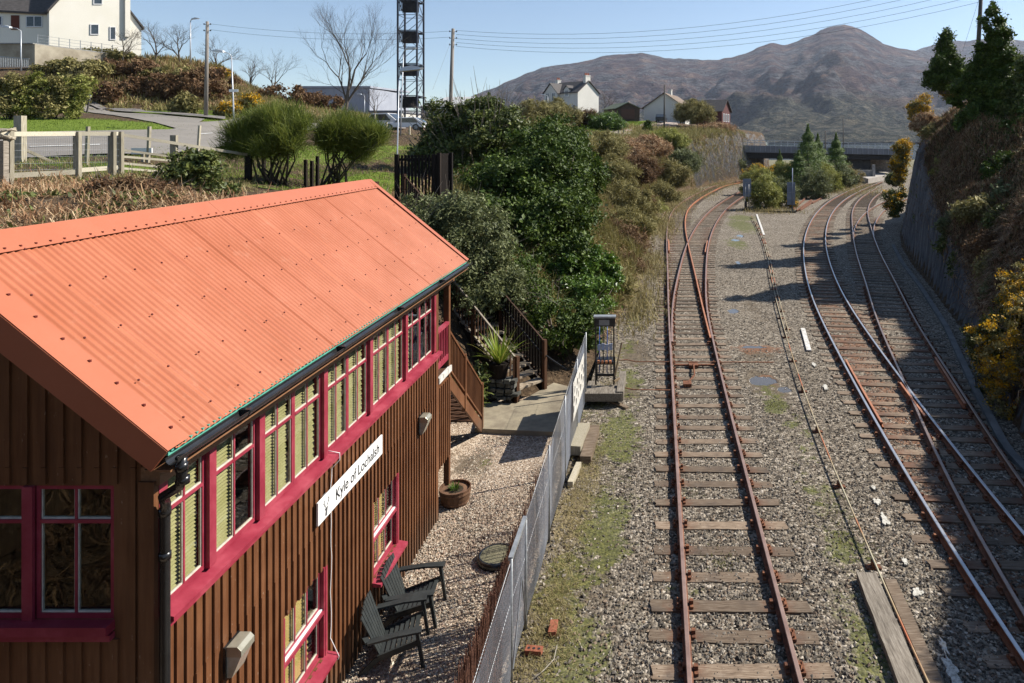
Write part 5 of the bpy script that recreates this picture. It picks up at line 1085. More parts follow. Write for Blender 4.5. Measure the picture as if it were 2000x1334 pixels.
DST = simple('dark_stone', (.03,.028,.025), (.075,.07,.06), scale=1)
mb = MB(); mb.box(bx(1425), bx(1462), YB+.6, YB+9, -.3, zb(305)); mb.build('pier', DST, br); mb = MB(); mb.box(bx(1662), bx(1705), YB+1.5, YB+9, -.3, zb(306)); mb.build('pier', DST, br)
mb = MB(); mb.box(bx(1705), bx(1800), YB+10.6, YB+12, -.3, zb(309)); mb.build('abutment', simple('pale_rubble', (.16,.14,.115), (.33,.30,.26), scale=3, bump=.05), br)
STN = simple('platform_surface', (.34,.30,.26), (.42,.38,.33), scale=1)
pl = thing('station_platform', (bx(1720), 140, 0), 'pale station platform showing under the right end of the bridge', 'platform')
mb = MB(); p = [G(1696, 349, .9), G(1740, 340, .9), G(1790, 322, .9), G(1700, 331, .9)]; mb.prism([(p[0][0], p[0][1], 0), (p[1][0], p[1][1], 0), (p[1][0]+12, p[1][1]+45, 0), (p[0][0]+4, p[0][1]+45, 0)], (0, 0, .9)); mb.build('slab', STN, pl)
mb = MB(); mb.prism([(p[1][0]-.1, p[1][1]-.02, .3), (p[1][0]+.2, p[1][1]-.02, .3), (p[1][0]+12.3, p[1][1]+45, .3), (p[1][0]+12, p[1][1]+45, .3)], (0, 0, .65)); mb.build('edge', MT['dark'], pl)
mb = MB(); mb.box(bx(1652), bx(1684), 121, 121.5, 0, 2.0).box(bx(1680), bx(1685), 120.6, 121, 0, 3.0); tag(mb.build('retaining_wall', MT['conc_grey'], None), 'low concrete wall with a pillar in front of the bridge pier', 'wall')
# ================================================================ poles and wires
PW = simple('pole_timber', (.16,.14,.12), (.30,.27,.24), scale=3, rough=.85, stretch=(1,1,.15)); DK = simple('dark_pole', (.05,.045,.04), (.10,.09,.08), scale=3, rough=.8)
LMP = simple('lamp_grey', (.42,.44,.46), (.55,.57,.6), scale=2, rough=.4, metal=.3)
def pole(x, yt, yb, Y, r, lb, xt=None, mat=None, ins=True, nins=2, side=(-1, 1)):
    b = P(x, yb, Y); t_ = P(xt if xt is not None else x, yt, Y); t = thing('telegraph_pole', b, lb, 'pole'); b = (b[0], b[1], b[2]-.6)
    mb = MB(); mb.tube([b, t_], [r, r*.72], 10); mb.build('shaft', mat or PW, t, True)
    if ins:
        for k in range(nins):
            for s in side:
                mb = MB(); z = t_[2]-.25-.55*k; mb.tube([(t_[0], Y, z), (t_[0]+s*.28, Y, z)], .02, 5); mb.lathe((t_[0]+s*.28, Y, z), [(.04, -.03), (.06, .03), (.03, .10)], 8); mb.build('insulator', MT['steel_dark'], t)
    return t_
t1 = pole(402, 42, 222, 58, .17, 'pale timber telegraph pole on the verge in front of the bracken bank', 405)
t2 = pole(876, 56, 310, 56, .18, 'timber telegraph pole rising behind the ivy-covered bushes, carrying five wires', 885, nins=3)
t3 = pole(1908, -40, 120, 48, .17, 'telegraph pole top standing behind the dark evergreen on the right hillside', 1918, DK)
pole(1297, 166, 262, 118, .17, 'dark timber pole standing on the driveway in front of the white gable house', 1298, DK, False)
pole(1612, 256, 330, 126, .16, 'short dark pole beside the pine trees in front of the bridge', None, DK, False)
pole(1647, 228, 330, 127, .10, 'tall thin pole standing right of the pine trees at the bridge', None, DK, False)
def wires(a, b, lb, sag, r=.011):
    mb = MB(); a = Vector(a); b = Vector(b); mb.tube([a+(b-a)*k/16-Vector((0,0,sag*4*(k/16)*(1-k/16))) for k in range(17)], r, 4); return tag(mb.build('overhead_wire', MT['steel_dark'], None), lb, 'wire', 'overhead wires')
for k, (zo, ze, nm) in enumerate(((0, 0, 'topmost'), (-.33, -.5, 'second from top'), (-.68, -1.0, 'middle'), (-1.0, -1.5, 'fourth from top'), (-1.32, -2.0, 'lowest'))):
    wires((t2[0]+.25, t2[1], t2[2]-.15+zo), (P(1918, 0, 48)[0], 48, P(0, -52, 48)[2]+ze), f'{nm} of the five wires sweeping from the bush pole to the right hillside', 1.75)
for k in range(2): wires((t1[0]+.25, t1[1], t1[2]-.2-.5*k), (t2[0]-.25, t2[1], t2[2]-.2-.5*k), ('upper' if not k else 'lower')+' of the two wires between the pale pole and the bush pole', .5, .010)
for k in range(3): wires((t3[0], 48, t3[2]-.3*k), (t3[0]+9, 20, t3[2]-4-.6*k), ('top', 'middle', 'bottom')[k]+' wire running down from the hillside pole to the right', .4)
wires((t2[0]-.1, 56, t2[2]-.8), P(845, 175, 50), 'stay wire slanting left from the bush pole', .02, .008)
wires((t3[0]-.1, 48, t3[2]-1.0), P(1880, 100, 46), 'stay wire slanting down from the hillside pole', .02, .01)
def street_lamp(x, yt, yb, Y, arm, lb, r=.06, xt=None, tall=False):
    b = P(x, yb, Y); xt = x if xt is None else xt; t_ = P(xt, yt, Y); t = thing('street_lamp', b, lb, 'street lamp', 'street lamps on the hillside roads')
    a = arm*Y/F; mb = MB(); p1 = (t_[0], Y, t_[2]-.25); pts = [(b[0], Y, b[2]-.3), (b[0]+(t_[0]-b[0])*.3, Y, b[2]+(t_[2]-b[2])*.3), p1]
    mb.tube(pts, [r*1.1, r*.8, r*.6], 8); mb.build('column', LMP, t, True)
    mb = MB(); mb.tube([p1, (t_[0]+a*.3, Y, t_[2]-.02), (t_[0]+a*.8, Y, t_[2]+.05)], r*.5, 6); mb.build('arm', LMP, t, True)
    mb = MB(); s = 1 if a > 0 else -1; c = (t_[0]+a*.85, Y, t_[2]+.04); mb.prism([(c[0]-s*.1, Y-.14, c[2]-.04), (c[0]+s*.65, Y-.12, c[2]+.04), (c[0]+s*.72, Y-.08, c[2]+.12), (c[0]+s*.35, Y-.1, c[2]+.20), (c[0]-s*.05, Y-.1, c[2]+.1)], (0, .28, 0)); mb.build('lantern', simple('lamp_white', (.6,.62,.63), (.7,.72,.73)), t); return t
street_lamp(41, 55, 132, 58, -26, 'street lamp with white head leaning left beside the pale house wall')
street_lamp(458, 103, 262, 46, -20, 'street lamp with a small white plate on its column, beside the yellow gorse', xt=452)
t = bpy.data.objects.new('sign_plate', None)
bpy.data.objects.remove(t)
mb = MB(); q = P(457, 177, 45.9); mb.box(q[0]-.32, q[0]+.30, q[1]-.03, q[1]-.01, q[2]-.09, q[2]+.09); lt_ = [o for o in col.objects if o.name.startswith('street_lamp')][-1]; mb.build('name_plate', MT['white'], lt_)
street_lamp(782, 97, 262, 52, 8, 'taller street lamp in front of the lattice tower', xt=788)
street_lamp(774, 140, 400, 25.5, 10, 'thin nearer lamp post beside the slatted gate', .035, xt=779)
street_lamp(372, 38, 120, 80, 5, 'straight thin lamp column standing on the bracken bank skyline', .09)
street_lamp(712, 185, 232, 118, -8, 'small distant street lamp in front of the grey warehouse', .08)
street_lamp(1070, 186, 226, 134, -8, 'small distant street lamp at the left corner of the big white house', .08)
# ================================================================ lattice tower
YT = 98; tw = thing('lattice_tower', P(803, 240, YT), 'tall dark lattice tower with small barred platforms, rising out of the picture', 'tower')
xl, xr = P(784, 0, YT)[0], P(821, 0, YT)[0]; W_ = xr-xl; zt = P(0, -45, YT)[2]; z0 = P(0, 246, YT)[2]-.5; TM = simple('tower_steel', (.035,.04,.055), (.06,.065,.085), scale=2, rough=.6, metal=.2)
for x, y in ((xl, YT-W_/2), (xr, YT-W_/2), (xl, YT+W_/2), (xr, YT+W_/2)): mb = MB(); mb.box(x-.11, x+.11, y-.11, y+.11, z0, zt); mb.build('leg', TM, tw)
lev = [P(0, y, YT)[2] for y in (246, 188, 126, 62, 2, -45)]
mb = MB()
for a, b_ in zip(lev, lev[1:]):
    m_ = (a+b_)/2
    for x0_, y0_, x1_, y1_ in ((xl, YT-W_/2, xr, YT-W_/2), (xl, YT+W_/2, xr, YT+W_/2), (xl, YT-W_/2, xl, YT+W_/2), (xr, YT-W_/2, xr, YT+W_/2)):
        mb.beam((x0_, y0_, a), (x1_, y1_, m_), .07, .07); mb.beam((x1_, y1_, m_), (x0_, y0_, b_), .07, .07); mb.beam((x0_, y0_, b_), (x1_, y1_, b_), .12, .12); mb.beam((x0_, y0_, m_), (x1_, y1_, m_), .07, .07)
mb.build('bracing', TM, tw)
for zz in lev[1:]:
    mb = MB(); mb.box(xl+.25, xr-.15, YT-W_/2-.1, YT+W_/2, zz-.25, zz-.12)
    for k in range(12): x = xl+.3+(W_-.5)*k/11; mb.box(x-.06, x+.06, YT-W_/2-.1, YT-W_/2-.04, zz-1.75, zz-.25)
    mb.box(xl+.3, xr-.2, YT-.2, YT, zz-1.7, zz-.3); mb.build('platform', simple('tower_dark', (.018,.018,.02), (.03,.03,.033)), tw)
# ================================================================ houses
WH = simple('white_render', (.62,.60,.54), (.68,.66,.60), scale=.6, rough=.9); CRM = simple('cream_render', (.78,.74,.63), (.82,.78,.68), scale=.5, rough=.9)
SLT = simple('slate_roof', (.055,.05,.048), (.10,.09,.085), scale=3, rough=.8, stretch=(1,1,3)); BRS = simple('brown_tiles', (.13,.09,.06), (.19,.14,.10), scale=2)
WFM = simple('window_frame_white', (.7,.7,.7)); GLD = simple('house_glass', (.03,.04,.05), (.06,.075,.09), rough=.08, spec=.6); PT = simple('chimney_pot', (.35,.11,.06), (.42,.15,.08))
def gabled(name, label, c, a, L, Wd, he, hr, wallm, roofm, ov=.25, cat='house'):
    """box with ridge along local X; a = rotation; c = centre of the base. Returns (thing, w) where w maps local->world"""
    t = thing(name, c, label, cat); ca, sa = math.cos(a), math.sin(a)
    w = lambda x, y, z: (c[0]+x*ca-y*sa, c[1]+x*sa+y*ca, c[2]+z)
    mb = MB(); pts = [w(-L/2, -Wd/2, -.8), w(-L/2, Wd/2, -.8), w(-L/2, Wd/2, he), w(-L/2, 0, hr), w(-L/2, -Wd/2, he)]; mb.prism(pts, Vector(w(L, 0, 0))-Vector(w(0, 0, 0))); mb.build('wall', wallm, t)
    mb = MB()
    for s in (-1, 1):
        k = (hr-he)/(Wd/2); e = Wd/2+ov; pts = [w(-L/2-ov, 0, hr+.02), w(-L/2-ov, s*e, hr-e*k+.02), w(-L/2-ov, s*e, hr-e*k+.14), w(-L/2-ov, 0, hr+.16)]; mb.prism(pts, Vector(w(L+2*ov, 0, 0))-Vector(w(0, 0, 0)))
    mb.build('roof', roofm, t); return t, w
def hwindow(t, w, face, u, z, ww, hh, fr=WFM, cols_=2, d=.06):
    """face: ('x',x) or ('y',y) local plane; window centred at u,z"""
    ax, pl = face; s = 1 if pl > 0 else -1
    q = (lambda a, zz, o: w(pl+s*o, a, zz)) if ax == 'x' else (lambda a, zz, o: w(a, pl+s*o, zz))
    def bx_(mb, a0, a1, z0, z1, o0, o1): mb.prism([q(a0, z0, o0), q(a1, z0, o0), q(a1, z1, o0), q(a0, z1, o0)], Vector(q(a0, z0, o1))-Vector(q(a0, z0, o0)))
    mb = MB(); f = .09; bx_(mb, u-ww/2-f, u+ww/2+f, z-hh/2-f, z-hh/2, .01, d); bx_(mb, u-ww/2-f, u+ww/2+f, z+hh/2, z+hh/2+f, .01, d); bx_(mb, u-ww/2-f, u-ww/2, z-hh/2, z+hh/2, .01, d); bx_(mb, u+ww/2, u+ww/2+f, z-hh/2, z+hh/2, .01, d)
    for k in range(1, cols_): a = u-ww/2+ww*k/cols_; bx_(mb, a-.03, a+.03, z-hh/2, z+hh/2, .012, d)
    fr_ = mb.build('window', fr, t); mb = MB(); bx_(mb, u-ww/2, u+ww/2, z-hh/2, z+hh/2, .008, .02); mb.build('pane', GLD, fr_)
def chimney(t, w, x, y, z0, z1, sx, sy, n_, wallm=WH):
    mb = MB(); p = [w(x-sx/2, y-sy/2, z0), w(x+sx/2, y-sy/2, z0), w(x+sx/2, y+sy/2, z0), w(x-sx/2, y+sy/2, z0)]; mb.prism(p, (0, 0, z1-z0)); p = [w(x-sx/2-.06, y-sy/2-.06, z1+.002), w(x+sx/2+.06, y-sy/2-.06, z1+.002), w(x+sx/2+.06, y+sy/2+.06, z1+.002), w(x-sx/2-.06, y+sy/2+.06, z1+.002)]; mb.prism(p, (0, 0, .14)); c_ = mb.build('chimney', wallm, t)
    for k in range(n_): q = w(x+(k-(n_-1)/2)*sx/n_ if sx > sy else x, y+(k-(n_-1)/2)*sy/n_ if sy >= sx else y, z1+.14); mb = MB(); mb.lathe(q, [(.14, 0), (.12, .45), (.14, .5)], 8); mb.build('chimney_pot', PT, c_)
# big white two-storey house
c = P(1118, 226, 142); a = R(-38)
t, w = gabled('white_house', 'white two-storey house with grey slate roof, red chimney pots and a dormer, above the cutting', c, a, 9.3, 6.2, 4.7, 7.0, WH, SLT, .3)
chimney(t, w, 4.2, 0, 6.3, 8.1, .7, 1.4, 3); chimney(t, w, -4.3, 0, 6.3, 7.6, .7, 1.0, 2)
wx = -2.6; mb = MB(); mb.prism([w(wx-2, -3.8, -.8), w(wx+2, -3.8, -.8), w(wx+2, -3.8, 4.7), w(wx, -3.8, 6.6), w(wx-2, -3.8, 4.7)], Vector(w(0, 3.7, 0))-Vector(w(0, 0, 0))); mb.build('wall', WH, t)
mb = MB()
for s in (-1, 1): mb.prism([w(wx, -4.05, 6.65), w(wx+s*2.3, -4.05, 4.45), w(wx+s*2.3, -4.05, 4.6), w(wx, -4.05, 6.8)], Vector(w(0, 4.2, 0))-Vector(w(0, 0, 0)))
mb.build('roof', SLT, t)
mb = MB(); dx = 1.6; mb.prism([w(dx-.8, -3.25, 3.6), w(dx+.8, -3.25, 3.6), w(dx+.8, -3.25, 5.3), w(dx, -3.25, 6.0), w(dx-.8, -3.25, 5.3)], Vector(w(0, 2.2, 0))-Vector(w(0, 0, 0))); mb.build('dormer', WH, t)
mb = MB()
for s in (-1, 1): mb.prism([w(dx, -3.4, 6.05), w(dx+s*1.0, -3.4, 5.2), w(dx+s*1.0, -3.4, 5.32), w(dx, -3.4, 6.17)], Vector(w(0, 2.4, 0))-Vector(w(0, 0, 0)))
mb.build('dormer_roof', SLT, t)
for u_, z_ in ((wx-.9, 3.9), (wx+.9, 3.9), (wx-.9, 1.3), (wx+.9, 1.3)): hwindow(t, w, ('y', -3.8), u_, z_, .8, 1.4)
hwindow(t, w, ('y', -3.25), dx, 4.5, .7, 1.1); hwindow(t, w, ('y', -3.1), 1.6, 1.4, .9, 1.3); hwindow(t, w, ('y', -3.1), 3.6, 1.4, .7, 1.2)
# garage
c = P(1213, 233, 139); t, w = gabled('garage', 'low brown garage with green-grey roof between the two white houses', c, R(0), 3, 3, 2, 2.8, MT['darkwood'], SLT)
for ch in list(t.children): bpy.data.objects.remove(ch)
w = lambda x, y, z: (c[0]+x, c[1]+y, c[2]+z)
BRW = simple('brown_cladding', (.07,.045,.035), (.10,.065,.05), scale=2); GRN = simple('green_grey_roof', (.09,.11,.07), (.13,.15,.10), scale=1)
mb = MB(); mb.prism([w(-.6, -3, -.4), w(3.9, -3, -.4), w(3.9, -3, 2.1), w(1.6, -3, 3.2), w(-.6, -3, 2.1)], (-3.2, 6, 0)); mb.build('wall', BRW, t)
mb = MB(); mb.prism([w(1.6, -3.3, 3.22), w(-.9, -3.3, 2.0), w(-.9, -3.3, 2.12), w(1.6, -3.3, 3.36)], (-3.3, 6.2, 0)); mb.prism([w(1.6, -3.3, 3.22), w(4.2, -3.3, 2.0), w(4.2, -3.3, 2.12), w(1.6, -3.3, 3.36)], (-3.3, 6.2, 0)); mb.build('roof', GRN, t)
mb = MB(); mb.box(c[0]+.2, c[0]+2.9, c[1]-3.1, c[1]-3.01, c[2], c[2]+2.0); mb.build('door', simple('garage_door', (.12,.06,.045)), t)
# gable house
c = P(1301, 238, 146); t, w = gabled('gable_house', 'single-storey house with a blank cream gable facing the camera and a brown tiled roof', (c[0]+1.2, c[1]+6, c[2]), R(76), 13, 9.2, 3.1, 6.2, WH, BRS, .5)
chimney(t, w, -1, 0, 5.6, 7.2, .8, .8, 0)
# red house
c = P(1401, 243, 150); t, w = gabled('red_house', 'dark red boarded house with black roof standing beyond the rock face', (c[0]-1.3, c[1]+3, c[2]-.3), R(-24), 7.5, 6.0, 3.4, 5.8, simple('oxblood_boards', (.07,.022,.02), (.11,.035,.03), scale=3, stretch=(3,3,.3)), SLT, .4)
for u_ in (-1.6, 0, 1.6): hwindow(t, w, ('x', 3.75), u_, 1.8, .8, 1.6)
# parked car in front of the gable house
def car(name, lb, c, a, L, Wd, Ht, bodym, cat='car', van=False):
    t = thing(name, c, lb, cat); ca, sa = math.cos(a), math.sin(a); w = lambda x, y, z: (c[0]+x*ca-y*sa, c[1]+x*sa+y*ca, c[2]+z)
    h1 = Ht*(.56 if not van else .5); pr = [(-L/2, .3), (L/2, .3), (L/2, h1*.8), (L/2-.15, h1), (L*.22, h1+.05), (L*.08, Ht*.97), (-L*.28 if not van else -L*.46, Ht), (-L/2+.12, h1+.1 if not van else Ht*.97), (-L/2, h1)]
    mb = MB(); mb.prism([w(x, -Wd/2, z) for x, z in pr], Vector(w(0, Wd, 0))-Vector(w(0, 0, 0))); mb.build('body', bodym, t, bevel=.05)
    for s in (-1, 1):
        y = s*(Wd/2+.005); mb = MB(); pr2 = [(L*.2, h1+.05), (L*.08, Ht*.92), (-L*.25, Ht*.93), (-L*.36, h1+.05)]; mb.prism([w(x, y, z) for x, z in pr2], Vector(w(0, s*.012, 0))-Vector(w(0, 0, 0))); mb.build('window', GLD, t)
        for x in (-L*.31, L*.31):
            mb = MB(); mb.tube([w(x, s*(Wd/2-.18), .32), w(x, s*(Wd/2+.02), .32)], .32, 16); wh = mb.build('wheel', MT['black'], t); mb = MB(); mb.tube([w(x, s*(Wd/2+.021), .32), w(x, s*(Wd/2+.03), .32)], .19, 12); mb.build('rim', MT['galv'], wh)
    for nm, x, z0_, z1_, ins_ in (('windscreen', 0, 0, 0, 0),):
        mb = MB(); e = .02; mb.prism([w(L*.22+e, -Wd/2+.1, h1+.08), w(L*.22+e, Wd/2-.1, h1+.08), w(L*.08+e, Wd/2-.15, Ht*.93), w(L*.08+e, -Wd/2+.15, Ht*.93)], Vector(w(.015, 0, .01))-Vector(w(0, 0, 0))); mb.build(nm, GLD, t)
    if not van:
        mb = MB(); mb.prism([w(-L/2+.02, -Wd/2+.12, h1+.08), w(-L/2+.02, Wd/2-.12, h1+.08), w(-L*.3, Wd/2-.16, Ht*.96), w(-L*.3, -Wd/2+.16, Ht*.96)], Vector(w(-.015, 0, .02))-Vector(w(0, 0, 0))); mb.build('rear_window', GLD, t)
    for s in (-1, 1): mb = MB(); q = w(L/2+.005, s*(Wd/2-.25), h1*.75); mb.lathe(q, [(.12, -.05), (.12, .05)], 8); mb.build('headlight', MT['galv'], t)
    return t
pm = lambda n_, c_, r_=.3: simple(n_, c_, rough=r_, spec=.6)
c = P(1292, 238.5, 138); car('parked_car', 'dark car parked on the drive in front of the blank gable', c, R(80), 4.2, 1.8, 1.6, pm('black_car_paint', (.012,.014,.018)))
def gz(x, Y, yp): return P(x, yp, Y)
c = P(742, 256, 72); car('parked_van', 'white pickup van with dark windows parked behind the broom bushes', c, R(172), 4.9, 1.9, 1.9, pm('white_van_paint', (.7,.7,.7)), 'van')
c = P(791, 255, 66); car('parked_car', 'white car bonnet showing right of the lamp post by the tower', c, R(185), 4.0, 1.7, 1.3, pm('white_car_paint', (.72,.73,.74)))
# industrial sheds behind the bare tree
def shed(name, lb, x0, x1, yt, yb, Y, dep, mat, roof, slope=0):
    p, q = P(x0, yb, Y), P(x1, yt, Y); t = thing(name, ((p[0]+q[0])/2, Y, p[2]), lb, 'building'); mb = MB(); mb.box(p[0], q[0], Y, Y+dep, p[2]-1, q[2]); mb.build('wall', mat, t)
    mb = MB(); mb.prism([(p[0]-.2, Y-.2, q[2]+.02), (q[0]+.2, Y-.2, q[2]+.02), (q[0]+.2, Y+dep, q[2]+.02+slope), (p[0]-.2, Y+dep, q[2]+.02+slope)], (0, 0, .35)); mb.build('roof', roof, t); return t
SH = simple('grey_cladding', (.30,.32,.37), (.36,.38,.43), scale=.5, stretch=(6,1,1), rough=.6); RF = simple('pale_sheet_roof', (.5,.51,.52), (.6,.61,.62), scale=.5, rough=.5)
shed('warehouse', 'large grey windowless warehouse behind the bare tree', 588, 722, 172, 240, 126, 20, SH, SH, .5)
shed('low_shed', 'low pale flat-roofed shed between the warehouse and the tower', 722, 785, 220, 250, 116, 10, WH, simple('shed_edge', (.2,.21,.23)), 0)
shed('sheet_roofed_building', 'building with pale ribbed sheet roof behind the lattice tower', 822, 905, 212, 250, 108, 14, simple('grey_shed_wall', (.2,.2,.2)), simple('ribbed_roof', (.33,.33,.32), (.46,.46,.45), scale=2.2, stretch=(4,.2,1)), 2.4)
# cream house top left: its gable plane is turned towards the sun
nv = Vector((.80, -.60, 0)); tv = Vector((.60, .80, 0)); A0 = Vector(P(96, 90, 76))
def hp(x, y, o=0.):
    k = (x-PX)/F; s = (k*A0.y-A0.x)/(tv.x-k*tv.y); q = A0+tv*s; return Vector((q.x, q.y, H-(y-HY)*q.y/F))+nv*o
t = thing('cream_house', (A0.x-2, A0.y+4, hp(120, 95).z), 'large cream rendered house with slate roof at the top left corner', 'house')
mb = MB(); mb.prism([hp(96,115), hp(276,115), hp(276,55), hp(252,22), hp(250,-60), hp(205,-95), hp(96,22)], -nv*8); mb.build('wall', CRM, t)
w0 = A0-nv*1.2; wl = Vector((w0.x-14*.93, w0.y-14*.36, 0)); zt_, zb_ = hp(96,26).z, hp(96,115).z
wg = lambda s_, z, o=0: Vector((w0.x+(wl.x-w0.x)*s_-.36*-o*-1, w0.y+(wl.y-w0.y)*s_-.93*o, z))
mb = MB(); mb.prism([wg(0,zb_), wg(1,zb_), wg(1,zt_), wg(0,zt_)], (-2.5, 7, 0)); mb.build('wing_wall', CRM, t)
mb = MB(); mb.prism([wg(-.03,zt_-.05,.4), wg(1,zt_-.05,.4), wg(1,zt_+4.2,-4), wg(-.03,zt_+4.2,-4)], (0, 0, .22)); mb.prism([hp(92,24,.25), hp(205,-98,.25), hp(205,-103,.25), hp(92,19,.25)], -nv*8.4); mb.prism([hp(252,22,.2), hp(281,58,.2), hp(281,54,.2), hp(252,17,.2)], -nv*8.4); mb.build('roof', SLT, t)
mb = MB(); mb.prism([hp(243,72,.002), hp(253,72,.002), hp(253,-70,.002), hp(243,-70,.002)], nv*.3); mb.build('chimney', CRM, t)
def cw(f, x0, x1, y0, y1, cols_=2):
    def q(x, y, o): return f(x, y, o)
    def fr(mb, a0, a1, b0, b1, o0=.005, o1=.08): mb.prism([q(a0,b0,o0), q(a1,b0,o0), q(a1,b1,o0), q(a0,b1,o0)], q(a0,b0,o1)-q(a0,b0,o0))
    g_ = 1.6; mb = MB(); fr(mb,x0,x1,y0,y0+g_); fr(mb,x0,x1,y1-g_,y1); fr(mb,x0,x0+g_,y0+g_,y1-g_); fr(mb,x1-g_,x1,y0+g_,y1-g_)
    for k in range(1, cols_): a_ = x0+(x1-x0)*k/cols_; fr(mb,a_-.8,a_+.8,y0+g_,y1-g_)
    wd = mb.build('window', WFM, t); mb = MB(); fr(mb,x0+g_,x1-g_,y0+g_,y1-g_,.006,.03); mb.build('pane', GLD, wd)
cw(hp,176,193,47,68,1); cw(hp,182,200,-8,9,1); cw(hp,214,226,52,78,1)
def wp(x, y, o=0.):
    k = (x-PX)/F; dx, dy = wl.x-w0.x, wl.y-w0.y; s_ = (k*w0.y-w0.x)/(dx-k*dy); q_ = Vector((w0.x+dx*s_, w0.y+dy*s_, 0)); q_.z = H-(y-HY)*q_.y/F; return q_+Vector((.36, -.93, 0))*o
cw(wp,51,83,31,53,2); cw(wp,-40,5,31,50,2)
mb = MB(); mb.prism([wp(22,58,.004), wp(38,58,.004), wp(38,30,.004), wp(22,30,.004)], wp(22,58,.08)-wp(22,58,.004)); mb.build('door', simple('red_brown_door', (.12,.035,.02)), t)
# garden wall below the house, fence on it
t = thing('garden_wall', P(60, 120, 70), 'pale rendered garden wall with coping below the cream house', 'wall'); YG = 69.5
gy_ = lambda x: YG+(8.0*(x-68)/172 if x > 68 else 0); gw = lambda x, y, d=0: Vector(P(x, y, gy_(x)))+Vector((0, d, 0))
mb = MB(); mb.prism([gw(68,128), gw(240,125), gw(240,109), gw(68,86)], (-.3, .3, 0)); mb.prism([gw(-60,130), gw(67.9,128), gw(67.9,86), gw(-60,86)], (0, .4, 0)); mb.build('body', simple('stained_render', (.26,.22,.16), (.42,.37,.28), scale=.8, rough=.95), t)
mb = MB(); mb.prism([gw(66,86,-.1), gw(241,109,-.1), gw(241,107,-.1), gw(66,84,-.1)], (-.4, .5, 0)); mb.prism([gw(-60,85.9,-.1), gw(65.9,85.9,-.1), gw(65.9,84,-.1), gw(-60,84,-.1)], (0, .6, 0)); mb.build('coping', MT['conc_grey'], t)
gx_ = lambda x: gw(x, 0).x; gz_ = lambda y: P(0, y, YG+2)[2]
t = thing('wire_fence', gw(150, 90), 'thin wire fence on posts along the top of the garden wall', 'fence'); mb = MB()
for k in range(9): x = 70+k*21; b = 85+(x-68)/172*23; mb.tube([gw(x, b, .2), gw(x, b-18, .2)], .035, 5)
for h_ in (17, 11, 5): mb.tube([gw(70, 85-h_, .2), gw(238, 108-h_, .2)], .015, 4)
mb.build('posts_and_wires', MT['galv'], t)
t = thing('iron_railing', P(30, 132, 60), 'grey vertical bar railing at the left edge below the garden wall', 'railing'); mb = MB(); rg = lambda x, y: P(x, y, 60)
for k in range(17): x = 0+k*3.4; mb.beam(rg(x, 132), rg(x, 110+k*.28), .04, .03)
mb.beam(rg(-2, 110), rg(57, 115), .05, .05); mb.beam(rg(-2, 131), rg(57, 131), .05, .05); mb.build('bars', MT['galv'], t)
# ================================================================ timber fence along the bank top
tf = thing('timber_fence', P(150, 345, 19.6), 'pale timber post-and-rail fence with netting along the bank top at the left', 'fence')
fp_ = [(-30, 262, 380, 17.3), (17, 255, 360, 18.0), (151, 257, 350, 20.0), (219, 257, 340, 21.2), (234, 257, 341, 21.6), (340, 264, 342, 23.2), (485, 303, 362, 25.5)]
posts3 = []
for x, yt, yb, Y in fp_:
    a, b = P(x, yt, Y), P(x, yb, Y); wd = (11.5 if x != 17 else 14)*Y/F; mb = MB(); mb.box(a[0]-wd/2, a[0]+wd/2, Y-.06, Y+.06, b[2]-.3, a[2]); mb.build('post', MT['post'] if x < 400 else MT['darkwood'], tf); posts3.append((a, b))
def frail(i, j, yo0, yo1, wz, mat=None):
    a, b = posts3[i], posts3[j]; Ya, Yb = a[0][1]-.075, b[0][1]-.075; p = Vector((a[0][0], Ya, H-(yo0-HY)*Ya/F)); q = Vector((b[0][0], Yb, H-(yo1-HY)*Yb/F)); mb = MB(); mb.beam(p, q, .03, wz); mb.build('rail', mat or MT['rail_t'], tf)
frail(0, 2, 262, 261, .125); frail(2, 3, 261, 261, .125); frail(3, 4, 261, 261, .12); frail(0, 2, 346, 336, .14); frail(2, 4, 333, 327, .13)
frail(4, 6, 262, 302, .10)
for yo0, yo1 in ((292, 306), (305, 314), (318, 328), (328, 337)): frail(4, 5, yo0, yo1, .07)
V = []; Fq = []
for k in range(0, 60): x = 17+k*3.6; Y = np.interp(x, [17, 234], [17.9, 21.5]); wire(P(x, 264, Y), P(x, 340, Y), .003)
for k in range(6): wire(P(17, 268+k*13, 17.95), P(234, 268+k*12, 21.55), .003)
npmesh('netting', np.array(V), Fq, [WM_], parent=tf)
# rope on the corner post
t = thing('rope_coil', P(12, 258, 17.8), 'frayed pale rope coiled round the big corner post at the left edge', 'rope'); mb = MB(); r = random.Random(8); c0 = Vector(P(8, 260, 17.8)); pts = []
for k in range(70): a = k*.52; pts.append(c0+Vector((.24*math.cos(a)+r.uniform(-.03, .03), .16*math.sin(a), .13*math.sin(a*.5+1)+r.uniform(-.03, .03)-.02)))
mb.tube(pts, .028, 6); mb.tube([c0+Vector((-.25, -.1, .1)), c0+Vector((-.6, -.1, .16)), c0+Vector((-1.2, 0, .12))], .04, 6); mb.tube([c0+Vector((.0, -.15, -.1)), c0+Vector((-.08, -.2, -.35))], .02, 5); mb.build('coil', simple('old_rope', (.32,.27,.19), (.5,.44,.34), scale=14, rough=.95), t)
t = thing('dark_hut', P(-20, 360, 17.6), 'dark timber post cluster at the very left edge under the rope', 'post'); mb = MB(); a = P(-40, 275, 17.7); b = P(14, 372, 17.7); mb.box(a[0], b[0], 17.6, 17.75, b[2], a[2]); mb.build('boards', MT['plank'], t)
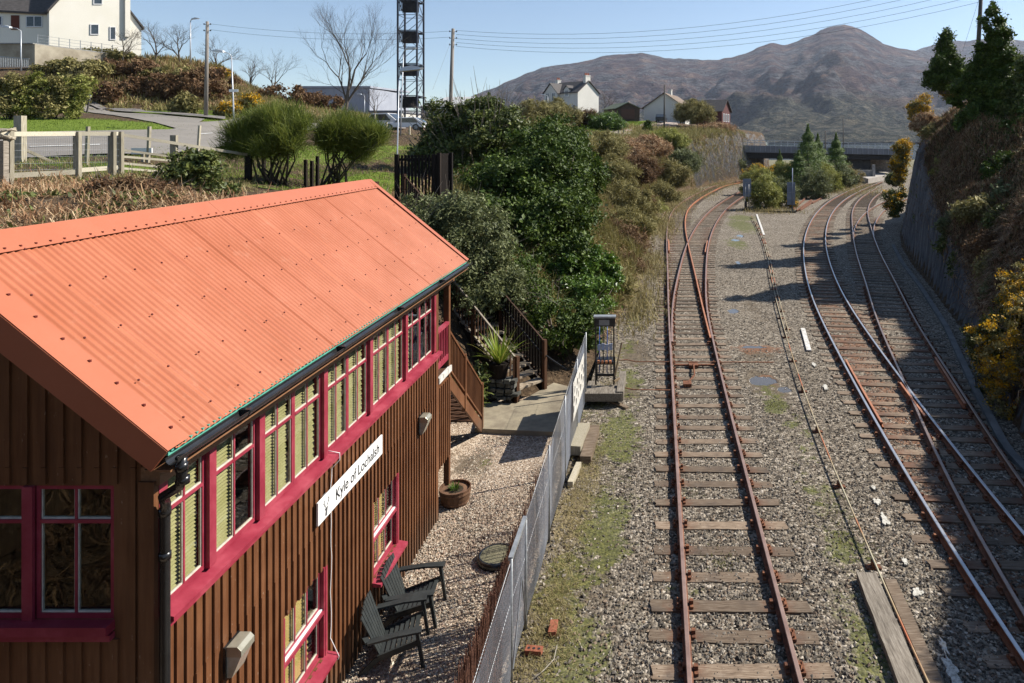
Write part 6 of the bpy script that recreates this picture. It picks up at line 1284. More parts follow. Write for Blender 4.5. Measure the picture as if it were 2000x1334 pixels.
t = thing('gate_post', P(40, 320, 22), 'tall squared gate post behind the near fence at the left', 'post'); mb = MB(); a = P(32, 226, 22.5); b = P(47, 322, 22.5); mb.box(a[0], b[0], 22.4, 22.6, b[2]-.2, a[2]); mb.build('shaft', MT['post'], t); mb = MB(); mb.beam(P(48, 292, 22.7), P(105, 318, 23.4), .09, .09); mb.build('brace', MT['post'], t)
for i, (x, yt, yb, Y, lb) in enumerate(((172, 247, 315, 25, 'leftmost of the thin roadside stakes behind the fence'), (292, 247, 308, 27, 'thin roadside stake above the dark round bush'), (341, 264, 300, 28.5, 'short stake with pale broken rail beside the road'), (390, 245, 283, 32, 'thin stake near the bend of the road'))):
    a, b = P(x, yt, Y), P(x-3, yb, Y); mb = MB(); mb.beam((b[0], Y, b[2]-.3), a, .11, .09); tag(mb.build('stake', MT['post'], None), lb, 'post', 'stakes beside the road')
for x, yt, yb, Y, lb in ((515, 305, 362, 27, 'dark stake in the grass left of centre of the broom bushes'), (597, 312, 366, 28, 'dark fence stake under the broom bushes, left of a close pair'), (609, 314, 366, 28.3, 'middle dark stake of the close group under the broom bushes'), (620, 305, 366, 28.6, 'tallest dark stake of the close group under the broom bushes'), (585, 240, 275, 46, 'pale stake standing in the yellow-green grass'), (732, 222, 252, 62, 'pale braced post in front of the white van'), (755, 238, 272, 55, 'leaning pale stake in front of the white van'), (800, 246, 264, 54, 'short forked stake by the dirt bank')):
    a, b = P(x, yt, Y), P(x, yb, Y); mb = MB(); mb.beam((b[0], Y, b[2]-.3), a, .13, .1); tag(mb.build('stake', MT['darkwood'] if 'dark' in lb else MT['post'], None), lb, 'post', 'stakes in the rough grass')
sgp = thing('road_sign', P(170, 222, 58), 'small white roadside sign on a leaning post at the side road', 'sign'); mb = MB(); mb.beam(P(169, 222, 58), P(176, 190, 58), .09, .09); mb.build('post', DK, sgp); mb = MB(); a, b = P(173.5, 182, 57.9), P(178.5, 190, 57.9); mb.box(a[0], b[0], 57.85, 57.9, b[2], a[2]); mb.build('plate', MT['white'], sgp)
nb_ = thing('notice_board', P(278, 300, 27), 'small white notice on a stake beyond the fence gate', 'sign'); mb = MB(); a, b = P(258, 289, 27), P(298, 301, 27); mb.box(a[0], b[0], 26.95, 27, b[2], a[2]); mb.build('panel', MT['white'], nb_); mb = MB(); q = P(278, 325, 27); mb.box(q[0]-.05, q[0]+.05, 27.001, 27.06, q[2], a[2]); mb.build('stake', MT['post'], nb_)
# ================================================================ vegetation
def leaf_quads(C, Nrm, size, el=1.6, r=rng):
    """C centres, Nrm leaf normals; rhombic leaves"""
    n = len(C); t = r.normal(size=(n, 3)); t -= (t*Nrm).sum(1, keepdims=True)*Nrm; t /= np.linalg.norm(t, axis=1, keepdims=True)+1e-9; b = np.cross(Nrm, t)
    s = (size*r.uniform(.6, 1.3, n))[:, None]; a = t*s*el*.5; c = b*s*.5
    V = np.stack([C-a, C+c+Nrm*s*.1, C+a, C-c+Nrm*s*.1], 1).reshape(-1, 3); return V, np.arange(n*4).reshape(-1, 4)
def lobes_pts(lobes, nc, r, inner=.55):
    vol = np.array([l[3]*l[4]*l[5] for l in lobes])**.67; idx = r.choice(len(lobes), nc, p=vol/vol.sum()); Lb = np.array(lobes)[idx]
    d = r.normal(size=(nc, 3)); d /= np.linalg.norm(d, axis=1, keepdims=True); rad = inner+(1-inner)*r.random(nc)**.6
    rad *= r.uniform(.82, 1.14, nc); return Lb[:, :3]+d*Lb[:, 3:]*rad[:, None], d, idx
def shrub(name, label, cat, base, lobes, n, leaf, mat, clumps=90, cr=.3, el=1.7, seed=0, stems=6, stem_r=.03, bare=0, group=None, mats2=None, frac2=0, up=0., inner=.55, stem_m='bark', part='foliage', twigl=.5):
    """lobes in metres relative to base: (dx,dy,dz,rx,ry,rz). Leaves gather in clumps so that light and gaps show through."""
    r = np.random.default_rng(seed+11); t = thing(name, base, label, cat, group); B = np.array(base, float)
    cc, cd, ci = lobes_pts(lobes, clumps, r, inner); w = r.uniform(.3, 1.6, clumps); k = r.choice(clumps, n, p=w/w.sum()); sz = (cr*r.uniform(.6, 1.3, clumps))[k]
    off = r.normal(size=(n, 3))*sz[:, None]*np.array([1, 1, .75])*.62; C = B+cc[k]+off
    C[:, 2] = np.maximum(C[:, 2], B[2]-.6); leaf = leaf*r.uniform(.5, 1.6, n)*r.uniform(.75, 1.3, clumps)[k]
    N = cd[k]*.5+r.normal(size=(n, 3))*.6+np.array([0, 0, up+.25]); N /= np.linalg.norm(N, axis=1, keepdims=True)
    V, Fq = leaf_quads(C, N, leaf*np.ones(n), el, r); mats = [mat]; mi = None
    if mats2 is not None:
        mats = [mat, mats2]; yl = (r.random(clumps) < frac2)[k] & (r.random(n) < .75) & (off[:, 2] > -sz*.4); mi = yl.astype(int)
    npmesh(part, V, Fq, mats, mi, parent=t)
    if stems:
        mb = MB(); rr = random.Random(seed)
        top = max(l[2] for l in lobes)
        for s in range(stems):
            q = cc[rr.randrange(clumps)]; p0 = Vector(base)+Vector((rr.uniform(-.12, .12)*len(lobes)**.5, rr.uniform(-.12, .12), -.3)); p2 = Vector(base)+Vector(q); m1 = p0.lerp(p2, .5)+Vector((rr.uniform(-.2, .2), rr.uniform(-.2, .2), rr.uniform(0, .35)))
            mb.tube([p0, p0.lerp(m1, .5)+Vector((rr.uniform(-.08, .08), 0, .1)), m1, p2], [stem_r*1.3, stem_r, stem_r*.7, stem_r*.25], 5)
        for s in range(bare):
            q = Vector(base)+Vector(cc[rr.randrange(clumps)]); d = (q-Vector(base)-Vector((0,0,top*.3))).normalized()+Vector((rr.uniform(-.4, .4), rr.uniform(-.4, .4), rr.uniform(0, .7))); d.normalize(); l = twigl*rr.uniform(.5, 1.6)
            q2 = q+d*l*.5+Vector((rr.uniform(-.08, .08), rr.uniform(-.08, .08), .05)); mb.tube([q-d*.3*l, q, q2, q2+d*l*.5], [stem_r*.35, stem_r*.3, stem_r*.2, stem_r*.08], 4, 0, False)
        mb.build('stem', MT[stem_m], t, True)
    return t
def bare_tree(name, label, base, Ht, spread, seed, r0=.12, depth=6, mat='bark', group=None, lean=0, cat='tree', forks=3, minr=.006, trunk=.35, ang=.45):
    """leafless tree: tapered trunk that divides into finer and finer branches"""
    rr = random.Random(seed); t = thing(name, base, label, cat, group); mb = MB(); tw = MB()
    def grow(p, d, l, r, k):
        pts = [p]; q = p; dd = d.copy(); ns = 3
        for i in range(ns): dd = (dd+Vector((rr.uniform(-.16, .16), rr.uniform(-.16, .16), rr.uniform(-.02, .12)))).normalized(); q = q+dd*l/ns; pts.append(q)
        e = r*.68; (mb if k > depth-3 else tw).tube(pts, [r, r*.88, r*.78, e], 6 if k > depth-3 else 3, 0, False)
        if k == 0 or r < minr*.6: return
        nb = rr.choice([2, 3]) if k < depth else forks
        for j in range(nb):
            a = rr.uniform(0, 6.283)+j*6.283/nb; t_ = rr.uniform(ang*.55, ang*1.25)*(1 if j or k < depth else .3); o = dd.orthogonal().normalized(); o2 = dd.cross(o); nd = dd*math.cos(t_)+(o*math.cos(a)+o2*math.sin(a))*math.sin(t_); nd = Vector((nd.x*spread, nd.y*spread, nd.z)).normalized()
            st = pts[-1] if j < 2 else pts[2]; grow(st, nd, l*rr.uniform(.66, .86), e*rr.uniform(.65, .95), k-1)
        if k < depth and rr.random() < .7: 
            o = Vector((rr.uniform(-1, 1), rr.uniform(-1, 1), rr.uniform(.1, .8))).normalized(); grow(pts[1], (dd*.5+o*.7).normalized(), l*.55, r*.4, max(k-2, 0))
    grow(Vector(base)-Vector((0,0,.3)), Vector((lean, 0, 1)).normalized(), Ht*trunk, r0, depth); mb.build('trunk', MT[mat], t, True); tw.build('branches', MT['bark'] if mat == 'bark' else MT['twig'], t); return t
def ground_z(x, y, right=False): return float((hill_r if right else hill_l)(np.array([[float(x)]]), np.array([[float(y)]]))[0, 0])
def at_px(x, y, Y):
    p = P(x, y, Y)
    if x < 860 and Y > 43: p = (p[0], p[1], ground_z(p[0], p[1])+.05)
    return p
# ---- stuff: grass blades / bracken scattered over the hillsides
def blades(name, label, XYZ, length, width, mat, droop=.5, up=.8, seed=3, kind='stuff', parent=None, jitter=.5, nseg=2):
    r = np.random.default_rng(seed); n = len(XYZ); a = r.uniform(0, 6.283, n); el = np.clip(r.normal(up, jitter, n), -.1, 1.5); d = np.stack([np.cos(a)*np.cos(el), np.sin(a)*np.cos(el), np.sin(el)], 1)
    L = length*r.uniform(.5, 1.4, n); w = width*r.uniform(.6, 1.4, n); side = np.stack([-np.sin(a), np.cos(a), np.zeros(n)], 1); p0 = XYZ; p1 = p0+d*(L*.55)[:, None]; d2 = d+np.stack([r.normal(0, .25, n), r.normal(0, .25, n), -droop*r.uniform(.3, 1.5, n)], 1); p2 = p1+d2*(L*.45)[:, None]; s = side*w[:, None]*.5
    V = np.stack([p0-s, p0+s, p1+s*.8, p1-s*.8, p2+s*.15, p2-s*.15], 1).reshape(-1, 3); b = np.arange(n)[:, None]*6; Fq = np.concatenate([b+np.array([[0,1,2,3]]), b+np.array([[3,2,4,5]])], 1).reshape(-1, 4)
    o = npmesh(name, V, Fq, [mat], parent=parent, origin=None if parent else (0, 0, 0)); 
    return tag(o, label, name.replace('_', ' '), kind=kind) if parent is None else o
def scatter(fn, boxes, seed=1):
    """boxes: (x0,x1,y0,y1,N, density exponent)"""
    r = np.random.default_rng(seed); out = []
    for x0, x1, y0, y1, N in boxes:
        X = r.uniform(x0, x1, N); Y = r.uniform(y0, y1, N); c = fbm(X, Y, 1.6, 3, seed+40) > -.22; X, Y = X[c], Y[c]; Z = fn(X[None], Y[None])[0]; k = Z > .05; out.append(np.stack([X[k], Y[k], Z[k]-.03], 1))
    return np.vstack(out)
def par(x, y, Y): return P(x, y, Y)[:2]
# bracken slope behind the signal box, dead and matted
brk = scatter(hill_l, [(-22, -8.3, 6, 19, 46000)], 2)
blades('bracken', 'matted dead brown bracken covering the bank behind the signal box roof', brk, .6, .022, LF['straw'], .9, .35, 4, jitter=.45)
blades('bracken_leaves', 'small green and brown leaves among the bracken behind the roof', scatter(hill_l, [(-15, -11, 12, 16, 1000)], 6)+np.array([0, 0, .12]), .16, .07, LF['ivy'], .5, .5, 8)
blades('grass', 'short green grass on the verges and road island', scatter(hill_l, [(-36, -16, 19, 30, 26000), (-52, -26, 40, 50, 15000), (-24, -14, 29, 45, 14000), (-42, -28, 54, 64, 9000), (-18, -10, 24, 33, 9000)], 9), .16, .022, LF['grass'], .5, .9, 5)
blades('dry_grass', 'bleached dry grass and litter on the bank tops', scatter(hill_l, [(-22, -13, 17, 24, 8000), (-22, -10, 25, 60, 16000), (-12, 0, 45, 120, 12000)], 12), .3, .022, LF['dry'], .7, .7, 6)
blades('bank_scrub', 'brown heather and bracken scrub covering the bank below the cream house', scatter(hill_l, [(-62, -30, 62, 100, 52000)], 14), .8, .06, LF['olive'], .5, .8, 7)
blades('bank_bracken', 'pale dead bracken patches on the bank below the cream house', scatter(hill_l, [(-60, -34, 64, 92, 26000)], 15), .8, .06, LF['straw'], .8, .5, 8)
# scrub over the long cutting side, left of the track
blades('cutting_scrub', 'brown and olive twiggy scrub covering the left side of the cutting', scatter(hill_l, [(-9, -.5, 24, 40, 16000), (-9, -.5, 40, 62, 40000), (-9, 2, 62, 100, 60000), (-4, 14, 100, 124, 20000)], 17), 1.0, .045, LF['olive'], .3, 1.0, 9, jitter=.4)
blades('cutting_bracken', 'straw-coloured dead bracken on the upper cutting side', scatter(hill_l, [(-11, 0, 24, 50, 16000), (-10, 0, 50, 100, 26000), (-6, 14, 96, 132, 16000)], 18), .8, .04, LF['straw'], .8, .6, 10)
g_ = np.random.default_rng(4)
def bedpts(l, seed):
    r = np.random.default_rng(seed); out = []
    for x, y, rx, ry, N in l: g = G(x, y); out.append(np.stack([g[0]+r.normal(0, rx, N), g[1]+r.normal(0, ry, N), np.full(N, -.03)], 1))
    return np.vstack(out)
blades('weeds', 'dry grass tufts and weeds growing along the foot of the mesh fence', bedpts([(1120,1000,.22,1.1,900),(1150,930,.25,1.,700),(1085,1180,.2,.7,900),(1180,760,.25,.5,400),(1070,1250,.25,.5,700),(1150,860,.2,.8,400),(1030,1300,.1,.5,300)], 3), .17, .008, LF['dry'], .8, .5, 11)
blades('weeds', 'green weeds and moss tufts between the fence and the nearest rail', bedpts([(1170,770,.35,.4,500),(1150,880,.2,.3,260),(1120,1090,.2,.3,120),(1400,1080,.2,.2,90),(1410,1100,.1,.1,60),(1350,960,.1,.1,40),(1640,1020,.25,.9,500),(1700,1180,.2,.4,200),(1515,790,.2,.2,200)], 5), .06, .010, LF['moss'], .6, .7, 12)
blades('lineside_grass', 'orange and straw coloured grass along the far lineside', bedpts([(1290,440,.7,4,2500),(1310,400,1.,6,3000),(1345,376,2.,6,3500),(1400,360,2.,5,2500),(1500,412,1.8,1.5,900),(1640,372,3,5,3500),(1660,362,2,5,2500),(1270,520,.5,3,1200),(1250,600,.5,2.2,900)], 6), .5, .035, LF['dry'], .5, 1.0, 13)
blades('hill_grass', 'bright green grass in front of the houses on the cutting top', np.vstack([scatter(hill_l, [(-14, 4, 104, 124, 20000), (-12, 0, 126, 138, 12000)], 33)]), .35, .05, LF['grass'], .5, .9, 34)
# right hillside: bracken hanging over rock
def scat_r(boxes, seed):
    r = np.random.default_rng(seed); out = []
    for d0, d1, y0, y1, N in boxes:
        Y = r.uniform(y0, y1, N); X = np.interp(Y, base_r[:, 1], base_r[:, 0])+r.uniform(d0, d1, N); Z = hill_r(X[None], Y[None])[0]; k = (Z > .3) & ((Z > zrock(Y)-.25) | (r.random(N) < .07)); out.append(np.stack([X[k], Y[k], Z[k]-.05], 1))
    return np.vstack(out)
blades('hill_bracken', 'dead brown bracken covering the right hillside above the rock', scat_r([(1.0, 9, 17, 46, 90000), (1.2, 7, 44, 58, 24000), (.2, 2.4, 17, 38, 30000), (.4, 7, 8, 17, 24000)], 21)+np.array([0, 0, .08]), .42, .034, LF['straw'], .7, .3, 14, jitter=.9)
blades('hill_scrub', 'dark brown and green undergrowth on the right hillside', scat_r([(.8, 10, 17, 50, 36000), (.15, 2.4, 18, 50, 22000), (.3, 7, 8, 17, 12000)], 22), .6, .04, LF['brown'], .6, .5, 15)
blades('hill_greens', 'green bramble leaves among the bracken on the right hillside', scat_r([(.3, 8, 17, 48, 22000)], 23)+np.array([0, 0, .2]), .25, .07, LF['ivy'], .6, .5, 16)
# mound behind the camera, seen only as a reflection in the end windows
def hb(X, Y):
    k = np.clip((-X-2.6)/2.2, 0, 1); return np.clip((3.7*k-1.8*(1-k)-Y)*1.15, 0, 12)*(.15+.85*k)+fbm(X, Y, 2, 4, 77)*.8
V, Fc = grid(np.arange(-34, 1.5, .5), np.arange(-14, 4.1, .4), hb); o = npmesh('rear_bank', V, Fc, [HM], smooth=True, origin=(0, 0, 0)); tag(o, kind='structure'); fattr(o, 'grass', np.zeros(len(V))); fattr(o, 'rock', np.zeros(len(V))); fattr(o, 'road', np.zeros(len(V)))
r_ = np.random.default_rng(5); X = r_.uniform(-26, -3, 30000); Y = r_.uniform(-8, 3.5, 30000); blades('rear_bracken', 'dead bracken on the bank mirrored in the end windows', np.stack([X, Y, hb(X, Y)], 1), .8, .018, LF['brown'], .9, .4, 17)

# ---- individual shrubs and trees
def lob(*a): return list(a)
# dark glossy bush mass in the middle (two crowns)
b = at_px(1110, 610, 29); b = (b[0]-1.2, 29, 1.0)
shrub('evergreen_bush', 'tall dark glossy evergreen bush behind the lever frame, with sunlit right edge', 'bush', b, [(0,0,2.3,2.1,2.4,2.2),(-.2,2.5,4.2,2.2,2.4,2.1),(-.5,6,5.9,2.0,2.8,1.7),(1.1,-1,1.0,1.4,1.8,1.4),(-2.0,-.8,2.4,1.8,1.8,1.8),(-2.4,2,4.2,1.6,2,1.7),(.6,4,3.2,1.6,2,1.6)], 105000, .082, LF['ever'], 620, .36, 1.7, 3, stems=10, stem_r=.05)
shrub('evergreen_bush', 'bright green low bush beside the lever frame, at the foot of the dark one', 'bush', (at_px(1160,640,26.5)[0], 26.5, .0), [(-.1,0,1.0,1.0,1.3,1.2),(-1.2,.6,1.5,1.3,1.2,1.3),(-.1,2.0,1.6,1.0,1.4,1.3),(-2.4,-.4,1.2,1.0,1.2,1.2)], 34000, .07, LF['bright'], 130, .26, 1.7, 5)
shrub('evergreen_bush', 'dark bush at the back of the middle thicket, under the far bank', 'bush', (at_px(1100,380,42)[0], 42, 4.2), [(0,0,1.8,2.0,2.4,2.0),(1.1,1,.9,1.5,1.8,1.6),(.2,-3.5,.4,1.8,2.4,1.9)], 34000, .11, LF['ever'], 260, .4, 1.7, 7)
# willow-like grey green bush over the stair
shrub('grey_green_bush', 'feathery grey-green bush hanging over the head of the bank stair', 'bush', (-6.6, 21.5, 2.3), [(0,0,1.3,1.4,1.4,1.45),(1.2,-.2,.7,1.2,1.2,1.2),(-.9,.4,2.2,1.2,1.2,1.2),(.3,.2,2.6,1.0,1.0,.9),(.9,.6,1.9,1.1,1.1,1.0)], 60000, .048, LF['willow'], 420, .25, 2.2, 11, stems=12, bare=50, stem_m='twig', twigl=.8)
shrub('grey_green_bush', 'smaller grey-green sprays in front of the slatted gate', 'bush', (-8.6, 20.5, 4.0), [(0,0,.7,1.1,.8,1.0),(1.2,.4,.5,.9,.8,.9)], 12000, .045, LF['willow'], 90, .2, 2.3, 13, stems=10, bare=40, stem_m='twig', twigl=.9)
# ivy covered tree crowns
b = at_px(925, 350, 36)
shrub('ivy_tree', 'large ivy-covered tree with pale bare branches left of the dark bush', 'tree', (b[0], 36, 4.0), [(0,0,1.6,2.2,1.8,2.2),(0,0,3.3,2.3,2.0,2.0),(-1.3,.3,4.4,1.5,1.5,1.2),(1.5,.2,3.9,1.6,1.6,1.5),(-2.1,0,2.6,1.3,1.4,1.3),(.3,.5,4.9,1.4,1.4,.8),(2.0,0,2.0,1.4,1.6,1.6)], 78000, .09, LF['ivy'], 520, .32, 1.6, 17, stems=22, stem_r=.07, bare=230, stem_m='twig', twigl=1.2)
bare_tree('bare_shrub', 'tangle of bare pale twigs on top of the ivy-covered tree', at_px(985, 330, 40), 4.4, 1.5, 21, .09, 5, 'twig', ang=.6)
bare_tree('bare_shrub', 'bare twiggy shrub rising right behind the ivy-covered tree', at_px(1010, 300, 46), 5.0, 1.4, 23, .09, 5, 'twig', ang=.55)
bare_tree('bare_shrub', 'pale arching bare stems beside the stair balustrade', (-3.5, 22.6, .9), 2.6, 1.9, 25, .035, 5, 'twig', ang=.8)
bare_tree('bare_shrub', 'grey bare stems standing in front of the slatted gate', (-8.1, 21.6, 3.6), 2.6, 1.2, 27, .035, 4, 'twig')
bare_tree('bare_shrub', 'bare wispy shrub at the left of the telegraph pole', at_px(838, 262, 52), 3.4, 1.6, 29, .06, 5, 'twig', ang=.6)
# brown / olive scrub bushes along the cutting side
for i, (x, y, Y, w_, h_, m, lb) in enumerate(((1205,520,44,1.8,2.6,'brown','brown twiggy bush directly behind the dark evergreen edge'), (1255,480,58,1.8,2.6,'olive','olive bush at the track edge beyond the reddish brush'), (1215,430,56,2.4,3.0,'olive','large olive-brown bush filling the middle of the cutting side'), (1165,310,70,2.6,2.6,'olive','olive thicket on the upper cutting side'), (1270,440,70,1.8,2.4,'lime','yellow-green bush beside the outer left rail'), (1215,320,80,2.8,2.8,'straw','tawny thicket on the upper cutting side right of centre'), (1300,360,90,2.6,3.0,'olive','olive bush left of the grey-green one'), (1300,290,100,3.0,2.6,'lime','mossy green bush under the cutting top'), (1180,600,31,.9,1.6,'olive','olive brush at the right edge of the bright green bush'), (1225,470,50,1.7,2.2,'olive','olive-brown twiggy bush beyond the dark evergreen'), (1190,360,62,2.2,2.4,'olive','pale olive scrub bush halfway up the cutting side'), (1240,350,74,2.4,2.4,'brown','russet-brown scrub bush on the cutting side'), (1290,400,80,2.0,2.4,'olive','low olive bush beside the outer left rail'), (1265,300,88,2.5,2.0,'straw','straw-coloured thicket near the cutting top'),
        (1330,330,98,2.6,2.6,'willow','grey-green bush left of the netted rock face'), (1050,240,100,3.2,3.2,'olive','olive hedge bush left of the white house'), (1090,240,112,3.0,3.4,'olive','rounded bush in front of the white house'), (1150,245,118,2.6,2.2,'brown','russet shrub beside the garage'), (1186,250,116,2.6,2.2,'bright','bright green shrub in front of the garage'), (1112,300,66,2.0,2.2,'olive','olive shrub above the dark evergreen bush'), (1060,290,58,2.2,2.4,'olive','drab shrub left of the cutting scrub'), (1355,235,132,3.4,3.6,'olive','loose olive tree-like bush over the rock face, right of the gable house'), (1400,262,126,3.0,1.8,'straw','bracken tuft on the top edge of the rock face'), (1425,330,126,2.2,2.0,'willow','bushes at the far foot of the netted rock face'), (1215,560,38,1.0,1.4,'brown','reddish brown brush beside the track'), (1245,420,64,1.5,2.2,'brown','brown brush beside the straw clump'))):
    p = at_px(x, y, Y); shrub('scrub_bush', lb, 'bush', p, [(0,0,h_*.5,w_*.8,w_*.8,h_*.62),(w_*.6,.3,h_*.35,w_*.6,w_*.6,h_*.5),(-w_*.6,-.2,h_*.4,w_*.6,w_*.65,h_*.5)], 17000, .024+Y*.0003, LF[m], 150, .32+Y*.002, 9.0, 31+i, stems=8, bare=50, stem_m='twig', group='scrub bushes along the cutting')
p = at_px(1265, 262, 113); shrub('clipped_shrub', 'small dark cone-shaped shrub by the fence in front of the drive', 'bush', p, [(0,0,.8,.8,.8,.9),(0,0,1.6,.45,.45,.8)], 5000, .14, LF['ever'], 60, .25, 1.5, 55)
for i, x in enumerate((1143, 1156, 1172, 1186, 1198, 1208, 1218)):
    a, b = P(x, 255, 109), P(x-1.5, 266, 108); mb = MB(); mb.beam((b[0], b[1], b[2]-.3), a, .16, .12); tag(mb.build('leaning_post', DK, None), 'leaning dark fence post on the bank edge in front of the houses', 'post', 'leaning posts in front of the houses')
t = thing('field_fence', P(1300, 262, 112), 'grey wire fence with thin posts along the cutting top by the drive', 'fence'); mb = MB()
for k in range(9): p = P(1278+k*12, 263-k*1.2, 113+k*1.2); mb.beam((p[0], p[1], p[2]-.3), (p[0], p[1], p[2]+1.1), .07, .07)
mb.build('posts', DK, t)
shrub('evergreen_bush', 'dark low bush filling the bank right beside the stair balustrade', 'bush', (-3.4, 22.3, .9), [(0,0,.5,1.0,1.0,.8),(-1.0,.8,1.0,1.1,1.0,1.0),(.9,.6,.2,.8,.9,.8),(-2.2,1.8,1.8,1.2,1.0,1.1)], 26000, .055, LF['ever'], 220, .22, 1.8, 58, bare=50, stem_m='twig', twigl=.7)
blades('face_scrub', 'green and brown growth hanging on the netted rock face', scatter(hill_l, [(5, 17, 103, 131, 30000)], 27), .9, .05, LF['olive'], 1.2, .3, 29)
# broom bushes: tufts of fine green shoots over bare crooked stems
def broom(label, base, lobes, n, seed, sh=.55):
    rr0 = random.Random(seed+5); lobes = [(rr0.uniform(-1.6, 1.5), rr0.uniform(-.5, .5), rr0.uniform(1.0, 2.2), rr0.uniform(.3, .6), rr0.uniform(.3, .55), rr0.uniform(.2, .42)) for _ in range(15)]; lobes = [(a_, b_, c_*(1.12-.13*abs(a_)), d_, e_, f_) for a_, b_, c_, d_, e_, f_ in lobes]
    if seed > 61: lobes = [(a_*.8+.5, b_, c_*.92, d_, e_, f_) for a_, b_, c_, d_, e_, f_ in lobes]
    r = np.random.default_rng(seed); t = thing('broom_bush', base, label, 'bush', 'broom bushes at the top of the bank'); B = np.array(base); cc, cd, ci = lobes_pts(lobes, 150, r, .3); k = r.integers(0, 150, n); d = cd[k]*.5+np.array([0, 0, .75])+r.normal(0, .42, (n, 3)); d /= np.linalg.norm(d, axis=1, keepdims=True)
    p0 = B+cc[k]+r.normal(0, .16, (n, 3)); L = sh*r.uniform(.5, 1.3, n); s = np.cross(d, r.normal(size=(n, 3))); s /= np.linalg.norm(s, axis=1, keepdims=True)+1e-9; s *= .009; p1 = p0+d*L[:, None]; V = np.stack([p0-s, p0+s, p1+s*.3, p1-s*.3], 1).reshape(-1, 3); npmesh('shoots', V, np.arange(n*4).reshape(-1, 4), [LF['broom']], parent=t)
    mb = MB(); rr = random.Random(seed)
    for q in range(16):
        e = Vector(base)+Vector(cc[rr.randrange(150)]); p0 = Vector(base)+Vector((rr.uniform(-.5, .5), rr.uniform(-.3, .3), -.3)); m1 = p0.lerp(e, .45)+Vector((rr.uniform(-.3, .3), rr.uniform(-.2, .2), rr.uniform(-.2, .3))); mb.tube([p0, m1, e.lerp(m1, .3), e], [.045, .03, .02, .01], 5)
    mb.build('stem', simple('broom_stem', (.04,.03,.02), (.09,.07,.05)), t, True)
b = at_px(535, 350, 26); broom('wide broom bush with feathery green crown, left of the pair', b, [(0,0,1.7,1.1,.9,.6),(-.8,0,1.4,.7,.7,.5),(.9,0,1.8,.8,.7,.5),(.3,0,2.2,.7,.7,.4),(-1.3,0,1.1,.45,.5,.35),(1.3,0,1.1,.4,.5,.4)], 20000, 61, .48)
b = at_px(650, 350, 27.5); broom('upright broom bush with feathery green crown, right of the pair', b, [(-.2,0,1.5,.9,.8,.6),(.9,0,1.3,.75,.7,.7),(.4,0,2.0,.7,.7,.5),(1.4,0,.7,.5,.6,.5),(-.8,0,.9,.4,.5,.4)], 17000, 63, .5)
b = at_px(385, 380, 18.8); shrub('round_bush', 'dense dark-leaved bush with glossy sunlit leaves at the end of the timber fence', 'bush', (b[0]-.2, 18.8, b[2]-.2), [(0,0,.7,.85,.8,.65),(-.6,0,.35,.6,.6,.5),(.6,.1,.5,.6,.6,.55),(.1,0,1.1,.5,.5,.35),(-.2,-.3,.2,.8,.7,.5)], 16000, .052, LF['ivy'], 150, .17, 1.6, 65)
b = at_px(240, 400, 16); shrub('scrub_bush', 'low red-brown leafless bush on the bracken bank below the fence', 'bush', (b[0], 16, b[2]-.1), [(0,0,.35,.9,.6,.4),(.7,0,.3,.6,.5,.35)], 7000, .035, LF['brown'], 80, .16, 2.4, 67, bare=30, stem_m='twig', twigl=.4)
# thicket left
for i, (x, y, Y, m) in enumerate(((20,236,46,'olive'),(60,238,46.5,'lime'),(105,236,47,'olive'),(145,230,48,'lime'),(-30,236,46,'olive'))):
    p = at_px(x, y, Y); shrub('thicket_bush', ('leftmost', 'second', 'middle', 'rightmost', 'off-frame end')[i]+' part of the budding green thicket beside the road island', 'bush', p, [(0,0,1.6,1.0,1.0,1.4),(.5,0,2.2,.8,.8,.9),(-.5,.4,1.9,.8,.8,1.1),(0,-.4,.8,.9,.8,.9)], 7000, .085, LF[m], 110, .26, 1.8, 71+i, stems=16, bare=40, stem_m='bark', twigl=.9, inner=.2, group='budding thicket by the road')
# shrubs on the bank top and gorse
for i, (x, y, Y, w_, h_, lb) in enumerate(((240,110,76,2.4,3.6,'bare branched garden tree in front of the cream gable'), (305,128,78,3.4,4.0,'spreading twiggy tree on the bank top'), (350,125,80,2.6,3.8,'smaller twiggy tree left of the pale pole'), (420,125,86,2.4,3.8,'bare shrub behind the pale telegraph pole'), (535,190,88,3.5,5.0,'rounded leafless tree left of the big bare tree'), (490,185,90,2.4,3.6,'dark twiggy tree on the slope beside the gorse'), (735,235,110,3.0,5.2,'leafless tree at the right corner of the warehouse'), (1180,226,150,3.0,5.0,'reddish bare tree between the white house and garage'))):
    bare_tree('bare_tree', lb, at_px(x, y, Y), h_*1.9, 1.25, 81+i, .12, 7, 'bark', ang=.5, trunk=.20, forks=4)
bare_tree('bare_tree', 'big leafless tree with fine spreading twigs against the sky', at_px(672, 228, 66), 17.5, .95, 95, .22, 8, 'bark', forks=4, ang=.42, trunk=.20, minr=.003)
for i, (x, y, Y, w_, h_, lb) in enumerate(((485,215,62,1.3,1.9,'big yellow gorse bush beside the street lamp with the white plate'), (445,232,60,1.0,1.1,'smaller orange gorse bush low on the bank, left of the lamp'), (430,118,80,1.1,1.0,'gorse bush with yellow top on the bank skyline'), (1448,276,140,2.0,1.4,'yellow gorse at the left end of the bridge railing'))):
    p = at_px(x, y, Y); shrub('gorse_bush', lb, 'bush', p, [(0,0,h_*.5,w_*.7,w_*.6,h_*.55),(w_*.5,0,h_*.6,w_*.5,w_*.5,h_*.4),(-w_*.5,0,h_*.35,w_*.5,w_*.5,h_*.4)], 7000, .07+Y*.0004, LF['olive'], 70, .2+Y*.001, 1.6, 101+i, mats2=LF['gorse'], frac2=.7)
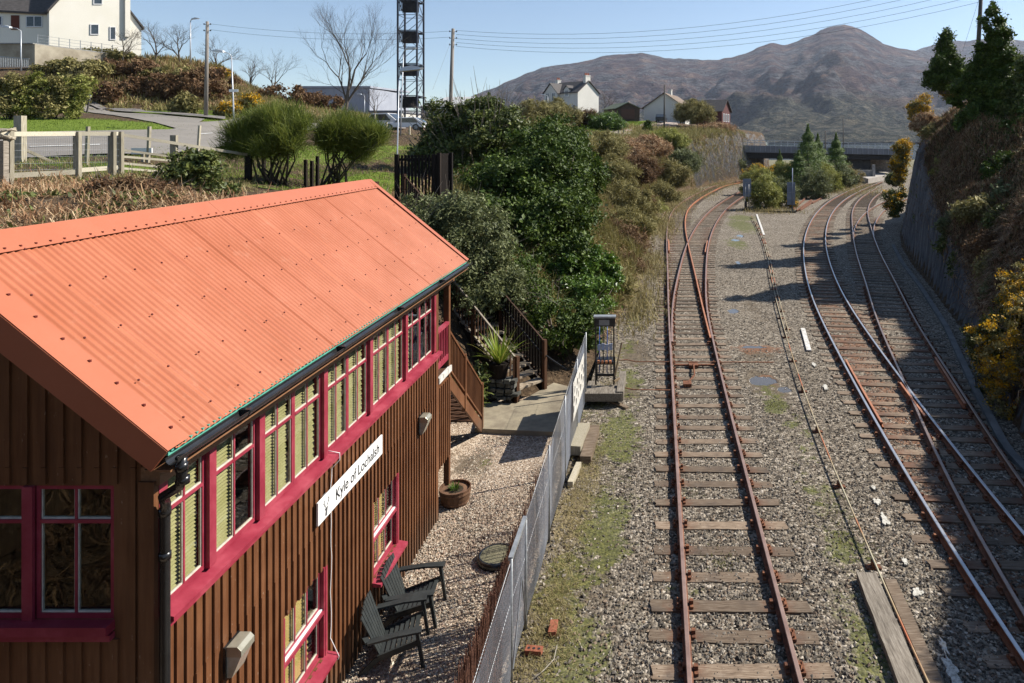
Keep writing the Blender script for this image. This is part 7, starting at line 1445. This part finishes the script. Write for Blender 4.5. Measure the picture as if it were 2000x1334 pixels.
for i, (x, y, Y, w_, h_, m, lb) in enumerate(((160,135,70,3.5,1.5,'olive','low olive hedge below the garden wall'), (75,80,77,3.0,1.5,'ever','dark clipped hedge in front of the house wing'), (30,80,77,3.0,1.5,'ever','dark clipped hedge at the left edge below the house'), (150,88,76,3.2,1.3,'olive','brown-green hedge behind the wire fence'), (210,100,77,3.0,1.3,'olive','hedge end near the cream gable'), (330,165,72,4.0,2.4,'olive','olive gorse mound on the bank'), (250,155,72,3.5,2.0,'brown','brown heather mound on the bank'), (400,170,72,3.5,3.0,'brown','dark brown thicket behind the pale pole'), (130,150,68,3.0,2.0,'olive','mossy green mound at the left of the bank'), (560,215,80,4.0,2.6,'brown','dark brown bramble mass left of the warehouse'), (620,222,84,3.4,2.2,'brown','bramble mass in front of the warehouse'), (360,226,60,.9,1.8,'olive','single upright twiggy shrub on the verge'), (205,205,64,1.2,1.9,'brown','twiggy brown shrub by the side road kerb'), (300,200,68,3.5,2.6,'brown','shaded brown bramble at the foot of the bank'), (380,205,68,3.5,3.2,'brown','shaded bramble at the foot of the bank behind the pole'))):
    p = at_px(x, y, Y); shrub('bank_shrub', lb, 'bush', p, [(0,0,h_*.4,w_*.6,w_*.45,h_*.55),(w_*.5,0,h_*.35,w_*.5,w_*.4,h_*.45),(-w_*.5,0,h_*.35,w_*.5,w_*.4,h_*.45)], 6500, .13, LF[m], 80, .35, 1.9, 121+i, stems=4, bare=16, stem_m='bark', twigl=.8)
# bushes and pines between the tracks
for i, (x, y, Y, w_, h_, m, lb) in enumerate(((1490,405,73,1.6,3.3,'lime','nearest olive bush between the two tracks, right of the left grey board'), (1525,402,76,1.6,3.0,'willow','bush behind the right grey board'), (1590,392,86,2.0,3.6,'willow','pale flowering bush right of the right grey board'), (1480,372,92,2.2,3.8,'lime','yellow-green bush behind the left grey board'), (1530,365,98,2.6,4.2,'lime','bright green bush in the middle of the island thicket'), (1640,360,104,2.2,3.6,'willow','grey-green bush near the concrete wall'), (1610,372,96,2.2,3.8,'lime','fresh green bush under the pine trees'), (1655,352,112,2.2,3.0,'dry','straw-coloured reeds beside the main line'))):
    p = at_px(x, y, Y); shrub('island_bush', lb, 'bush', (p[0], p[1], 0), [(0,0,h_*.5,w_*.8,w_*.7,h_*.58),(w_*.6,.3,h_*.42,w_*.65,w_*.6,h_*.46),(-w_*.6,-.2,h_*.38,w_*.65,w_*.6,h_*.44)], 15000, .06, LF[m], 150, .36, 3.2, 151+i, stems=6, bare=18, stem_m='twig')
for i, (x, y, Y, lb) in enumerate(((1530,352,108,'gorse bush with orange flowers in front of the bridge'), (1470,330,118,'gorse clump under the left end of the bridge'), (1500,345,112,'gorse clump left of the small conifer'), (1548,405,74,'small yellow gorse at the pole foot'))):
    p = at_px(x, y, Y); s = 1.0 if i < 3 else .35; shrub('gorse_bush', lb, 'bush', (p[0], p[1], 0), [(0,0,1.5*s,1.6*s,1.3,1.4*s),(1.0*s,0,2.6*s,.9*s,.9,.9*s)], 5200, .12 if i < 3 else .06, LF['olive'], 60, .4*s, 1.6, 171+i, mats2=LF['gorse'], frac2=.6)
def conifer(label, base, Ht, W_, seed, n=9000, m='pine', leaf=.10, name='pine_tree', lay=13, cat='tree', group=None):
    r = np.random.default_rng(seed); t = thing(name, base, label, cat, group); B = np.array(base); C = []; D = []
    for k in range(n):
        f = r.random()**.75; lv = round(f*lay)/lay+r.normal(0, .02); rad = W_*(1-lv)**.85*(.25+.75*r.random()**.5)*(1+.25*math.sin(lv*40)); a = r.integers(0, 9)*.698+lv*7+r.normal(0, .22); C.append((rad*math.cos(a), rad*math.sin(a), Ht*(.08+.92*lv)+rad*.18+r.normal(0, .07*Ht/lay*3))); D.append((math.cos(a), math.sin(a), .8))
    C = np.array(C)+B; D = np.array(D)+r.normal(0, .5, (n, 3)); D /= np.linalg.norm(D, axis=1, keepdims=True); V, Fq = leaf_quads(C, D, np.full(n, leaf), 2.4, r); npmesh('crown', V, Fq, [LF[m]], parent=t)
    mb = MB(); mb.tube([B-np.array([0,0,.3]), B+np.array([0,0,Ht*.5]), B+np.array([0,0,Ht*.97])], [W_*.07, W_*.045, .02], 7)
    rr = random.Random(seed)
    for k in range(16): z = Ht*rr.uniform(.12, .85); a = rr.uniform(0, 6.28); l = W_*(1-z/Ht)*.9; p = Vector(base)+Vector((0,0,z)); mb.tube([p, p+Vector((math.cos(a)*l, math.sin(a)*l, l*.25))], [.035, .01], 4)
    mb.build('trunk', MT['bark'], t, True)
for i, (x, yb, yt, Y, w_, lb) in enumerate(((1578,372,252,98,1.9,'tallest pine between the tracks, in front of the bridge'), (1597,370,270,103,1.7,'middle pine of the group in front of the bridge'), (1633,364,268,106,1.6,'right-hand pine, standing beside the bridge poles'), (1523,350,300,100,.8,'small thin conifer left of the pine group'), (1560,372,300,96,1.5,'low bushy pine on the left side of the pine group'))):
    p = P(x, yb, Y); conifer(lb, (p[0], Y, 0), (H-(yt-HY)*Y/F)*1.03, w_*1.75, 181+i, group='pines between the tracks')
# right hillside trees
def tall_ever(label, x, yt, yb, Y, wpx, seed, n, m='ever', z=None):
    base = P(x, yb, Y); Ht = (yb-yt)*Y/F; W_ = wpx*Y/F/2; lobes = []; rr = random.Random(seed)
    for k in range(11): f = k/10; w_ = W_*(.98-.86*f**1.15)+.10; lobes.append((rr.uniform(-.2, .2)*W_*(1-f), rr.uniform(-.2, .2)*W_*(1-f), Ht*(.10+.84*f), w_*.85, w_*.85, Ht*.12))
    for k in range(5): lobes.append((rr.uniform(-.7, .7)*W_, rr.uniform(-.5, .5)*W_, Ht*rr.uniform(.1, .5), W_*.4, W_*.4, Ht*.16))
    return shrub('evergreen_tree', label, 'tree', base, lobes, int(n*1.5), .078, LF[m], 420, .25, 2.0, seed, stems=10, stem_r=.06, bare=30, twigl=.6, inner=.35, up=.1)
tall_ever('huge dark evergreen tree at the top right corner', 1940, 6, 262, 38, 158, 201, 90000)
tall_ever('smaller dark conical evergreen left of the huge one', 1847, 62, 175, 46, 76, 203, 26000)
tall_ever('bushy evergreen at the right edge beside the huge one', 2000, 110, 280, 36, 100, 205, 34000, 'ivy')
for i, (x, y, Y, w_, h_, fr, lb) in enumerate(((1788,215,52,1.3,3.0,.65,'tall yellow gorse leaning over the rock edge'), (1850,170,47,1.0,1.2,.55,'gorse with few flowers beside the conical evergreen'), (1750,320,56,1.0,2.6,.55,'gorse hanging down the rock face, level with the bridge'), (1738,385,60,1.6,2.6,.35,'dark gorse at the foot of the rock beside the main line'), (1755,290,54,.8,1.6,.7,'small bright gorse on the upper rock face'), (1968,730,18.6,1.5,3.2,.6,'big yellow gorse bush in the foreground at the right edge'), (1925,700,20.0,1.1,2.4,.5,'left lobe of foreground gorse hanging over the rock'), (1985,600,20.2,1.2,2.0,.6,'upper gorse bush above the foreground one at the right edge'))):
    p = at_px(x, y, Y); dx = .35 if Y > 30 else .2; near = Y < 30
    shrub('gorse_bush', lb, 'bush', (p[0]+dx, p[1], p[2]-(h_*.45 if not near else h_*.2)), [(0,0,h_*.3,w_*.6,w_*.6,h_*.35),(w_*.3,.2,h_*.6,w_*.5,w_*.5,h_*.3),(-w_*.3,-.1,h_*.45,w_*.45,w_*.5,h_*.28),(0,0,0,w_*.5,w_*.5,h_*.3)], 9000 if not near else 16000, .075 if not near else .034, LF['olive'] if fr > .5 else LF['ivy'], 100 if not near else 170, .24 if not near else .13, 1.5, 211+i, mats2=LF['gorse'], frac2=fr)
for i, (x, y, Y, w_, h_, m, lb) in enumerate(((1850,330,38,1.3,1.5,'lime','yellow-green scrub on the upper edge of the shaded rock'), (1895,410,31,1.3,1.3,'olive','olive gorse scrub without flowers in the middle of the right slope'), (1850,480,33,.8,1.4,'ivy','dark fern mass hanging down the rock below the shoulder'), (1975,375,31,1.4,1.3,'willow','grey-green scrub at the right edge below the evergreens'), (1930,530,26,.9,1.2,'olive','olive brush above the foreground gorse'), (1815,370,43,1.0,1.4,'olive','brush hanging over the top of the far rock'), (1830,260,45,1.6,1.6,'olive','olive scrub crowning the rock edge left of the evergreens'), (1800,240,50,1.4,1.4,'straw','straw-coloured bracken tuft on the outer rock edge'), (1900,340,36,1.6,1.6,'brown','brown bramble mound under the huge evergreen'), (1960,430,29,1.2,1.2,'ivy','green bramble mound in the middle of the bracken slope'), (1985,520,25.5,.9,1.0,'straw','pale straw bracken mound at the right edge'), (1915,480,28,.9,1.1,'brown','dark heather mound on the rock shoulder'), (1870,520,31,.8,1.3,'ivy','dark growth hanging on the shaded rock'), (1800,430,42,.8,1.5,'ivy','dark ivy sheet on the shaded rock face'), (1880,285,39,1.3,1.4,'ivy','dark green bush on the hillside under the huge evergreen'), (1960,330,33,1.6,1.6,'ever','shaded bush on the right hillside above the bracken'), (1855,440,33,1.0,1.3,'willow','pale green bush growing on the rock face'), (1940,570,24,.7,1.0,'willow','grey-green spiky bush above the foreground gorse'), (1995,250,35,2.0,2.2,'ever','dark bush at the right edge under the evergreens'), (1880,420,33,.8,.8,'olive','mossy heather mound on the right slope'), (1740,350,58,.8,1.2,'willow','ferny plants on the far rock face'), (1825,300,44,.8,.8,'brown','brown bramble on the rock edge'), (1900,650,26,.6,1.0,'ivy','low green plants at the foot of the shaded rock'))):
    p = at_px(x, y, Y); shrub('hillside_bush', lb, 'bush', (p[0]+.3, p[1], p[2]-h_*.3), [(0,0,h_*.4,w_*.6,w_*.6,h_*.45),(w_*.4,.1,h_*.35,w_*.45,w_*.5,h_*.35),(-w_*.4,0,h_*.25,w_*.4,w_*.5,h_*.3)], 6500, .07 if Y > 30 else .045, LF[m], 80, .22, 2.0, 231+i, stems=5, bare=12)
# rock netting hung over the far rock face
V = []; Fq = []
rr = random.Random(3)
for k in range(150):
    y = 103+30*k/150; bx0 = float(np.interp(y, base_l[:, 1], base_l[:, 0])); w0 = float(np.interp(y, wid_l[:, 1], wid_l[:, 0])); pts = []
    for q in range(7): x = bx0-w0*(.02+.95*q/6)-.0; pts.append((x+.12, y+rr.uniform(-.1, .1)+q*.12, ground_z(x, y)+.12))
    for a, b in zip(pts, pts[1:]): wire(a, b, .022)
t = thing('rock_netting', (9, 118, 0), 'grey rockfall netting draped in long folds over the far rock face', 'netting'); npmesh('mesh', np.array(V), Fq, [simple('weathered_netting', (.22,.22,.22), (.33,.33,.32))], parent=t)
# small stuff at the yard
blades('ivy_litter', 'small leafy plants beside the bottom of the porch stair', np.stack([rng.uniform(-5.6, -4.6, 900), rng.uniform(17.8, 19.2, 900), rng.uniform(.3, 1.2, 900)], 1), .16, .05, LF['ivy'], .5, .5, 19)
# ================================================================ haze
hz = NT('haze'); vol = hz.node('ShaderNodeVolumePrincipled'); vol.inputs['Color'].default_value = (.72, .82, 1, 1); vol.inputs['Density'].default_value = HAZE; vol.inputs['Anisotropy'].default_value = .3
hz.n.remove(hz.b); hz.l(vol.outputs[0], hz.n['Material Output'].inputs['Volume'])
if HAZE > 0:
    mb = MB(); mb.box(-4600, 4600, -200, 6300, -10, 1150); tag(mb.build('haze', hz.mat, None), 'thin blue air between the camera and the mountains', 'haze', kind='stuff')
